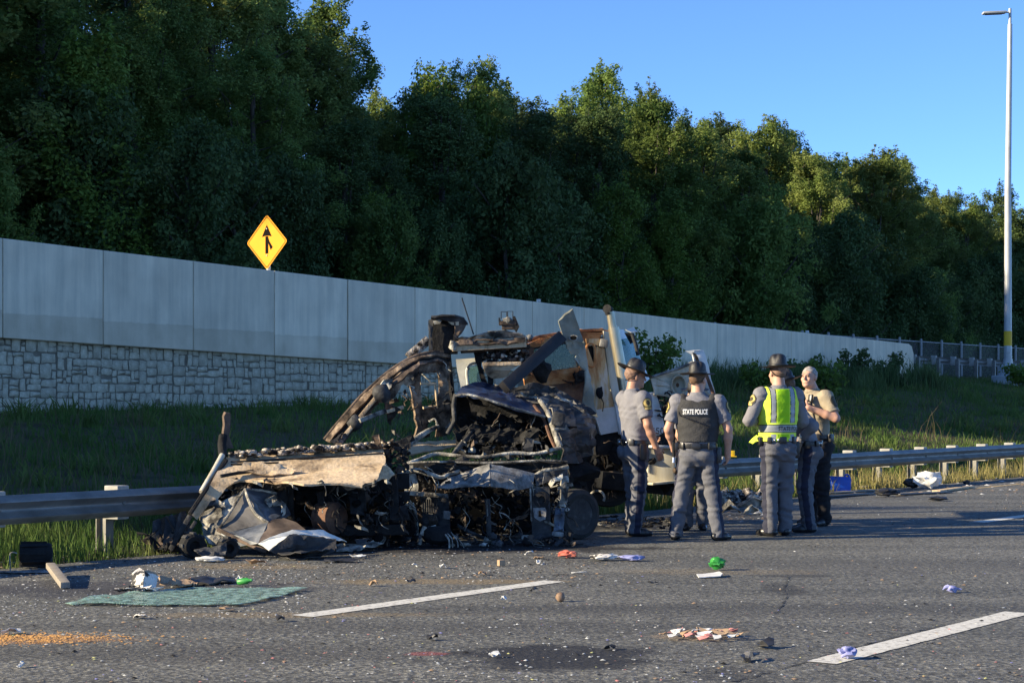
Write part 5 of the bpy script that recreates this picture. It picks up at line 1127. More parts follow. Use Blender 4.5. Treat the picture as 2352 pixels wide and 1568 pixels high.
# ---- burnt upper load between the body and the cab
def build_upper():
    root = thing('burnt_roof_load', 'burnt tan roof beam and rubble with diagonal black beam above the vehicle front', 'wreck', P(1150, 860, 21.2))
    sheet_part('roof_skin', root, [(1043, 780, 20.8), (1060, 772, 20.8), (1100, 770, 20.8), (1125, 761, 20.8), (1160, 758, 20.85), (1200, 768, 20.9), (1212, 778, 20.95), (1212, 790, 21.5), (1140, 778, 21.6), (1050, 790, 21.5)], 'ash', 0.015, 0.06, 0.02, 121, 0.008)
    beam_part('roof_beam', root, (1038, 796, 20.75), (1208, 786, 20.85), 0.11, 0.10, 'clean_tan')
    beam_part('roof_beam', root, (1060, 806, 20.95), (1215, 797, 21.05), 0.05, 0.2, 'brown_char')
    sheet_part('roof_valance', root, [(1052, 783, 20.72), (1120, 781, 20.72), (1205, 776, 20.8), (1206, 786, 20.78), (1120, 791, 20.7), (1050, 794, 20.7)], 'brown_char', 0.015, 0.04, 0.02, 122, 0.014)
    mb = MB(); mb.lump(P(1040, 792, 20.7), (0.05, 0.05, 0.05), 4, .5, 2); part('melted_end', mb, 'ash', root, 0.8)
    sheet_part('hanging_panel', root, [(1086, 805, 21.0), (1110, 803, 21.0), (1106, 840, 21.0), (1118, 875, 21.0), (1122, 890, 21.0), (1106, 880, 21.0), (1098, 850, 21.0)], 'char', 0.02, 0.05, 0.015, 123, 0.01)
    mb = MB(); r = random.Random(12)
    for i in range(150):
        u = r.uniform(1110, 1212 - 0); v = r.uniform(804, 836); s = r.uniform(.015, .035); mb.lump(P(u, v, 20.95 + r.uniform(-.1, .15)), (s * 1.2, s, s), i, .5, 1, int(r.random() * 3))
    part('burnt_rubble', mb, ['char', 'foam_ash', 'brown_char'], root, 0.9, kind='stuff')
    sheet_part('tray', root, [(1108, 836, 20.8), (1195, 834, 20.85), (1172, 846, 20.85), (1160, 862, 20.9), (1135, 866, 20.9), (1118, 855, 20.85), (1110, 845, 20.8)], 'burnt_tan', 0.05, 0.05, 0.01, 124, 0.008)
    sheet_part('tray_lip', root, [(1108, 832, 20.76), (1196, 830, 20.8), (1196, 838, 20.8), (1108, 840, 20.76)], 'burnt_tan', 0.02, 0.05, 0.006, 125, 0.005)
    beam_part('stub_post', root, (1143, 866, 20.9), (1146, 885, 20.9), 0.09, 0.06, 'paint_cream')
    sheet_part('stub_skin', root, [(1120, 860, 20.95), (1133, 866, 20.95), (1132, 890, 20.95), (1121, 888, 20.95)], 'char', 0.03, 0.05, 0.01, 126)
    # black diagonal beam and the perforated plate at its head
    beam_part('diagonal_beam', root, (1158, 890, 20.45), (1288, 774, 20.9), 0.135, 0.14, 'dark_beam')
    sheet_part('gusset_plate', root, [(1281, 737, 20.9), (1298, 722, 20.9), (1315, 709, 20.92), (1328, 750, 20.98), (1340, 786, 21.0), (1337, 800, 21.0), (1325, 815, 21.0), (1312, 812, 20.98), (1302, 800, 20.95)], 'olive_metal', 0.02, 0.05, 0.012, 127)
    sheet_part('gusset_plate', root, [(1325, 812, 21.0), (1340, 786, 21.02), (1352, 850, 21.1), (1362, 910, 21.1), (1369, 958, 21.1), (1345, 950, 21.05), (1336, 935, 21.05), (1341, 880, 21.05), (1345, 850, 21.03), (1330, 840, 21.0), (1318, 825, 20.98)], 'olive_metal', 0.02, 0.05, 0.012, 128, 0.008)
    mb = MB(); c = P(1317, 776, 20.9); mb.lathe([(0.034, -0.02), (0.05, -0.02), (0.05, 0.03), (0.034, 0.03)], 16, Matrix.Translation(c) @ Matrix.Rotation(math.pi / 2, 4, 'X') @ Matrix.Scale(0.7, 4, (0, 1, 0)), capped=False); part('hole_rim', mb, 'ash', root, 0.6)
    mb = MB(); mb.lathe([(0.035, 0.0), (0.036, 0.035)], 14, Matrix.Translation(c) @ Matrix.Rotation(math.pi / 2, 4, 'X') @ Matrix.Scale(0.7, 4, (0, 1, 0))); part('hole', mb, 'blackhole', root)
    # pale door frame behind
    sheet_part('door_frame', root, [(1047, 825, 21.5), (1092, 822, 21.5), (1094, 836, 21.5), (1078, 840, 21.5), (1070, 856, 21.5), (1076, 896, 21.5), (1060, 896, 21.5), (1050, 850, 21.5)], 'paint_white', 0.03, 0.06, 0.003, 129)
    tube_part('door_seal', root, [(1096, 833, 21.4), (1082, 836, 21.4), (1072, 850, 21.4), (1074, 880, 21.4), (1080, 925, 21.4)], 0.014, 'paint_white', 6, 3)
    sheet_part('door_glass', root, [(1080, 842, 21.45), (1096, 840, 21.45), (1112, 885, 21.45), (1080, 890, 21.45), (1076, 860, 21.45)], 'cab_glass', 0.006, 0.1, 0.0, 130)
    # warning-light bracket
    mb = MB(); mb.box(P(1166, 742, 21.0), (0.20, 0.16, 0.05), bevel=0.012); mb.box(P(1168, 750, 21.0), (0.15, 0.12, 0.07), bevel=0.01); part('light_bracket', mb, 'brown_char', root, 0.6)
    sheet_part('bracket_side', root, [(1177, 727, 20.95), (1183, 726, 20.95), (1193, 750, 20.95), (1186, 764, 20.95), (1178, 752, 20.95)], 'char', 0.03, 0.03, 0.006, 131)
    sheet_part('bracket_side', root, [(1145, 730, 20.95), (1148, 729, 20.95), (1152, 744, 20.95), (1146, 746, 20.95)], 'char', 0.03, 0.03, 0.004, 132)
    tube_part('wire_loop', root, [(1151, 732, 20.95), (1151, 716, 20.95), (1164, 716, 20.95), (1164, 732, 20.95)], 0.006, 'char', 5)
    tube_part('wire_loop', root, [(1166, 732, 20.95), (1166, 715, 20.95), (1178, 715, 20.95), (1178, 730, 20.95)], 0.006, 'char', 5)
    mb = MB(); mb.lump(P(1165, 736, 20.95), (.06, .05, .04), 9, .5, 2); part('lamp_stub', mb, 'ash', root, 0.8)
    tube_part('aerial', root, [(1061, 684, 21.2), (1075, 728, 21.2), (1088, 768, 21.2)], 0.008, 'dark_beam', 5)
    mb = MB(); mb.lump(P(1216, 775, 21.4), (.045, .045, .04), 2, .1, 2); part('marker_lamp', mb, 'dust_grey', root, 0.9)
    mb = MB(); mb.lump(P(1244, 850, 21.0), (0.11, 0.08, 0.14), 6, .4, 2); part('burnt_mass', mb, 'char', root, 0.8)
build_upper()

# ---- white truck cab
def build_cab():
    root = thing('white_truck', 'white truck with scorched orange cab and tall exhaust stack, behind the officers', 'truck', G(1450, 1150))
    Yn = lambda u: 21.7 + (u - 1205) / 300 * 0.5
    def s(seq, d=0.0): return [(u, v, Yn(u) + d) for u, v in seq]
    sheet_part('roof', root, s([(1208, 782), (1240, 770), (1340, 756), (1385, 755), (1402, 766)]) + s([(1418, 763), (1390, 757), (1345, 758), (1240, 772), (1214, 780)], 1.5), 'rust', 0.03, 0.1, 0.008, 141)
    sheet_part('roof_rail', root, s([(1206, 792), (1240, 776), (1340, 763), (1384, 764), (1374, 779), (1342, 778), (1300, 782), (1225, 798)], -.02), 'rust', 0.03, 0.06, 0.006, 142)
    sheet_part('belt', root, s([(1200, 862), (1262, 852), (1328, 843), (1332, 874), (1262, 884), (1205, 886)]), 'rust', 0.04, 0.06, 0.012, 143, 0.004)
    sheet_part('rear_pillar', root, s([(1204, 795), (1224, 797), (1226, 860), (1200, 866)]), 'rust_dark', 0.04, 0.06, 0.008, 144)
    sheet_part('mid_pillar', root, s([(1322, 780), (1343, 778), (1346, 855), (1330, 850)], -.005), 'rust', 0.04, 0.05, 0.006, 145)
    sheet_part('side_glass', root, s([(1226, 802), (1322, 786), (1328, 846), (1228, 858)], .02), 'cab_glass', 0.006, 0.2, 0.0, 146)
    sheet_part('lower_side', root, s([(1205, 884), (1332, 872), (1366, 900), (1366, 990), (1205, 1000)], .03), 'rust_dark', 0.04, 0.1, 0.02, 147)
    # front door with its small window
    sheet_part('door', root, s([(1343, 778), (1382, 778), (1386, 800), (1366, 792), (1346, 794), (1344, 838), (1364, 842), (1368, 795), (1386, 800), (1398, 890), (1408, 935), (1355, 942), (1350, 860)], -.03), 'scorched_white', 0.04, 0.05, 0.006, 148)
    tube_part('door_window_frame', root, s([(1346, 798), (1350, 791), (1360, 790), (1366, 800), (1366, 832), (1360, 842), (1350, 838), (1346, 820), (1346, 798)], -.06), 0.018, 'rust', 7, 2)
    sheet_part('door_opening', root, s([(1348, 797), (1362, 793), (1364, 838), (1350, 836)], -.02), 'char', 0.01, 0.05, 0.004, 149)
    sheet_part('door_lower', root, s([(1356, 940), (1409, 934), (1420, 990), (1378, 998), (1366, 962)], -.03), 'paint_white', 0.04, 0.06, 0.004, 150)
    mb = MB(); mb.lump(P(1377, 902, 21.85), (.045, .04, .07), 3, .4, 2); part('door_handle', mb, 'char', root, 0.8)
    tube_part('door_chain', root, [(1380, 910, 21.85), (1386, 925, 21.85), (1384, 945, 21.85)], 0.008, 'char', 5)
    sheet_part('cab_corner', root, s([(1383, 760), (1408, 764), (1422, 820), (1434, 905), (1410, 935), (1398, 885)], .02), 'paint_cream', 0.05, 0.06, 0.006, 151)
    mb = MB(); mb.box(P(1387, 788, 21.9), (0.1, 0.07, 0.1), Matrix.Rotation(.2, 3, 'Y'), bevel=0.02); part('cab_lamp', mb, 'dust_grey', root, 0.6)
    # windscreen side and far structure
    sheet_part('windscreen_frame', root, [(1408, 762, 22.1), (1425, 760, 22.9), (1452, 800, 23.0), (1486, 872, 23.0), (1470, 884, 22.6), (1440, 890, 22.2)], 'paint_white', 0.04, 0.08, 0.005, 152)
    sheet_part('windscreen', root, [(1424, 780, 22.05), (1446, 775, 22.4), (1476, 838, 22.5), (1462, 868, 22.3), (1440, 875, 22.1)], 'cab_glass', 0.008, 0.1, 0.003, 153)
    sheet_part('torn_visor', root, [(1436, 757, 22.2), (1454, 752, 22.3), (1464, 764, 22.3), (1450, 764, 22.2)], 'paint_white', 0.012, 0.03, 0.006, 154)
    sheet_part('visor_soot', root, [(1434, 764, 22.2), (1452, 764, 22.2), (1458, 784, 22.2), (1448, 790, 22.2)], 'char', 0.012, 0.03, 0.006, 155)
    tube_part('mirror_arm', root, [(1452, 766, 22.0), (1460, 790, 22.0), (1466, 816, 22.0)], 0.024, 'rubber', 7)
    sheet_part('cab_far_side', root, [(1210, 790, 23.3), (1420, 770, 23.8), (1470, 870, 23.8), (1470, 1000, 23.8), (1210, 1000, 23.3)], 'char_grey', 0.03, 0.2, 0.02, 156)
    mb = MB(); c = P(1292, 828, 22.4); t_ = Matrix.Translation(c) @ Matrix.Rotation(1.2, 4, 'Y')
    mb.tube([t_ @ Vector((math.cos(a) * .16, math.sin(a) * .16, 0)) for a in [k * 0.33 for k in range(14)]], 0.012, 6); part('steering_wheel', mb, 'char', root, 0.9)
    mb = clutter(60, 1225, 1330, 845, 885, 21.75, 22.3, 0.08, 161, nm=3, wires=.35); part('cabin_remains', mb, ['char', 'rust_dark', 'brown_char'], root, kind='stuff')
    sheet_part('scorched_strip', root, s([(1318, 858), (1345, 848), (1350, 870), (1325, 885)], -.15), 'char', 0.02, 0.04, 0.03, 162, 0.02)
    # exhaust stack
    tube_part('exhaust_stack', root, [(1401, 716, 21.6), (1406, 745, 21.6), (1412, 775, 21.6), (1437, 910, 21.6)], [.046, .048, .05, .05], 'stack_metal', 14)
    tube_part('heat_shield', root, [(1409, 752, 21.58), (1437, 908, 21.58)], 0.066, 'stack_metal', 14)
    tube_part('stack_tip', root, [(1400, 722, 21.6), (1398, 711, 21.6), (1394, 709, 21.55)], [.049, .051, .052], 'char', 14)
    # bonnet side panel, chassis, tank
    sheet_part('side_skirt', root, [(1408, 930, 22.0), (1432, 903, 22.0), (1500, 900, 22.3), (1512, 935, 22.3), (1524, 990, 22.3), (1470, 998, 22.2), (1420, 996, 22.0)], 'paint_white', 0.05, 0.08, 0.004, 163)
    beam_part('chassis_rail', root, (1366, 1020, 22.0), (1560, 1010, 22.5), 0.26, 0.12, 'char')
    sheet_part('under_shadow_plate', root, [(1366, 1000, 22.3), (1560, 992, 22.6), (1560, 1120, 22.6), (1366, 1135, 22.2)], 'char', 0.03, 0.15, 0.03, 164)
    beam_part('lower_beam', root, (1375, 1100, 21.9), (1560, 1120, 22.3), 0.2, 0.2, 'char')
    mb = MB(); c = P(1516, 1066, 22.2); mb.box(c, (0.34, 0.5, 0.42), Matrix.Rotation(0.05, 3, 'Y'), bevel=0.04); part('fuel_tank', mb, 'paint_cream', root, 0.6)
    beam_part('step', root, (1484, 1024, 22.0), (1552, 1026, 22.1), 0.03, 0.4, 'paint_white')
    beam_part('step', root, (1486, 1110, 22.0), (1552, 1104, 22.1), 0.03, 0.4, 'paint_cream')
    sheet_part('tank_bracket', root, [(1545, 1030, 22.05), (1560, 1030, 22.1), (1560, 1112, 22.1), (1545, 1112, 22.05)], 'char', 0.02, 0.1, 0.0, 165)
    wheel_part(root, P(1395, 1095, 22.4), (0.1, -1, 0), 0.36, 0.25)
    mb = clutter(70, 1505, 1548, 900, 962, 22.2, 22.6, 0.08, 166, nm=3, wires=.4); part('engine', mb, ['char', 'char_grey', 'brown_char'], root, kind='stuff')
    mb = clutter(80, 1366, 1560, 1010, 1130, 21.9, 22.3, 0.12, 167, nm=3, wires=.3); part('running_gear', mb, ['char', 'char', 'brown_char'], root, kind='stuff')
    # tilted bonnet with its round lamp opening
    ring = []
    cu, cv = 1558, 884
    for k in range(20):
        a = math.pi * 1.0 + k * 2 * math.pi / 19.999 * 0.999; ring.append((cu + 15 * math.cos(a), cv + 20 * math.sin(a), 22.35))
    bon = [(1495, 866, 22.2), (1520, 858, 22.25), (1560, 845, 22.3), (1590, 832, 22.35), (1606, 850, 22.35), (1628, 882, 22.35), (1636, 906, 22.35), (1615, 932, 22.3), (1580, 928, 22.3), (1548, 920, 22.25), (1528, 908, 22.2), (1502, 906, 22.2), (1498, 884, 22.2)]
    sheet_part('bonnet', root, bon + [bon[0], (1543, 884, 22.3)] + ring[1:] + [(1543, 884.5, 22.3), (1495, 866.5, 22.2)], 'paint_cream', 0.02, 0.06, 0.012, 171)
    mb = MB(); cc = P(cu, cv, 22.3); mb.lathe([(0.077, 0.03), (0.085, 0.045), (0.095, 0.02), (0.075, -0.09), (0.02, -0.1)], 24, Matrix.Translation(cc) @ Matrix.Rotation(math.pi / 2, 4, 'X') @ Matrix.Scale(1.33, 4, (0, 1, 0)), capped=False); part('lamp_bucket', mb, 'paint_cream', root, 0.7)
    sheet_part('lamp_hole', root, [(1545, 870, 22.42), (1568, 866, 22.42), (1573, 890, 22.42), (1562, 904, 22.42), (1546, 898, 22.42)], 'rust_dark', 0.01, 0.06, 0.004, 172)
    tube_part('bonnet_edge', root, [(1495, 866, 22.15), (1520, 858, 22.2), (1560, 845, 22.25), (1590, 832, 22.3)], 0.018, 'dust_grey', 7, 2)
    sheet_part('bonnet_nose', root, [(1574, 806, 22.3), (1594, 804, 22.3), (1614, 803, 22.35), (1620, 820, 22.35), (1628, 855, 22.35), (1640, 905, 22.35), (1630, 906, 22.3), (1608, 852, 22.3), (1592, 832, 22.3), (1590, 815, 22.3)], 'paint_white', 0.03, 0.05, 0.012, 173)
    sheet_part('nose_soot', root, [(1590, 808, 22.26), (1598, 812, 22.26), (1606, 828, 22.26), (1622, 850, 22.26), (1630, 880, 22.26), (1616, 860, 22.26), (1602, 840, 22.26)], 'char', 0.01, 0.04, 0.008, 174, 0.01)
    beam_part('grille_bar', root, (1622, 860, 22.25), (1640, 908, 22.25), 0.04, 0.04, 'rust_dark')
    txt('48 550', 0.11, P(1497, 990, 22.15), Matrix.Rotation(math.pi / 2, 3, 'X'), 'dark_beam', root, 'weight_lettering')
def txt(s, size, loc, rot, m, parent, name, width=None, extrude=0.0015, bold=0.0):
    c = bpy.data.curves.new('lettering', 'FONT'); c.body = s; c.size = size; c.extrude = extrude; c.offset = bold; c.align_x = 'CENTER'; c.align_y = 'CENTER'
    o = bpy.data.objects.new('lettering_source', c); COL.objects.link(o)
    dg = bpy.context.evaluated_depsgraph_get(); me = bpy.data.meshes.new_from_object(o.evaluated_get(dg)); bpy.data.objects.remove(o); bpy.data.curves.remove(c)
    if width:
        xs = [v.co.x for v in me.vertices]; k = width / (max(xs) - min(xs))
        for v in me.vertices: v.co.x *= k
    mb = MB(); mb.add([loc + rot @ v.co for v in me.vertices], [tuple(p.vertices) for p in me.polygons]); bpy.data.meshes.remove(me)
    return part(name, mb, m, parent)
build_cab()

# ---------------------------------------------------------------- people
mat('skin', [(0.46, 0.25, 0.17), (0.56, 0.33, 0.24)], scale=12, rough=0.55, spec=0.35, bump=0.1, bscale=90)
mat('skin_tan', [(0.34, 0.18, 0.115), (0.43, 0.24, 0.165)], scale=12, rough=0.5, spec=0.4, bump=0.1, bscale=90)
mat('shirt_grey', [(0.17, 0.168, 0.185), (0.215, 0.212, 0.23)], scale=7, rough=0.9, spec=0.15, bump=0.25, bscale=40)
mat('trouser_grey', [(0.10, 0.102, 0.115), (0.14, 0.142, 0.158)], scale=7, rough=0.9, spec=0.15, bump=0.25, bscale=40)
mat('trouser_black', [(0.018, 0.017, 0.018), (0.032, 0.03, 0.032)], scale=7, rough=0.9, spec=0.15, bump=0.25, bscale=40)
mat('stripe_navy', [(0.010, 0.012, 0.03), (0.016, 0.018, 0.04)], scale=7, rough=0.85)
mat('shirt_tan', [(0.28, 0.235, 0.165), (0.36, 0.305, 0.22)], scale=7, rough=0.9, spec=0.15, bump=0.25, bscale=40)
mat('vest_black', [(0.035, 0.035, 0.036), (0.055, 0.055, 0.056)], scale=9, rough=0.9, spec=0.2, bump=0.4, bscale=60)
mat('hi_vis', [(0.30, 0.62, 0.0), (0.40, 0.72, 0.005)], scale=6, rough=0.8, bump=0.25, bscale=40)
mat('hi_vis_light', [(0.62, 0.84, 0.05), (0.70, 0.90, 0.08)], scale=6, rough=0.75)
mat('reflective', [(0.30, 0.32, 0.32), (0.38, 0.40, 0.40)], scale=6, rough=0.5, metal=0.2)
mat('leather', [(0.010, 0.010, 0.011), (0.018, 0.018, 0.02)], scale=12, rough=0.38, spec=0.6)
mat('hat_felt', [(0.012, 0.012, 0.014), (0.020, 0.020, 0.023)], scale=10, rough=0.55, spec=0.5, bump=0.15, bscale=80)
mat('hair_dark', [(0.10, 0.055, 0.03), (0.17, 0.10, 0.06)], scale=40, rough=0.7)
mat('hair_shaved', [(0.17, 0.10, 0.07), (0.25, 0.15, 0.105)], scale=30, rough=0.7)
mat('hair_white', [(0.20, 0.18, 0.165), (0.37, 0.34, 0.31)], scale=40, rough=0.7)
mat('patch_gold', [(0.42, 0.30, 0.08), (0.58, 0.44, 0.15)], scale=40, rough=0.7)
mat('patch_dark', [(0.03, 0.03, 0.03), (0.10, 0.08, 0.03)], scale=60, rough=0.8)
mat('letter_white', [(0.80, 0.80, 0.78)], rough=0.6)
mat('chrome', [(0.55, 0.55, 0.55)], rough=0.25, metal=0.9)
mat('eye_dark', [(0.03, 0.02, 0.015)], rough=0.2)

def smin(a, b, k):
    h = np.clip(0.5 + 0.5 * (b - a) / k, 0, 1); return b * (1 - h) + a * h - k * h * (1 - h)
class Field:
    """signed distance grid for soft bodies and cloth; shapes blend smoothly"""
    def __init__(s, lo, hi, h):
        s.lo = np.array(lo, float); s.h = h; s.n = np.ceil((np.array(hi) - s.lo) / h).astype(int) + 1
        s.f = np.full(s.n, 0.4, np.float32); s.ax = [s.lo[i] + h * np.arange(s.n[i]) for i in range(3)]
    def win(s, lo, hi):
        a = np.clip(((np.array(lo) - s.lo) / s.h).astype(int) - 1, 0, s.n - 1); b = np.clip(((np.array(hi) - s.lo) / s.h).astype(int) + 2, 1, s.n)
        sl = tuple(slice(a[i], b[i]) for i in range(3)); return sl, s.ax[0][sl[0]][:, None, None], s.ax[1][sl[1]][None, :, None], s.ax[2][sl[2]][None, None, :]
    def put(s, sl, d, k, op='add'):
        if op == 'add': s.f[sl] = smin(s.f[sl], d, k)
        else: s.f[sl] = -smin(-s.f[sl], d, k)
    def cone(s, a, b, ra, rb, k=0.02, op='add'):
        a, b = np.array(a, float), np.array(b, float); R_ = max(ra, rb) + 0.05
        sl, x, y, z = s.win(np.minimum(a, b) - R_, np.maximum(a, b) + R_); d = b - a; L2 = (d * d).sum() + 1e-9
        t = np.clip(((x - a[0]) * d[0] + (y - a[1]) * d[1] + (z - a[2]) * d[2]) / L2, 0, 1)
        q = np.sqrt((x - a[0] - t * d[0]) ** 2 + (y - a[1] - t * d[1]) ** 2 + (z - a[2] - t * d[2]) ** 2)
        s.put(sl, q - (ra + (rb - ra) * t), k, op)
    def ell(s, c, r, M=None, k=0.015, op='add'):
        c, r = np.array(c, float), np.array(r, float); R_ = r.max() + 0.05; sl, x, y, z = s.win(c - R_, c + R_); x, y, z = x - c[0], y - c[1], z - c[2]
        if M is not None:
            M = np.array(M); x, y, z = (M[0, 0] * x + M[1, 0] * y + M[2, 0] * z), (M[0, 1] * x + M[1, 1] * y + M[2, 1] * z), (M[0, 2] * x + M[1, 2] * y + M[2, 2] * z)
        q = np.sqrt((x / r[0]) ** 2 + (y / r[1]) ** 2 + (z / r[2]) ** 2); s.put(sl, (q - 1) * r.min(), k, op)
    def loft(s, secs, k=0.02, grow=0.0, e=2.3, z0=None, z1=None):
        """secs: (z, cx, cy, rx, ry)"""
        S = np.array(secs, float); S = S[S[:, 0].argsort()]; z0 = S[0, 0] if z0 is None else z0; z1 = S[-1, 0] if z1 is None else z1
        R_ = S[:, 3:].max() + 0.08; sl, x, y, z = s.win((S[:, 1].min() - R_, S[:, 2].min() - R_, z0 - .05), (S[:, 1].max() + R_, S[:, 2].max() + R_, z1 + .05))
        g = [np.interp(z[0, 0], S[:, 0], S[:, i])[None, None, :] for i in range(1, 5)]; rx, ry = g[2] + grow, g[3] + grow
        q = (np.abs((x - g[0]) / rx) ** e + np.abs((y - g[1]) / ry) ** e) ** (1 / e); d = (q - 1) * np.minimum(rx, ry)
        d = np.maximum(d, np.maximum(z0 - z, z - z1)); s.put(sl, d, k)
    def clip(s, fn):
        x, y, z = s.ax[0][:, None, None], s.ax[1][None, :, None], s.ax[2][None, None, :]; s.f = np.maximum(s.f, fn(x, y, z)).astype(np.float32)
    def folds(s, amp, seed, freq=1.0, zdir=0.6):
        x, y, z = s.ax[0][:, None, None], s.ax[1][None, :, None], s.ax[2][None, None, :]; q = freq
        w = np.sin(23 * q * x + 9 * np.sin(11 * q * z + seed) + seed) * np.sin(19 * q * y + 21 * zdir * q * z + 3 * np.sin(14 * q * x) + 2 * seed) + 0.6 * np.sin(41 * q * z * zdir + 17 * q * x + 3 * np.sin(13 * q * y + seed))
        s.f = (s.f + amp * w * (np.abs(s.f) < 0.1)).astype(np.float32)
    def sample(s, p):
        q = (p - s.lo) / s.h; i = np.clip(np.floor(q).astype(int), 0, s.n - 2); t = np.clip(q - i, 0, 1); r = 0
        for dx in (0, 1):
            for dy in (0, 1):
                for dz in (0, 1):
                    w = (t[:, 0] if dx else 1 - t[:, 0]) * (t[:, 1] if dy else 1 - t[:, 1]) * (t[:, 2] if dz else 1 - t[:, 2]); r = r + w * s.f[i[:, 0] + dx, i[:, 1] + dy, i[:, 2] + dz]
        return r
    def mesh(s):
        f = s.f; g = f < 0; n = np.array(f.shape) - 1; c = np.zeros(n, np.int8); C = {}
        for dx in (0, 1):
            for dy in (0, 1):
                for dz in (0, 1): C[dx, dy, dz] = (slice(dx, dx + n[0]), slice(dy, dy + n[1]), slice(dz, dz + n[2])); c += g[C[dx, dy, dz]]
        m = (c > 0) & (c < 8); idx = np.argwhere(m); acc = np.zeros((len(idx), 3)); cnt = np.zeros(len(idx))
        for a in C:
            for ax in range(3):
                if a[ax]: continue
                b = list(a); b[ax] = 1; fa = f[C[a]][m]; fb = f[C[tuple(b)]][m]; k = (fa < 0) != (fb < 0); t = np.where(k, fa / np.where(k, fa - fb, 1), 0)
                p = np.tile(np.array(a, float), (len(idx), 1)); p[:, ax] += t; acc[k] += p[k]; cnt[k] += 1
        V = (idx + acc / cnt[:, None]) * s.h + s.lo; I = np.full(n, -1, np.int64); I[m] = np.arange(len(idx)); F = []
        for ax in range(3):
            o1, o2 = (ax + 1) % 3, (ax + 2) % 3; sa = [slice(None)] * 3; sb = [slice(None)] * 3; sa[ax] = slice(0, -1); sb[ax] = slice(1, None)
            e = np.argwhere(g[tuple(sa)] != g[tuple(sb)]); e = e[(e[:, o1] > 0) & (e[:, o2] > 0) & (e[:, o1] < f.shape[o1] - 1) & (e[:, o2] < f.shape[o2] - 1)]
            if not len(e): continue
            q = []
            for d1, d2 in ((1, 1), (0, 1), (0, 0), (1, 0)):
                w = e.copy(); w[:, o1] -= d1; w[:, o2] -= d2; q.append(I[w[:, 0], w[:, 1], w[:, 2]])
            q = np.stack(q, 1); pos = g[e[:, 0], e[:, 1], e[:, 2]]; q[~pos] = q[~pos][:, ::-1]; F.append(q)
        return V, np.concatenate(F)
def conform(field, pts, direction, lift):
    """slide points along -direction until they meet the cloth surface"""
    d = np.array(direction, float); d /= np.linalg.norm(d); p = np.array(pts, float) + d * 0.16; done = np.zeros(len(p), bool)
    go = np.zeros(len(p))
    for _ in range(90):
        v = field.sample(p) - lift; done |= (v < 0.002) | (go > 0.2); st = np.where(done, 0, np.clip(v * 0.7, 0.0015, 0.03)); go += st; p -= d * st[:, None]
    return p

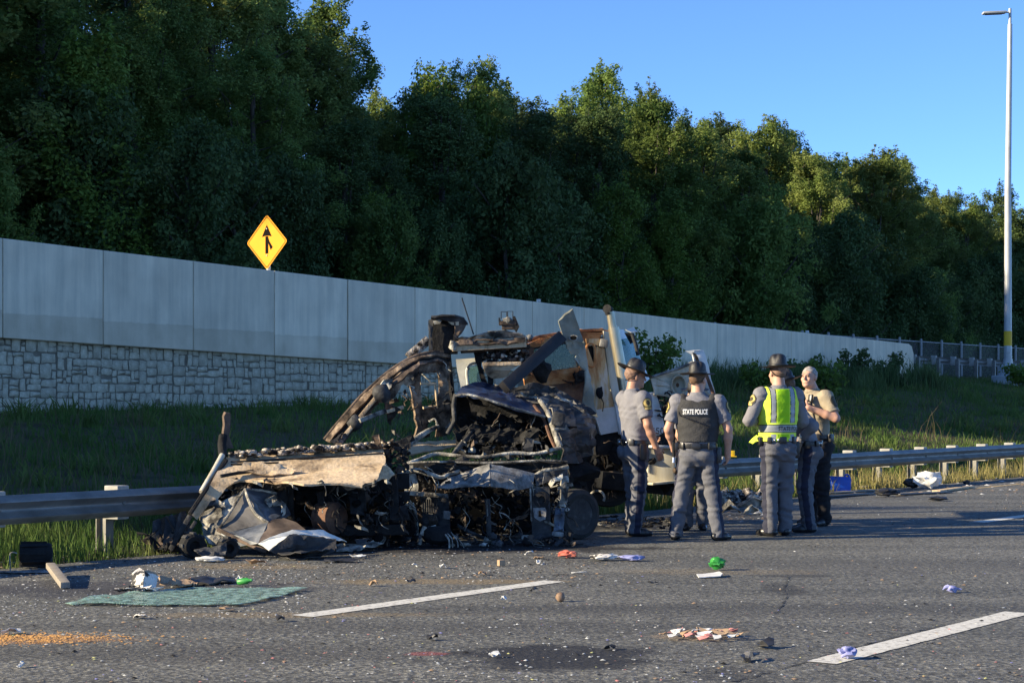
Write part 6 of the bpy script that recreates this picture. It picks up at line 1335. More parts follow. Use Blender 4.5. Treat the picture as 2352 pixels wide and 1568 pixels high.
def person(name_label, loc, rz, k, spec):
    root = thing('person', name_label, 'person', loc, rz, None); root.scale = (k, k, k)
    g = spec.get; bw = g('wide', 1.0); lean = g('lean', 0.0); H7 = 0.0085
    def Ln(p): p = np.array(p, float); p[1] += lean * max(0, p[2] - 1.0) ; p[2] -= abs(lean) * 0.22 * max(0, p[2] - 1.0); return p
    hipL, hipR = np.array((-0.095, 0, 0.93)), np.array((0.095, 0, 0.93))
    kn = {-1: np.array(g('kneeL', (-0.12, 0.02, 0.50))), 1: np.array(g('kneeR', (0.12, 0.02, 0.50)))}
    an = {-1: np.array(g('ankL', (-0.13, -0.02, 0.09))), 1: np.array(g('ankR', (0.13, -0.02, 0.09)))}
    toe = {-1: g('toeL', 12), 1: g('toeR', -12)}
    sh = {-1: Ln((-0.20 * bw, -0.01, 1.485)), 1: Ln((0.20 * bw, -0.01, 1.485))}
    el = {-1: Ln(g('elL', (-0.29, -0.03, 1.20))), 1: Ln(g('elR', (0.29, -0.03, 1.20)))}
    wr = {-1: Ln(g('wrL', (-0.30, 0.06, 0.95))), 1: Ln(g('wrR', (0.30, 0.06, 0.95)))}
    belly = g('belly', 0.0)
    secs = [(0.90, 0, 0.0, 0.165 * bw, 0.120), (0.97, 0, 0.005, 0.172 * bw, 0.122 + belly * .5), (1.06, 0, 0.01 + belly * .5, 0.168 * bw, 0.122 + belly), (1.17, 0, 0.01 + belly * .4, 0.175 * bw, 0.124 + belly * .9), (1.30, 0, 0.008, 0.190 * bw, 0.130), (1.40, 0, 0.0, 0.196 * bw, 0.125), (1.48, 0, -0.012, 0.172 * bw, 0.105), (1.53, 0, -0.02, 0.115 * bw, 0.085), (1.575, 0, -0.022, 0.072, 0.068)]
    secs = [(Ln((b, c, a))[2], b, Ln((b, c, a))[1], d, e) for a, b, c, d, e in secs]
    lo, hi = (-0.62, -0.45, -0.02), (0.62, 0.62, 1.98)
    lo_t = (-0.5, -0.4, -0.02); hi_t = (0.5, 0.45, 1.08)
    # head frame
    hc = Ln((0, 0.014, 1.718)); hy, hp, hr = [math.radians(a) for a in g('head', (0, 0, 0))]
    HM = np.array((Matrix.Rotation(hy, 3, 'Z') @ Matrix.Rotation(hp, 3, 'X') @ Matrix.Rotation(hr, 3, 'Y'))); hq = lambda p: hc + HM @ np.array(p, float)
    # ---- skin body: one continuous figure
    F = Field(lo, hi, 0.0078)
    F.loft(secs, grow=-0.03, k=0.03)
    F.cone(hq((0, -0.02, -0.05)), Ln((0, -0.025, 1.53)), 0.060, 0.076, 0.03)
    F.ell(hq((0, -0.018, 0.03)), (0.076, 0.096, 0.088), HM, 0.02); F.ell(hq((0, 0.03, -0.03)), (0.062, 0.066, 0.085), HM, 0.03); F.ell(hq((0, 0.045, -0.085)), (0.046, 0.045, 0.034), HM, 0.03)
    F.cone(hq((0, 0.096, 0.012)), hq((0, 0.115, -0.028)), 0.009, 0.014, 0.012); F.cone(hq((-0.034, 0.082, 0.026)), hq((0.034, 0.082, 0.026)), 0.013, 0.013, 0.015)
    F.ell(hq((0, 0.092, -0.062)), (0.026, 0.012, 0.011), HM, 0.012); F.ell(hq((0, 0.082, -0.104)), (0.022, 0.016, 0.014), HM, 0.015)
    for sx in (-1, 1):
        F.ell(hq((sx * 0.079, -0.008, -0.008)), (0.012, 0.021, 0.033), HM, 0.008); F.ell(hq((sx * 0.031, 0.106, 0.002)), (0.017, 0.014, 0.011), HM, 0.012, op='sub')
        F.ell(hq((sx * 0.04, 0.07, -0.03)), (0.022, 0.022, 0.02), HM, 0.02)
        F.ell(sh[sx], (0.07, 0.07, 0.07), None, 0.04); F.cone(sh[sx], el[sx], 0.056, 0.046, 0.03); m_ = el[sx] * 0.65 + wr[sx] * 0.35
        F.cone(el[sx], m_, 0.045, 0.047, 0.02); F.cone(m_, wr[sx], 0.046, 0.031, 0.02)
        hip = hipL if sx < 0 else hipR
        F.cone(hip, kn[sx], 0.08, 0.055, 0.04); F.cone(kn[sx], an[sx], 0.055, 0.04, 0.02)
        # hand: palm, four fingers, thumb
        dr = g('handL' if sx < 0 else 'handR'); fa = wr[sx] - el[sx]; fa /= np.linalg.norm(fa)
        d = np.array(dr[0], float) if dr else fa * 0.9 + np.array((0, 0.1, 0)); d /= np.linalg.norm(d)
        pn = np.array(dr[1], float) if dr else np.array((-sx, 0.15, 0)); pn -= d * (pn @ d); pn /= np.linalg.norm(pn); curl = dr[2] if dr else 22
        wd = np.cross(d, pn) * (1 if sx > 0 else -1)      # towards the thumb
        if not dr and wd[1] < 0: wd = -wd
        w0 = wr[sx]; F.cone(w0, w0 + d * 0.05, 0.030, 0.036, 0.02)
        for j in range(-1, 2): F.cone(w0 + d * 0.035 + wd * j * 0.021, w0 + d * 0.092 + wd * j * 0.026, 0.019, 0.0165, 0.012)
        for j, ln in enumerate((0.076, 0.086, 0.08, 0.062)):
            p = w0 + d * 0.092 + wd * (0.033 - 0.0225 * j); ang = 0.0; dd = d
            for sgm, fr in enumerate((0.46, 0.31, 0.23)):
                ang += math.radians(curl * (1 + 0.25 * sgm)); dd = d * math.cos(ang) + pn * math.sin(ang); q = p + dd * ln * fr; F.cone(p, q, 0.0105 - sgm * .0008, 0.0098 - sgm * .0009, 0.005); p = q
        p = w0 + d * 0.03 + wd * 0.03; t1 = (d * 0.65 + wd * 0.7 + pn * 0.35); t1 /= np.linalg.norm(t1); q = p + t1 * 0.045; F.cone(p, q, 0.016, 0.013, 0.012); t2 = d * 0.9 + wd * 0.15 + pn * 0.5; t2 /= np.linalg.norm(t2); F.cone(q, q + t2 * 0.045, 0.012, 0.0095, 0.006)
    V, Fc = F.mesh(); o = bpy.data.objects.new('body', np_mesh('body', V, Fc, g('skin', 'skin'), True)); COL.objects.link(o); o.parent = root; WM[o.name] = Matrix()
    for sx in (-1, 1):
        mb = MB(); mb.lump(Vector(hq((sx * 0.031, 0.083, 0.003))), (0.013, 0.010, 0.009), 1, 0, 2); part('eye', mb, 'eye_dark', o, 3.2, local=True)
        mb = MB(); mb.tube([Vector(hq((sx * 0.012, 0.1, 0.026))), Vector(hq((sx * 0.032, 0.099, 0.03))), Vector(hq((sx * 0.05, 0.086, 0.026)))], [.004, .005, .003], 6); part('eyebrow', mb, g('hair', 'hair_dark'), o, 3.2, local=True)
    # ---- hair
    FH = Field(hc - 0.16, hc + 0.16, 0.006); FH.ell(hq((0, -0.020, 0.031)), (0.0835, 0.1035, 0.0955), HM, 0.005)
    T = HM.T
    def hair_clip(x, y, z):
        lx = T[0, 0] * (x - hc[0]) + T[0, 1] * (y - hc[1]) + T[0, 2] * (z - hc[2]); ly = T[1, 0] * (x - hc[0]) + T[1, 1] * (y - hc[1]) + T[1, 2] * (z - hc[2]); lz = T[2, 0] * (x - hc[0]) + T[2, 1] * (y - hc[1]) + T[2, 2] * (z - hc[2])
        return np.maximum(0.06 * 0 - lz + np.where(ly > 0.0, 0.02 + ly * 0.62, -0.045), ly - 0.075)
    if g('hair_on', True):
        FH.clip(hair_clip); FH.folds(0.002, 3, 3); V, Fc = FH.mesh(); o = bpy.data.objects.new('hair', np_mesh('hair', V, Fc, g('hair', 'hair_dark'), True)); COL.objects.link(o); o.parent = root
    # ---- hat
    if g('hat', True):
        mb = MB(); n = 36; prof = [(0.088, 0.0), (0.14, -0.004), (0.180, 0.003), (0.196, 0.010), (0.198, 0.014), (0.181, 0.010), (0.14, 0.004), (0.106, 0.008), (0.100, 0.016), (0.099, 0.040), (0.097, 0.072), (0.090, 0.100), (0.076, 0.122), (0.050, 0.137), (0.02, 0.141), (0.002, 0.141)]
        HT = g('hat_tilt', 6); MH = np.array(Matrix.Rotation(math.radians(-HT), 3, 'X')); base = len(mb.v)
        for (r_, z_) in prof:
            for q in range(n):
                a = 2 * math.pi * q / n; dent = max(0, (z_ - 0.045) / 0.09); rr = r_ * (1 - 0.20 * dent * max(0, math.cos(4 * a + math.pi)) ** 1.5); zz = z_ - 0.012 * dent * max(0, math.cos(4 * a + math.pi)) * (1 if r_ > .03 else 0)
                if r_ > 0.12: zz -= 0.012 * math.cos(a) ** 2 * ((r_ - .12) / .07)
                p = MH @ np.array((math.cos(a) * rr * 0.93, math.sin(a) * rr * 1.06, zz)); mb.v.append(Vector(hq(p + np.array((0, -0.012, 0.062)))))
        for i in range(len(prof) - 1):
            for q in range(n): mb.f.append((base + i * n + q, base + i * n + (q + 1) % n, base + (i + 1) * n + (q + 1) % n, base + (i + 1) * n + q)); mb.m.append(0)
        ho = part('campaign_hat', mb, 'hat_felt', root, 0.9, local=True)
        mb = MB(); mb.tube([Vector(hq(MH @ np.array((math.cos(a) * 0.0985, math.sin(a) * 0.109, 0.020)) + np.array((0, -0.012, 0.062)))) for a in [2 * math.pi * q / 30 for q in range(31)]], 0.009, 5, flat=1.3); part('hat_band', mb, 'leather', ho, 0.9, local=True)
        mb = MB(); mb.tube([Vector(hq(p)) for p in ((-0.080, 0.03, 0.055), (-0.083, -0.035, 0.01), (-0.062, -0.085, -0.03), (0, -0.106, -0.045), (0.062, -0.085, -0.03), (0.083, -0.035, 0.01), (0.080, 0.03, 0.055))], 0.005, 5, smoothpath=4); part('chin_strap', mb, 'leather', ho, 0.9, local=True)
    # ---- shirt
    sm = g('shirt', 'shirt_grey'); long = g('long', False)
    F = Field(lo, hi, H7); F.loft([s_ for s_ in secs if s_[0] > 0.955], k=0.03, grow=0.006)
    for sx in (-1, 1):
        F.ell(sh[sx], (0.084, 0.084, 0.08), None, 0.06)
        if long:
            F.cone(sh[sx], el[sx], 0.076, 0.064, 0.03); e2 = el[sx] * 0.08 + wr[sx] * 0.92; F.cone(el[sx], e2, 0.064, 0.046, 0.02)
        else:
            e2 = sh[sx] * 0.30 + el[sx] * 0.70; F.cone(sh[sx], e2, 0.078, 0.073, 0.03)
            ax_ = (el[sx] - sh[sx]) / np.linalg.norm(el[sx] - sh[sx]); sl, x, y, z = F.win(e2 - .14, e2 + .14)
            dpl = (x - e2[0]) * ax_[0] + (y - e2[1]) * ax_[1] + (z - e2[2]) * ax_[2]; near = (x - e2[0]) ** 2 + (y - e2[1]) ** 2 + (z - e2[2]) ** 2 < 0.115 ** 2
            F.f[sl] = np.where(near & (np.abs(x) > 0.2), np.maximum(F.f[sl], dpl - 0.012), F.f[sl])
    F.folds(0.0038, spec['seed'], 1.0); Fs = F; V, Fc = F.mesh()
    so_ = bpy.data.objects.new('shirt', np_mesh('shirt', V, Fc, sm, True)); COL.objects.link(so_); so_.parent = root; WM[so_.name] = Matrix()
    mb = MB(); nb = Ln((0, -0.018, 1.555))
    mb.tube([Vector(nb + np.array((math.cos(a) * 0.074, math.sin(a) * 0.074 + 0.006, 0.016 - 0.026 * max(0, math.sin(a))))) for a in [2 * math.pi * q / 24 + math.pi / 2 for q in range(25)]], 0.013, 6, flat=1.7); part('collar', mb, sm, so_, 1.2, local=True)
    # epaulettes and shoulder patches laid on the cloth
    def decal(center, direction, up, w, h, shape, lift, mname, nm, parent, field=None):
        d = np.array(direction, float); d /= np.linalg.norm(d); u_ = np.array(up, float); u_ -= d * (u_ @ d); u_ /= np.linalg.norm(u_); x_ = np.cross(u_, d); n_ = 9; pts = []
        for j in range(n_ + 1):
            for i in range(n_ + 1):
                a, b = 2 * i / n_ - 1, 2 * j / n_ - 1; a2, b2 = shape(a, b); pts.append(np.array(center) + x_ * a2 * w / 2 + u_ * b2 * h / 2)
        P_ = conform(field or Fs, pts, d, lift); m2 = MB(); m2.add([Vector(p) for p in P_], [(j * (n_ + 1) + i, j * (n_ + 1) + i + 1, (j + 1) * (n_ + 1) + i + 1, (j + 1) * (n_ + 1) + i) for j in range(n_) for i in range(n_)])
        return part(nm, m2, mname, parent, 1.5, local=True)
    rnd_ = lambda a, b: (a * math.sqrt(1 - b * b / 2), b * math.sqrt(1 - a * a / 2)); rect = lambda a, b: (a, b)
    pts_ = {}
    for sx in (-1, 1):
        ax_ = (el[sx] - sh[sx]) / np.linalg.norm(el[sx] - sh[sx]); c = sh[sx] + ax_ * 0.075; out = np.array((sx, -0.12, 0.15))
        pc = decal(c, out, -ax_, 0.105, 0.135, rnd_, 0.004, 'patch_dark', 'shoulder_patch', so_)
        if g('gold', True):
            decal(c - ax_ * 0.012, out, -ax_, 0.088, 0.09, rnd_, 0.007, 'patch_gold', 'patch_crest', pc); decal(c - ax_ * 0.012, out, -ax_, 0.045, 0.05, rnd_, 0.010, 'patch_dark', 'patch_centre', pc); decal(c + ax_ * 0.048, out, -ax_, 0.075, 0.022, rect, 0.007, 'patch_gold', 'patch_scroll', pc)
        decal((sh[sx] + Ln((0, -.01, 1.53))) / 2 + np.array((0, 0, 0.03)), (sx * 0.35, 0, 1), (sx, 0, 0), 0.045, 0.12, rect, 0.004, g('epaulette', 'stripe_navy'), 'epaulette', so_)
    # ---- trousers
    F = Field(lo_t, hi_t, H7); F.loft([(0.80, 0, 0, 0.14 * bw, 0.105), (0.86, 0, -0.012, 0.175 * bw, 0.132), (0.92, 0, -0.012, 0.178 * bw, 0.135 + belly * .2), (0.99, 0, 0.004, 0.176 * bw, 0.127 + belly * .5), (1.03, 0, 0.008, 0.172 * bw, 0.125 + belly * .7)], k=0.03, z1=1.03)
    for sx in (-1, 1):
        hip = hipL if sx < 0 else hipR; hem = an[sx] + np.array((0, -0.005, -0.035)); F.cone(hip * np.array((0.95 * bw, 1, 0.98)), kn[sx], 0.104, 0.083, 0.04); F.cone(kn[sx], hem, 0.083, 0.074, 0.03)
        F.ell(hip * np.array((0.8, 1, 1)) + np.array((0, -0.06, -0.02)), (0.09, 0.085, 0.09), None, 0.05)
    F.folds(0.0075, spec['seed'] + 1, 0.9, 0.9); F.clip(lambda x, y, z: 0.035 - z + 0 * x + 0 * y); V, Fc = F.mesh()
    cen = V[Fc].mean(1); mids = np.zeros(len(Fc), int)
    if g('stripe', True):
        for sx in (-1, 1):
            kz = np.array([an[sx][2] - .05, kn[sx][2], 0.93, 1.0]); kx = np.array([an[sx][0], kn[sx][0], sx * 0.095, sx * 0.09]); ky = np.array([an[sx][1], kn[sx][1], 0, 0])
            dx = cen[:, 0] - np.interp(cen[:, 2], kz, kx); dy = cen[:, 1] - np.interp(cen[:, 2], kz, ky); r_ = np.hypot(dx, dy) + 1e-6; tw = math.radians(toe[sx] * .6); ox, oy = sx * math.cos(tw), sx * math.sin(tw)
            mids[((dx * ox + dy * oy) / r_ > 0.885) & (np.sign(cen[:, 0] - 0.0) == sx) & (cen[:, 2] < 0.98)] = 1
    o = bpy.data.objects.new('trousers', np_mesh('trousers', V, Fc, [g('trousers', 'trouser_grey'), 'stripe_navy'], True, mids)); COL.objects.link(o); o.parent = root
    # ---- shoes
    for sx in (-1, 1):
        a = math.radians(toe[sx]); fw = np.array((-math.sin(a), math.cos(a), 0)); c = an[sx] * np.array((1, 1, 0)); F = Field(c + np.array((-.2, -.22, -.01)), c + np.array((.2, .28, .16)), 0.007)
        F.cone(c - fw * 0.045 + (0, 0, .048), c + fw * 0.09 + (0, 0, .042), 0.042, 0.044, 0.03); F.cone(c + fw * 0.09 + (0, 0, .040), c + fw * 0.165 + (0, 0, .034), 0.044, 0.032, 0.03); F.cone(c - fw * 0.01 + (0, 0, .05), c + (0, 0, .12), 0.046, 0.042, 0.03)
        F.clip(lambda x, y, z: 0.004 - z + 0 * x + 0 * y); V, Fc = F.mesh(); o = bpy.data.objects.new('shoe', np_mesh('shoe', V, Fc, 'leather', True)); COL.objects.link(o); o.parent = root
    # ---- belt with pouches
    F = Field((-0.3, -0.25, 0.95), (0.3, 0.3, 1.08), 0.007); F.loft([(0.97, 0, 0.004, 0.176 * bw, 0.126 + belly * .5), (1.06, 0, 0.009, 0.170 * bw, 0.124 + belly)], grow=0.019, z0=0.985, z1=1.038); V, Fc = F.mesh()
    belt = bpy.data.objects.new('duty_belt', np_mesh('duty_belt', V, Fc, 'leather', True)); COL.objects.link(belt); belt.parent = root; WM[belt.name] = Matrix()
    for (a, w, h, dz, t, nm) in g('gear', [(-8, .07, .17, -.10, .05, 'holster'), (185, .065, .09, -.01, .045, 'radio'), (225, .05, .07, 0, .035, 'pouch'), (310, .06, .075, 0, .035, 'pouch'), (130, .05, .08, 0, .035, 'pouch'), (268, .08, .07, 0, .02, 'cuff_case')]):
        ar = math.radians(a); rx, ry = 0.19 * bw, 0.143 + belly * .7; c = Vector((math.cos(ar) * (rx + t * .4), math.sin(ar) * (ry + t * .4) + .005, 1.012 + dz)); mb = MB(); mb.box(c, (t, w, h), Matrix.Rotation(math.atan2(math.sin(ar) / ry, math.cos(ar) / rx), 3, 'Z'), bevel=0.012); part(nm, mb, 'leather', belt, 0.7, local=True)
    for a in g('studs', (240, 252, 290)):
        ar = math.radians(a); mb = MB(); mb.lump(Vector((math.cos(ar) * 0.198 * bw, math.sin(ar) * 0.15, 1.012)), (.012, .012, .018), 1, 0, 1); part('belt_keeper', mb, 'chrome', belt, 0.9, local=True)
    return dict(root=root, shirt=so_, Fs=Fs, decal=decal, rect=rect, rnd=rnd_, secs=secs, sh=sh, el=el, wr=wr, hq=hq, Ln=Ln, bw=bw, belt=belt, lo=lo, hi=hi)

def vest(pd, mats, z0, z1, grow, shade, arm=(0.30, 1.40, 0.105, 0.16), neck=(1.56, 0.085, 0.13), name='vest'):
    F = Field(pd['lo'], pd['hi'], 0.0085); F.loft(pd['secs'], grow=grow, k=0.02, z0=z0, z1=z1)
    for sx in (-1, 1):
        if grow > 0: F.ell(pd['sh'][sx] + np.array((-sx * 0.06, 0, 0.012)), (0.06, 0.075, 0.075), None, 0.05)
        F.ell((sx * arm[0] * pd['bw'], pd['sh'][sx][1], arm[1]), (arm[2], 0.4, arm[3]), None, 0.01, op='sub')
    c = pd['Ln']((0, -0.02, neck[0])); F.ell(c, (neck[1], 0.4, neck[2]), None, 0.01, op='sub') if name == 'body_armour' else F.cone(c, c + np.array((0, 0, .2)), neck[1], neck[1], 0.01, op='sub')
    F.folds(0.0022, 5, 0.8); V, Fc = F.mesh(); cen = V[Fc].mean(1); o = bpy.data.objects.new(name, np_mesh(name, V, Fc, mats, True, shade(cen))); COL.objects.link(o); o.parent = pd['root']; WM[o.name] = Matrix(); return o, F
def letter_on(field, s, size, width, center, direction, m, parent, name, bold=0.0, lift=0.008):
    c = bpy.data.curves.new('lettering', 'FONT'); c.body = s; c.size = size; c.offset = bold; c.align_x = 'CENTER'; c.align_y = 'CENTER'; o = bpy.data.objects.new('lettering_source', c); COL.objects.link(o)
    me = bpy.data.meshes.new_from_object(o.evaluated_get(bpy.context.evaluated_depsgraph_get())); bpy.data.objects.remove(o); bpy.data.curves.remove(c)
    bm = bmesh.new(); bm.from_mesh(me); bpy.data.meshes.remove(me); bmesh.ops.triangulate(bm, faces=list(bm.faces))
    d = np.array(direction, float); d /= np.linalg.norm(d); u_ = np.array((0, 0, 1.0)); u_ -= d * (u_ @ d); u_ /= np.linalg.norm(u_); x_ = np.cross(u_, d); xs = [v.co.x for v in bm.verts]; kx = width / (max(xs) - min(xs))
    P_ = conform(field, [np.array(center) + x_ * v.co.x * kx + u_ * v.co.y for v in bm.verts], d, lift); bm.verts.index_update()
    mb = MB(); mb.add([Vector(p) for p in P_], [tuple(v.index for v in f.verts) for f in bm.faces]); bm.free(); return part(name, mb, m, parent, local=True)

def build_people():
    R_ = math.radians
    # 1: officer standing in profile, left of the group
    p = G(1457, 1230); person('grey-shirted officer in a wide black hat standing sideways beside the white truck, looking right', p, R_(-62), 1.01, dict(seed=1, skin='skin_tan', hair='hair_shaved', head=(-14, -4, 0), hat_tilt=18,
        elR=(0.275, 0.0, 1.20), wrR=(0.285, 0.10, 0.95), elL=(-0.27, 0.08, 1.20), wrL=(-0.2, 0.28, 1.08), kneeL=(-0.10, 0.05, 0.5), ankL=(-0.10, 0.03, 0.09), kneeR=(0.10, -0.01, 0.5), ankR=(0.11, -0.06, 0.09), toeL=8, toeR=-20))
    # 6: officer mostly hidden behind the second one
    p = G(1596, 1217); person('officer hidden behind the black-vested officer, only grey trouser legs and shoes showing', p, R_(172), 0.90, dict(seed=6, ankL=(-0.09, -0.02, 0.09), ankR=(0.10, -0.02, 0.09), kneeL=(-.10, .02, .5), kneeR=(.10, .02, .5), elL=(-.2, -.02, 1.2), elR=(.2, -.02, 1.2), wrL=(-.12, .2, 1.1), wrR=(.12, .2, 1.1), wide=0.85))
    # 2: officer in black body armour seen from behind
    p = G(1603, 1240); d = person('officer seen from behind in black body armour lettered STATE POLICE', p, R_(-9), 0.985, dict(seed=2, wide=1.1, belly=0.03, head=(-24, 0, 0), hat_tilt=0,
        elL=(-0.315, -0.03, 1.19), wrL=(-0.275, 0.12, 1.00), elR=(0.325, -0.01, 1.19), wrR=(0.315, 0.08, 0.94), kneeL=(-0.18, 0.03, 0.50), ankL=(-0.235, 0.0, 0.09), kneeR=(0.16, 0.03, 0.50), ankR=(0.215, -0.03, 0.09), toeL=14, toeR=-42))
    v, Fv = vest(d, ['vest_black'], 1.055, 1.50, 0.028, lambda c: np.zeros(len(c), int), arm=(0.30, 1.42, 0.115, 0.19), neck=(1.60, 0.10, 0.12), name='body_armour')
    pl_ = d['decal']((-0.02, -0.1, 1.375), (0, -1, 0), (0, 0, 1), 0.30, 0.085, d['rect'], 0.008, 'leather', 'name_panel', v, Fv)
    letter_on(Fv, 'STATE POLICE', 0.072, 0.265, (-0.02, -0.1, 1.375), (0, -1, 0), 'letter_white', v, 'lettering', 0.002, 0.014)
    mb = MB(); pts = conform(Fv, [np.array((-0.185 + 0.033 * i, -0.1, 1.34 - 0.012 * i)) for i in range(11)], (0, -1, 0), 0.012); pts = [np.array((-0.20, 0.0, 1.50)), np.array((-0.205, -0.06, 1.43))] + list(pts)
    coil = [Vector(a) for a in pts]; tot = []
    for a, b in zip(coil, coil[1:]):
        for q in range(6): t = q / 6; c = a.lerp(b, t); ph = len(tot) * 1.5; tot.append(c + Vector((math.cos(ph) * .006, -abs(math.sin(ph)) * .004, math.sin(ph) * .008)))
    mb.tube(tot, 0.0045, 5); part('coiled_cord', mb, 'leather', v, 1.2, local=True)
    mb = MB(); mb.tube([(-0.265, 0.03, 1.20), (-0.262, 0.06, 0.86)], [0.018, 0.018], 10); mb.tube([(-0.262, 0.06, 0.90), (-0.262, 0.06, 0.83)], [.019, .026], 10, 1); part('baton', mb, ['leather', 'chrome'], d['belt'], 0.9, local=True)
    mb = MB(); mb.box((-0.01, -0.163, 1.01), (0.10, 0.03, 0.06), bevel=0.01); part('cuff_case', mb, 'leather', d['belt'], 0.7, local=True)
    # 5: bare-headed officer in tan shirt
    p = G(1876, 1206); d = person('bare-headed white-haired officer in a tan shirt and black trousers, hand at his chest', p, R_(128), 1.035, dict(seed=5, hat=False, hair='hair_white', shirt='shirt_tan', trousers='trouser_black', stripe=False, gold=False, epaulette='shirt_tan', head=(16, 4, 0), lean=0.16,
        elL=(-0.345, 0.02, 1.235), wrL=(-0.135, 0.225, 1.36), handL=((0.8, 0.25, 0.35), (0.2, -0.9, 0), 38), elR=(0.27, 0.0, 1.20), wrR=(0.22, 0.16, 1.0), kneeL=(-0.11, 0.03, .5), ankL=(-0.12, 0.0, .09), kneeR=(0.10, 0.01, .5), ankR=(.11, -.03, .09)))
    mb = MB(); mb.box(Vector(d['Ln']((-0.11, 0.145, 1.47))), (0.05, 0.04, 0.09), Matrix.Rotation(.2, 3, 'X'), bevel=0.01); part('shoulder_radio', mb, 'leather', d['shirt'], 0.7, local=True)
    mb = MB(); mb.tube([Vector(d['Ln'](q)) for q in ((-0.115, 0.15, 1.43), (-0.14, 0.16, 1.3), (-0.16, 0.15, 1.15), (-0.18, 0.1, 1.04))], 0.012, 6, smoothpath=3); part('radio_cord', mb, 'leather', d['shirt'], 1.2, local=True)
    # 4: officer leaning, partly hidden by the yellow vest
    p = G(1858, 1221); d = person('officer in long grey sleeves leaning in behind the yellow vest, hand on his belt', p, R_(74), 0.985, dict(seed=4, long=True, lean=0.36, head=(0, -10, 0),
        elL=(-0.33, -0.17, 1.23), wrL=(-0.25, 0.05, 1.06), handL=((0.25, 0.75, -0.5), (0.9, -0.2, -.2), 40), elR=(0.27, 0.1, 1.2), wrR=(0.15, 0.28, 1.15), kneeL=(-0.11, 0.04, .5), ankL=(-0.13, -0.02, .09), kneeR=(0.11, 0.05, .5), ankR=(.12, .03, .09)))
    mb = MB(); mb.box(Vector(d['wr'][-1]) + Vector((0.02, 0.05, -0.10)), (0.07, 0.13, 0.20), Matrix.Rotation(.3, 3, 'X'), bevel=0.02); part('black_case', mb, 'leather', d['belt'], 0.7, local=True)
    mb = MB(); w = Vector(d['wr'][-1]); e = Vector(d['el'][-1]); q = w.lerp(e, 0.12); mb.tube([q, w.lerp(e, 0.2)], 0.049, 12); part('wrist_watch', mb, 'leather', d['shirt'], 0.9, local=True)
    mb = MB(); mb.lump(w.lerp(e, .16) + Vector((-0.045, 0, 0.015)), (.012, .022, .022), 1, 0, 2); part('watch_face', mb, 'letter_white', d['shirt'], 0.9, local=True)
    # 3: officer in yellow vest
    p = G(1787, 1230); d = person('officer in a yellow-green reflective vest and black hat seen from behind, arms folded', p, R_(16), 1.035, dict(seed=3, long=True, hair='hair_shaved', head=(4, 0, 0), hat_tilt=2,
        elL=(-0.335, -0.02, 1.22), wrL=(-0.11, 0.21, 1.20), handL=((1, 0.12, 0.1), (0, -1, 0), 20), elR=(0.31, 0.06, 1.20), wrR=(0.08, 0.235, 1.23), handR=((-1, 0.1, 0.05), (0, -1, 0), 20),
        kneeL=(-0.09, 0.02, .5), ankL=(-0.10, -0.03, .09), kneeR=(0.10, 0.04, .5), ankR=(.10, .04, .09), toeL=25, toeR=-8))
    def shade(c):
        x, y, z = c[:, 0], c[:, 1], c[:, 2]; m = np.zeros(len(c), int); ax = np.abs(x); front = y > 0.03
        m[(ax > 0.128)] = 1; m[(np.abs(ax - 0.108) < 0.042)] = 1; m[(np.abs(ax - 0.108) < 0.024)] = 2; m[z < 1.035] = np.where(np.abs(ax[z < 1.035] - 0.108) < 0.024, 2, 1)
        m[(z > 1.07) & (z < 1.19)] = 1; m[(z > 1.095) & (z < 1.165)] = 2; m[np.abs(z - 1.0925) < 0.004] = 3; m[np.abs(z - 1.1675) < 0.004] = 3; m[(np.abs(np.abs(ax - 0.108) - 0.027) < 0.004) & (z > 1.19)] = 3; return m
    v, Fv = vest(d, ['hi_vis', 'hi_vis_light', 'reflective', 'leather'], 0.995, 1.545, 0.030, shade, arm=(0.34, 1.36, 0.125, 0.15), neck=(1.52, 0.072, 0.1), name='reflective_vest')
    letter_on(Fv, 'STATE POLICE', 0.062, 0.30, (0.085, -0.1, 1.13), (0.25, -1, 0), 'leather', v, 'lettering', 0.001, 0.006)
    sheet_tail = MB(); sheet_tail.sheet([(-0.20, 0.02, 1.05), (-0.205, 0.10, 1.06), (-0.29, 0.12, 0.985), (-0.275, 0.02, 0.965), (-0.22, -0.02, 1.0)], 0.006, 0.04, 0.012, 3); part('vest_tail', sheet_tail, 'hi_vis_light', v, 1.0, local=True)
build_people()

# ---------------------------------------------------------------- things scattered on the road
mat('cloth_red', [(0.50, 0.10, 0.06), (0.62, 0.20, 0.14)], scale=12, rough=0.9)
mat('cloth_white', [(0.50, 0.50, 0.48), (0.72, 0.72, 0.70)], scale=10, rough=0.9)
mat('glove_lavender', [(0.22, 0.23, 0.46), (0.34, 0.36, 0.60)], scale=14, rough=0.6)
mat('plastic_green', [(0.02, 0.20, 0.03), (0.05, 0.34, 0.06)], scale=14, rough=0.45)
mat('plastic_blue', [(0.006, 0.06, 0.38), (0.012, 0.09, 0.52)], scale=6, rough=0.4)
mat('plastic_black', [(0.015, 0.015, 0.016), (0.03, 0.03, 0.032)], scale=10, rough=0.45)
mat('cardboard', [(0.30, 0.20, 0.12), (0.42, 0.29, 0.18)], scale=9, rough=0.95)
mat('carton_print', [(0.03, 0.03, 0.03), (0.66, 0.62, 0.56), (0.70, 0.66, 0.60)], scale=9, rough=0.8, lo=0.42, hi=0.5)
mat('wood_grey', [(0.20, 0.17, 0.13), (0.34, 0.30, 0.24)], scale=6, stretch=(1, 6, 1), rough=0.9)
mat('ball_brown', [(0.16, 0.10, 0.06), (0.26, 0.17, 0.11)], scale=14, rough=0.7)
mat('shard', [(0.42, 0.44, 0.43), (0.70, 0.72, 0.70)], scale=30, rough=0.25)
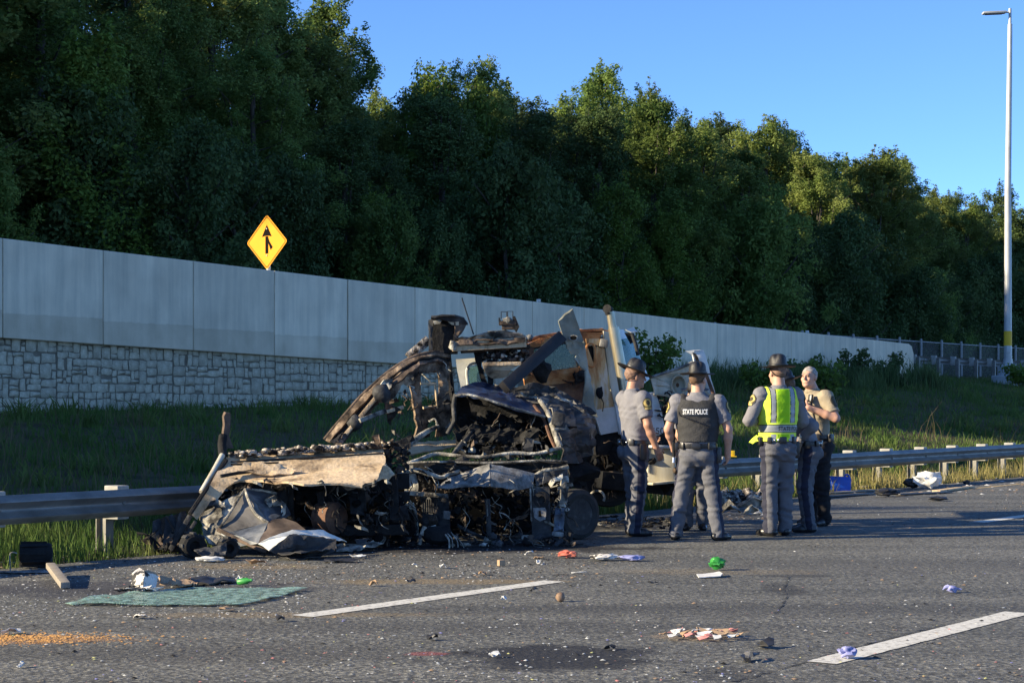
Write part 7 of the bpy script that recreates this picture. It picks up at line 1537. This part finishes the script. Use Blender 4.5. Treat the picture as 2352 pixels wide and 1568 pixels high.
mat('grit', [(0.05, 0.05, 0.05), (0.22, 0.19, 0.15)], scale=6, rough=0.9)
mat('absorbent', [(0.50, 0.24, 0.06), (0.68, 0.38, 0.13)], scale=10, rough=0.95)
mat('bit_pink', [(0.55, 0.22, 0.20)], rough=0.8); mat('bit_violet', [(0.25, 0.25, 0.55)], rough=0.7); mat('bit_yellow', [(0.55, 0.55, 0.22)], rough=0.8)
def laminated_glass():
    m = bpy.data.materials.new('shattered_glass'); m.use_nodes = True; MATS['shattered_glass'] = m; nt = m.node_tree; L = nt.links.new; bs = nt.nodes['Principled BSDF']
    tc = node(nt, 'ShaderNodeTexCoord'); vo = node(nt, 'ShaderNodeTexVoronoi', feature='DISTANCE_TO_EDGE'); vo.inputs['Scale'].default_value = 34; L(tc.outputs['Object'], vo.inputs['Vector'])
    nz = node(nt, 'ShaderNodeTexNoise'); nz.inputs['Scale'].default_value = 5; nz.inputs['Detail'].default_value = 6; L(tc.outputs['Object'], nz.inputs['Vector'])
    mr = node(nt, 'ShaderNodeMapRange'); mr.inputs[1].default_value = 0.0; mr.inputs[2].default_value = 0.18; mr.inputs[3].default_value = 1; mr.inputs[4].default_value = 0; L(vo.outputs[0], mr.inputs[0])
    c1 = node(nt, 'ShaderNodeValToRGB'); c1.color_ramp.elements[0].position = .3; c1.color_ramp.elements[0].color = (0.09, 0.20, 0.155, 1); c1.color_ramp.elements[1].position = .7; c1.color_ramp.elements[1].color = (0.24, 0.44, 0.35, 1); L(nz.outputs[0], c1.inputs[0])
    mx = node(nt, 'ShaderNodeMix', data_type='RGBA'); L(mr.outputs[0], mx.inputs[0]); L(c1.outputs[0], mx.inputs[6]); mx.inputs[7].default_value = (0.42, 0.58, 0.52, 1); L(mx.outputs[2], bs.inputs['Base Color']); bs.inputs['Roughness'].default_value = 0.35
    tr = node(nt, 'ShaderNodeBsdfTransparent'); ms = node(nt, 'ShaderNodeMixShader'); n2 = node(nt, 'ShaderNodeTexNoise'); n2.inputs['Scale'].default_value = 14; n2.inputs['Detail'].default_value = 6; L(tc.outputs['Object'], n2.inputs['Vector'])
    m2 = node(nt, 'ShaderNodeMapRange'); m2.inputs[1].default_value = .38; m2.inputs[2].default_value = .62; m2.inputs[3].default_value = .1; m2.inputs[4].default_value = .9; L(n2.outputs[0], m2.inputs[0]); L(m2.outputs[0], ms.inputs[0]); L(tr.outputs[0], ms.inputs[1]); L(bs.outputs[0], ms.inputs[2]); L(ms.outputs[0], nt.nodes['Material Output'].inputs[0])
    bn = node(nt, 'ShaderNodeBump'); bn.inputs['Strength'].default_value = .5; bn.inputs['Distance'].default_value = .01; L(vo.outputs[0], bn.inputs['Height']); L(bn.outputs[0], bs.inputs['Normal'])
laminated_glass()

def gp(seq, z=0.006): return [G(u, v) + Vector((0, 0, z)) for u, v in seq]
def on_ground(mb, z=0.005):
    lo = min(p.z for p in mb.v)
    for p in mb.v: p.z += z - lo
    return mb
def cloth_lump(u, v, w, h, dp, seed, m, nm, label, cat, amp=0.55, group=None):
    c = G(u, v); mb = MB(); mb.lump((c.x, c.y, h / 2), (w / 2, dp / 2, h / 2), seed, amp, 3, nscale=2.2); on_ground(mb); return single(nm, mb, m, label, cat, group, 1.0, c)
def flat_scrap(u, v, w, d, rot, seed, m, nm, label, cat, lift=0.03, thick=0.004, group=None):
    c = G(u, v); r = random.Random(seed); pts = []
    for k in range(7):
        a = 2 * math.pi * k / 7 + r.uniform(-.25, .25); q = Vector((math.cos(a) * w / 2 * r.uniform(.75, 1.1), math.sin(a) * d / 2 * r.uniform(.75, 1.1), 0)); q.rotate(Matrix.Rotation(rot, 3, 'Z')); pts.append(c + q + Vector((0, 0, 0.02 + r.random() * lift)))
    mb = MB(); mb.sheet(pts, thick, min(w, d) / 4, lift * 0.5, seed, 0.006, nscale=9); on_ground(mb); return single(nm, mb, m, label, cat, group, 0.6, c)

# shattered windscreen lying flat
mb = MB(); mb.sheet(gp([(150, 1387), (190, 1379), (255, 1370), (330, 1362), (443, 1354), (560, 1354), (705, 1356), (640, 1374), (548, 1393), (400, 1394), (240, 1392), (165, 1392)], 0.02), 0.004, 0.1, 0.0025, 3, 0.02); on_ground(mb, 0.005)
single('shattered_windscreen', mb, 'shattered_glass', 'flat sheet of shattered green windscreen glass on the road at left', 'glass')
# charred roll at the far left
c = G(76, 1306); mb = MB(); r = random.Random(2); M_ = Matrix.Translation((c.x, c.y + .1, 0.10)) @ Matrix.Rotation(0.25, 4, 'Z') @ Matrix.Rotation(math.pi / 2, 4, 'Y')
mb.lathe([(0.03, -.13), (0.085, -.14), (0.10, -.12), (0.10, .11), (0.085, .135), (0.03, .14)], 20, M_)
for k in range(9): mb.box(M_ @ Vector((0.098 * math.cos(k * .7 + .4), .098 * math.sin(k * .7 + .4), -.02)), (0.22, 0.02, 0.03), M_.to_3x3() @ Matrix.Rotation(k * .7 + .4, 3, 'Z') @ Matrix.Rotation(math.pi / 2, 3, 'Y'), jit=.006)
root = thing('charred_roll', 'charred black wheel-like roll lying by the guardrail at far left', 'wheel', c); on_ground(mb); part('roll', mb, 'char', root, 0.6)
mb = MB(); mb.lathe([(0.02, .14), (0.075, .142), (0.085, .13), (0.085, .12)], 18, M_); part('end_disc', mb, 'char_grey', root, 0.6)
mb = MB(); q = G(24, 1318); mb.tube([q + Vector((0, 0, .01)), q + Vector((-.005, 0, .16)), q + Vector((.02, 0, .185)), q + Vector((.05, .02, .175))], .006, 6, smoothpath=3); part('bent_wire', mb, 'dust_grey', root, 1)
flat_scrap(60, 1315, 0.55, 0.25, 0.1, 71, 'dust_grey', 'flat_panel', 'flat grey panel lying under the charred roll', 'panel', 0.01)
# plank
a, b = G(116, 1322), G(150, 1352); d = (b - a); L_ = d.length; mb = MB(); mb.box((a + b) / 2 + Vector((0, 0, .03)), (L_, 0.075, 0.05), Matrix.Rotation(math.atan2(d.y, d.x), 3, 'Z') @ Matrix.Rotation(.05, 3, 'Y'), bevel=0.008); on_ground(mb)
single('wood_plank', mb, 'wood_grey', 'short weathered wood plank lying right of the charred roll', 'plank', smooth=.6)
# torn carton with scraps
c = G(330, 1362); root = thing('torn_carton', 'torn white printed carton crumpled at the back edge of the green glass', 'carton', c)
mb = MB(); mb.sheet([P(300, 1347, 14.15), P(303, 1318, 14.2), P(320, 1304, 14.25), P(332, 1310, 14.2), P(330, 1335, 14.1), P(322, 1360, 14.05), P(304, 1361, 14.05)], 0.006, 0.03, 0.012, 4, 0.005); part('front_panel', mb, 'carton_print', root, 0.5)
mb = MB(); mb.sheet([P(320, 1304, 14.25), P(345, 1312, 14.4), P(362, 1318, 14.5), P(366, 1335, 14.45), P(350, 1330, 14.3), P(332, 1312, 14.2)], 0.006, 0.03, 0.012, 5, 0.005); part('flap', mb, 'cardboard', root, 0.5)
mb = MB(); mb.sheet([P(332, 1314, 14.2), P(364, 1322, 14.4), P(360, 1345, 14.3), P(345, 1362, 14.05), P(326, 1358, 14.08)], 0.006, 0.03, 0.015, 6, 0.008); part('side_panel', mb, 'carton_print', root, 0.5)
mb = MB(); r = random.Random(6)
for i in range(14): mb.sheet([P(r.uniform(258, 350), r.uniform(1352, 1366), 14.05) + Vector((dx, dy, 0)) for dx, dy in ((0, 0), (r.uniform(.04, .09), .02), (r.uniform(.04, .08), .06), (-.01, .05))], 0.004, .03, .012, i, .005, mi=i % 3)
on_ground(mb); part('scraps', mb, ['plastic_black', 'carton_print', 'plastic_black'], root, 0.5, kind='stuff')
mb = MB(); mb.sheet([P(366, 1332, 14.6), P(400, 1340, 14.7), P(425, 1346, 14.75), P(455, 1348, 14.7), P(440, 1356, 14.4), P(395, 1357, 14.35), P(366, 1354, 14.4)], 0.012, 0.05, 0.02, 7, 0.006); on_ground(mb); single('bent_board', mb, 'cardboard', 'bent brown board lying right of the torn carton', 'board', smooth=.5)
mb = MB(); mb.sheet([P(428, 1337, 14.9), P(470, 1340, 15.0), P(540, 1334, 15.1), P(542, 1344, 14.9), P(480, 1350, 14.7), P(440, 1347, 14.75)], 0.012, 0.05, 0.015, 8, 0.006); on_ground(mb); single('rubber_strip', mb, 'plastic_black', 'black rubber strip between the brown board and the green bottle', 'strip', smooth=.5)
mb = MB(); c = G(562, 1345); mb.lathe([(0.02, -.06), (0.026, -.05), (0.026, .02), (0.012, .045), (0.012, .065)], 14, Matrix.Translation((c.x, c.y, .03)) @ Matrix.Rotation(1.4, 4, 'Y') @ Matrix.Rotation(.3, 4, 'X')); on_ground(mb); single('crushed_bottle', mb, 'plastic_green', 'small crushed green bottle behind the shattered windscreen glass', 'bottle', smooth=.8)
flat_scrap(548, 1338, 0.06, 0.05, 0.3, 73, 'cloth_white', 'paper_scrap', 'white paper scrap beside the crushed green bottle', 'paper', 0.06)
# charred axle piece
c = G(478, 1284); root = thing('charred_axle', 'charred black axle piece with two round ends in front of the crumpled metal', 'axle', c)
for (u, rr, nm) in ((440, .115, 'drum'), (520, .095, 'drum')):
    q = G(u, 1284); mb = MB(); M_ = Matrix.Translation((q.x, q.y + .08, rr)) @ Matrix.Rotation(math.pi / 2, 4, 'X') @ Matrix.Rotation(.5, 4, 'Y'); mb.lathe([(rr * .35, .02), (rr * .45, .06), (rr * .8, .07), (rr, .05), (rr, -.07), (rr * .5, -.08)], 22, M_); on_ground(mb, .004); part(nm, mb, 'char', root, .6)
    mb = MB()
    for k in range(8): mb.box(M_ @ Vector((rr * .97 * math.cos(k * .785), rr * .97 * math.sin(k * .785), 0)), (.02, .035, .11), M_.to_3x3() @ Matrix.Rotation(k * .785, 3, 'Z'), bevel=.004)
    on_ground(mb, .004); part('rib', mb, 'char_grey', root, .6)
mb = MB(); mb.sheet([P(446, 1262, 17.05), P(470, 1256, 17.1), P(500, 1258, 17.1), P(520, 1250, 17.15), P(518, 1268, 17.0), P(490, 1276, 16.95), P(455, 1276, 16.95)], .012, .04, .025, 9, .008); part('axle_housing', mb, 'char_grey', root, .5)
mb = MB(); mb.lump(G(450, 1272) + Vector((0, -.05, .06)), (.05, .04, .045), 4, .5, 2); part('white_rag', mb, 'cloth_white', root, .8)
cloth_lump(482, 1291, 0.24, 0.045, 0.1, 12, 'cloth_white', 'white_rag', 'grey-white crumpled rag in front of the charred axle piece', 'rag')
flat_scrap(590, 1297, 0.20, 0.10, 0.2, 74, 'cardboard', 'cardboard_piece', 'flat tan cardboard piece in front of the crumpled metal', 'cardboard', 0.03)
flat_scrap(780, 1291, 0.42, 0.18, 0.1, 75, 'plastic_black', 'black_sheet', 'flat black sheet on the road right of the crumpled metal', 'sheet', 0.02)
flat_scrap(820, 1283, 0.16, 0.08, 0.1, 76, 'cloth_white', 'pale_scrap', 'pale scrap at the tip of the flat black sheet', 'scrap', 0.03)
mb = MB(); mb.sheet([P(771, 1240, 18.2), P(810, 1240, 18.15), P(850, 1236, 18.3), P(885, 1222, 18.5), P(886, 1234, 18.4), P(850, 1248, 18.1), P(805, 1255, 17.95), P(772, 1252, 18.0)], .01, .05, .02, 10, .008); on_ground(mb); single('bent_bumper', mb, 'ash', 'long bent pale metal strip on the ground between the two wrecks', 'strip', smooth=.5)
# loose things on the lanes
cloth_lump(1305, 1281, 0.17, 0.06, 0.14, 21, 'cloth_red', 'red_rag', 'red crumpled rag on the road in front of the burnt wreck', 'rag')
cloth_lump(1386, 1287, 0.25, 0.055, 0.13, 22, 'carton_print', 'soiled_rag', 'white and black crumpled rag left of the lavender glove', 'rag')
cloth_lump(1454, 1288, 0.22, 0.05, 0.12, 23, 'glove_lavender', 'glove', 'lavender glove on the road in front of the leftmost officer', 'glove')
flat_scrap(1415, 1281, 0.2, 0.1, 0.2, 24, 'cloth_white', 'paper_sheet', 'thin white paper behind the lavender glove near the leftmost officer', 'paper', 0.01)
flat_scrap(1327, 1317, 0.14, 0.06, 0.0, 25, 'cloth_white', 'paper_sheet', 'flat white paper on the road below the red rag', 'paper', 0.006)
c = G(1151, 1299); mb = MB(); mb.box((c.x, c.y, .028), (.06, .05, .055), Matrix.Rotation(.5, 3, 'Z'), bevel=.008); single('foam_block', mb, 'cardboard', 'small tan cube on the road in front of the wreck', 'block', smooth=.6)
c = G(1287, 1381); mb = MB(); mb.lump((c.x, c.y, .034), (.034, .034, .036), 3, .12, 3); single('brown_ball', mb, 'ball_brown', 'small round brown ball on the road right of the white lane dash', 'ball', smooth=1.2)
cloth_lump(1647, 1309, 0.135, 0.095, 0.12, 31, 'plastic_green', 'green_wad', 'bright green crumpled wad on the road in front of the officers', 'wad', 0.5)
mb = MB(); mb.sheet([G(1600, 1324) + Vector((0, 0, .01)), G(1652, 1321) + Vector((0, 0, .02)), G(1660, 1324) + Vector((0, 0, .02)), G(1655, 1327) + Vector((0, 0, .01)), G(1605, 1328)], .006, .06, .004, 3); on_ground(mb); single('white_trim', mb, 'cloth_white', 'thin white strip lying below the green wad', 'strip', smooth=.6)
def starfish_glove(u, v, s, seed, label):
    c = G(u, v); mb = MB(); r = random.Random(seed); mb.lump((c.x, c.y, s * .22), (s * .4, s * .32, s * .22), seed, .5, 2)
    for k in range(5): a = k * 1.1 + r.uniform(-.3, .3); mb.tube([(c.x, c.y, s * .15), (c.x + math.cos(a) * s * .35, c.y + math.sin(a) * s * .3, s * .3 * r.random() + .02), (c.x + math.cos(a) * s * .65, c.y + math.sin(a) * s * .5, s * .25 * r.random() + .008)], [s * .12, s * .09, s * .05], 7, smoothpath=2)
    on_ground(mb); single('glove', mb, 'glove_lavender', label, 'glove', None, 1.0, c)
starfish_glove(2187, 1361, 0.11, 4, 'lavender rubber glove lying alone on the road at far right')
cloth_lump(1947, 1513, 0.095, 0.06, 0.09, 33, 'glove_lavender', 'glove', 'balled lavender glove at the near end of the right lane dash', 'glove', .6)
mb = MB(); mb.sheet([P(1737, 1485, 11.1), P(1752, 1478, 11.0), P(1778, 1473, 11.05), P(1778, 1487, 10.95), P(1765, 1490, 10.9), P(1745, 1489, 10.95)], .006, .03, .01, 5, .004); on_ground(mb); single('black_plastic_shard', mb, 'plastic_black', 'pointed black plastic shard on the road, upper of two near the right lane dash', 'plastic', smooth=.5)
c = G(1722, 1524); root = thing('broken_plastic_part', 'broken black and silver plastic part near the bottom right', 'plastic', c)
mb = MB(); mb.sheet([P(1700, 1512, 10.45), P(1722, 1508, 10.5), P(1726, 1526, 10.35), P(1712, 1526, 10.35)], .006, .02, .01, 6, .003); mb.sheet([P(1728, 1512, 10.5), P(1745, 1508, 10.55), P(1742, 1517, 10.45), P(1730, 1524, 10.38)], .006, .02, .012, 7, .004); on_ground(mb); part('black_piece', mb, 'plastic_black', root, .5)
mb = MB(); mb.sheet([P(1710, 1516, 10.43), P(1724, 1513, 10.45), P(1720, 1527, 10.33), P(1712, 1526, 10.33)], .005, .02, .006, 8, .003); on_ground(mb, .03); part('silver_piece', mb, 'dust_grey', root, .5)
# spilled food-like pile
c = G(1608, 1466); mb = MB(); r = random.Random(9)
for i in range(46): a = r.uniform(0, 6.28); q = math.sqrt(r.random()); mb.sheet([Vector((c.x + math.cos(a) * q * .26 + dx, c.y + math.sin(a) * q * .2 + dy, r.uniform(.005, .04) * (1 - q) + .006 + dz)) for dx, dy, dz in ((0, 0, 0), (r.uniform(.03, .09), .01, r.uniform(0, .03)), (r.uniform(.02, .08), .04, .01), (-.01, .03, r.uniform(0, .02)))], .003, .02, .012, i, .006, mi=r.choice([0, 1, 2, 2]))
on_ground(mb); single('litter_pile', mb, ['cloth_white', 'bit_pink', 'cardboard'], 'low pile of white, pink and tan litter on the road between the lane dashes', 'litter', smooth=.5, loc=c)
# small dark and pale scraps, each on its own
SCR = [(1499, 1341, .09, 'plastic_black', 'small black scrap right of the white paper near the officers'), (1226, 1359, .07, 'plastic_black', 'small dark chip just above the right end of the white lane dash'), (953, 1303, .08, 'cloth_white', 'small white chip in front of the tyre cord bundle'), (1016, 1305, .10, 'cloth_white', 'thin white chip in front of the radiator frame, left one'),
       (857, 1346, .10, 'cardboard', 'tan chip on the road left of the lane dash middle'), (945, 1338, .09, 'plastic_black', 'dark chip lying in the tan dust streak'), (1158, 1379, .05, 'cloth_white', 'tiny white chip left of the brown ball'), (1237, 1295, .07, 'cloth_white', 'white chip left of the red rag'), (320, 1421, .13, 'carton_print', 'flat black and white chip below the green glass'), (525, 1404, .14, 'cardboard', 'tan splinter just below the green glass edge'),
       (25, 1457, .14, 'cloth_white', 'pale flat chip above the orange powder at left'), (48, 1533, .06, 'cloth_white', 'white lump at the lower left of the road'), (645, 1427, .09, 'plastic_black', 'dark chip left of the near end of the lane dash'), (990, 1470, .08, 'plastic_black', 'dark sliver above the oil spill to its left'), (1135, 1510, .08, 'cloth_white', 'white chip at the left rim of the oil spill'), (1400, 1492, .07, 'plastic_black', 'black chip at the right rim of the oil spill'), (1110, 1320, .09, 'cardboard', 'tan chip in front of the radiator frame right side'), (1215, 1275, .10, 'cloth_white', 'white chip near the right corner of the burnt vehicle front'), (1240, 1284, .12, 'cardboard', 'tan torn chip beside the white chips below the burnt wheel')]
for i, (u, v, s, m, lab) in enumerate(SCR): flat_scrap(u, v, s, s * .6, i * .7, 200 + i, m, 'road_scrap', lab, 'scrap', .03, group='scraps on the road')
# ---- right-hand verge: canister, bags, boards, rubble
c = G(1925, 1130); root = thing('blue_canister', 'blue plastic canister lying on the shoulder right of the officers', 'canister', c, 0.1)
mb = MB(); mb.box((0, 0, .13), (.39, .24, .255), Matrix.Rotation(.04, 3, 'Y'), bevel=.05); part('body', mb, 'plastic_blue', root, .8, local=True)
mb = MB(); mb.tube([(.11, -.02, .25), (.12, -.02, .285), (.175, -.02, .27), (.185, -.02, .16)], .014, 8, smoothpath=3); part('handle', mb, 'plastic_blue', root, 1, local=True)
mb = MB(); mb.lathe([(.03, 0), (.03, .03), (.02, .035)], 14, Matrix.Translation((-.19, 0, .2)) @ Matrix.Rotation(-math.pi / 2, 4, 'Y')); part('cap', mb, 'plastic_black', root, .6, local=True)
cloth_lump(2132, 1123, 0.44, 0.27, 0.3, 41, 'cloth_white', 'white_bag', 'white crumpled plastic bag on the shoulder at right', 'bag', .55)
cloth_lump(2096, 1122, 0.28, 0.15, 0.22, 42, 'plastic_black', 'black_bag', 'black bag touching the white plastic bag', 'bag', .5)
cloth_lump(2036, 1140, 0.34, 0.12, 0.25, 43, 'plastic_black', 'dark_bundle', 'dark grey-blue bundle lying on the boards at right', 'bundle', .5)
cloth_lump(2155, 1150, 0.26, 0.06, 0.2, 44, 'plastic_black', 'dark_rag', 'flat dark rag on the lane below the white bag', 'rag', .5)
cloth_lump(2220, 1114, 0.12, 0.08, 0.1, 45, 'plastic_black', 'black_lump', 'small black lump on the shoulder right of the white bag', 'lump', .5)
def board(u0, v0, u1, v1, w, m, lab, t=.02, z=.01):
    a, b = G(u0, v0), G(u1, v1); d = b - a; mb = MB(); mb.box((a + b) / 2 + Vector((0, 0, z + t / 2)), (d.length, w, t), Matrix.Rotation(math.atan2(d.y, d.x), 3, 'Z'), bevel=.004); single('loose_board', mb, m, lab, 'board', 'boards on the shoulder', .6)
board(1905, 1134, 2010, 1127, .16, 'wood_grey', 'grey board on the shoulder in front of the blue canister')
board(1900, 1143, 2000, 1136, .12, 'plastic_black', 'dark board below the blue canister')
board(2060, 1138, 2180, 1132, .14, 'plastic_black', 'dark board right of the dark bundle')
board(2150, 1131, 2230, 1120, .14, 'clean_tan', 'tan board on the shoulder right of the white bag', .03)
board(1980, 1120, 2060, 1113, .12, 'wood_grey', 'grey board behind the dark bundle')
# rubble between the officers
c = G(1705, 1180); root = thing('rubble_heap', 'heap of pale insulation and torn dark metal between the two back-turned officers', 'rubble', c)
mb = MB(); r = random.Random(15)
for i in range(16): q = G(r.uniform(1655, 1765), r.uniform(1150, 1172)); mb.lump(q + Vector((0, 0, .06)), (r.uniform(.06, .14), r.uniform(.06, .12), r.uniform(.05, .10)), i, .6, 2)
on_ground(mb); part('insulation_lump', mb, 'foam_ash', root, .9, kind='stuff')
for i in range(9):
    u = r.uniform(1640, 1750); v = r.uniform(1150, 1186); q = G(u, v); mb = MB(); a = r.uniform(-.5, .5); L_ = r.uniform(.25, .6); d = Vector((math.cos(a), math.sin(a) * .6, 0))
    mb.sheet([q - d * L_ / 2, q + Vector((0, 0, r.uniform(.06, .16))), q + d * L_ / 2, q + d * L_ / 2 + Vector((0, .12, .03)), q + Vector((0, .14, r.uniform(.08, .2))), q - d * L_ / 2 + Vector((0, .1, .02))], .01, .05, .02, i, .012); on_ground(mb, .01); part('metal_strip', mb, r.choice(['char', 'char_grey', 'brown_char', 'ash']), root, .5)
for i, (u, v) in enumerate(((1668, 1150), (1690, 1160))):
    mb = MB(); q = G(u, v); mb.tube([q + Vector((-.2, 0, .02)), q + Vector((-.1, 0, .12)), q + Vector((.1, 0, .13)), q + Vector((.3, 0, .03))], .016, 6, smoothpath=3); part('bent_rod', mb, 'char', root, 1)
mb = MB(); q = G(1372, 1165); mb.tube([P(1355, 1136, 20.6), P(1365, 1128, 20.55), P(1380, 1128, 20.5), P(1388, 1140, 20.5), P(1386, 1150, 20.5)], .014, 7, smoothpath=4); single('loose_hose', mb, 'ash', 'pale bent hose arching beside the burnt wheel', 'hose', smooth=1)
mb = clutter(150, 1355, 1560, 1165, 1205, 21.0, 23.0, .10, 401, nm=4, wires=.25)
for p in mb.v: p.z *= .35
on_ground(mb, .004); o = part('burnt_fragments', mb, ['char', 'char_grey', 'ash', 'brown_char']); tag(o, 'burnt fragments strewn under the truck behind the officers', 'debris', None, 'stuff')
# yellow marker on the rail
s_, o_ = RAIL_O, 0; t_ = (1683 - CX) / FOC; Y = RAIL_O / (RN.y + RN.x * t_); q = Vector(((1683 - CX) * Y / FOC, Y, .648))
mb = MB(); mb.box(q + Vector((0, .06, .045)), (.075, .05, .09), bevel=.008); mb.box(q + Vector((0, .06, .004)), (.12, .1, .012)); mat('marker_yellow', [(.75, .48, .01)], rough=.6); single('rail_marker', mb, 'marker_yellow', 'small yellow marker standing on the guardrail left of the yellow vest', 'marker', smooth=.6)

# ---- uncountable: glass crumbs, grit, absorbent, coloured bits
def crumbs(name, label, n, sampler, smin_, smax, mats, seed, flat=.5):
    r = np.random.default_rng(seed); x, y = sampler(r, n); n = len(x); s = smin_ + (smax - smin_) * r.random(n) ** 2.5
    base = np.array([[-1, -1, 0], [1, -1, 0], [0, 1.2, 0], [0, 0, 1.0]]); a = r.random(n) * 6.28; ca, sa = np.cos(a), np.sin(a); V = np.zeros((n, 4, 3))
    for i, b in enumerate(base): bx = b[0] * (0.6 + .8 * r.random(n)); by = b[1] * (0.5 + .8 * r.random(n)); V[:, i, 0] = x + s * (bx * ca - by * sa); V[:, i, 1] = y + s * (bx * sa + by * ca); V[:, i, 2] = 0.004 + s * b[2] * flat * (0.4 + r.random(n))
    k = np.arange(n)[:, None] * 4; F = np.concatenate([k + np.array([0, 1, 3]), k + np.array([1, 2, 3]), k + np.array([2, 0, 3])]); m = r.integers(0, len(mats), n); o = bpy.data.objects.new(name, np_mesh(name, V.reshape(-1, 3), F, mats, False, np.tile(m, 3))); COL.objects.link(o); tag(o, label, 'debris', None, 'stuff')
def img_sampler(boxes):
    def f(r, n):
        w = np.array([b[4] for b in boxes], float); k = r.choice(len(boxes), n, p=w / w.sum()); B = np.array([b[:4] for b in boxes], float)[k]
        u = B[:, 0] + (B[:, 1] - B[:, 0]) * r.random(n); v = B[:, 2] + (B[:, 3] - B[:, 2]) * r.random(n); Y = FOC * EYE / (v - HORIZON); return (u - CX) * Y / FOC, Y
    return f
crumbs('glass_crumbs', 'crumbs of broken glass and paint scattered over the road', 2500, img_sampler([(-50, 700, 1285, 1420, 3.4), (300, 1300, 1255, 1340, 2.2), (0, 2352, 1260, 1568, 2.2), (700, 1700, 1420, 1568, .8), (1900, 2352, 1130, 1200, .5)]), .003, .013, ['shard', 'shard', 'cloth_white'], 1)
crumbs('road_grit', 'dark grit and burnt crumbs on the road around the wreck', 3800, img_sampler([(-50, 1400, 1250, 1330, 3), (0, 2352, 1230, 1568, 1.5), (1350, 2352, 1130, 1215, 1.5)]), .004, .018, ['grit', 'char', 'grit', 'char', 'cardboard'], 2)
crumbs('absorbent_powder', 'orange absorbent powder spread on the road at left', 1700, lambda r, n: (G(40, 1466).x + r.normal(size=n) * .38 - .1, G(40, 1466).y + r.normal(size=n) * .14), .004, .012, ['absorbent'], 3)
crumbs('coloured_bits', 'tiny pink, violet and yellow bits scattered over the road', 360, img_sampler([(-50, 1300, 1300, 1568, 2), (1300, 2352, 1290, 1568, 1)]), .004, .012, ['bit_pink', 'bit_violet', 'bit_yellow'], 4)
crumbs('shoulder_litter', 'pale litter and chips along the far shoulder', 500, img_sampler([(1900, 2352, 1095, 1135, 1), (1640, 1780, 1150, 1200, .4)]), .012, .06, ['cloth_white', 'cardboard', 'grit'], 5, .3)
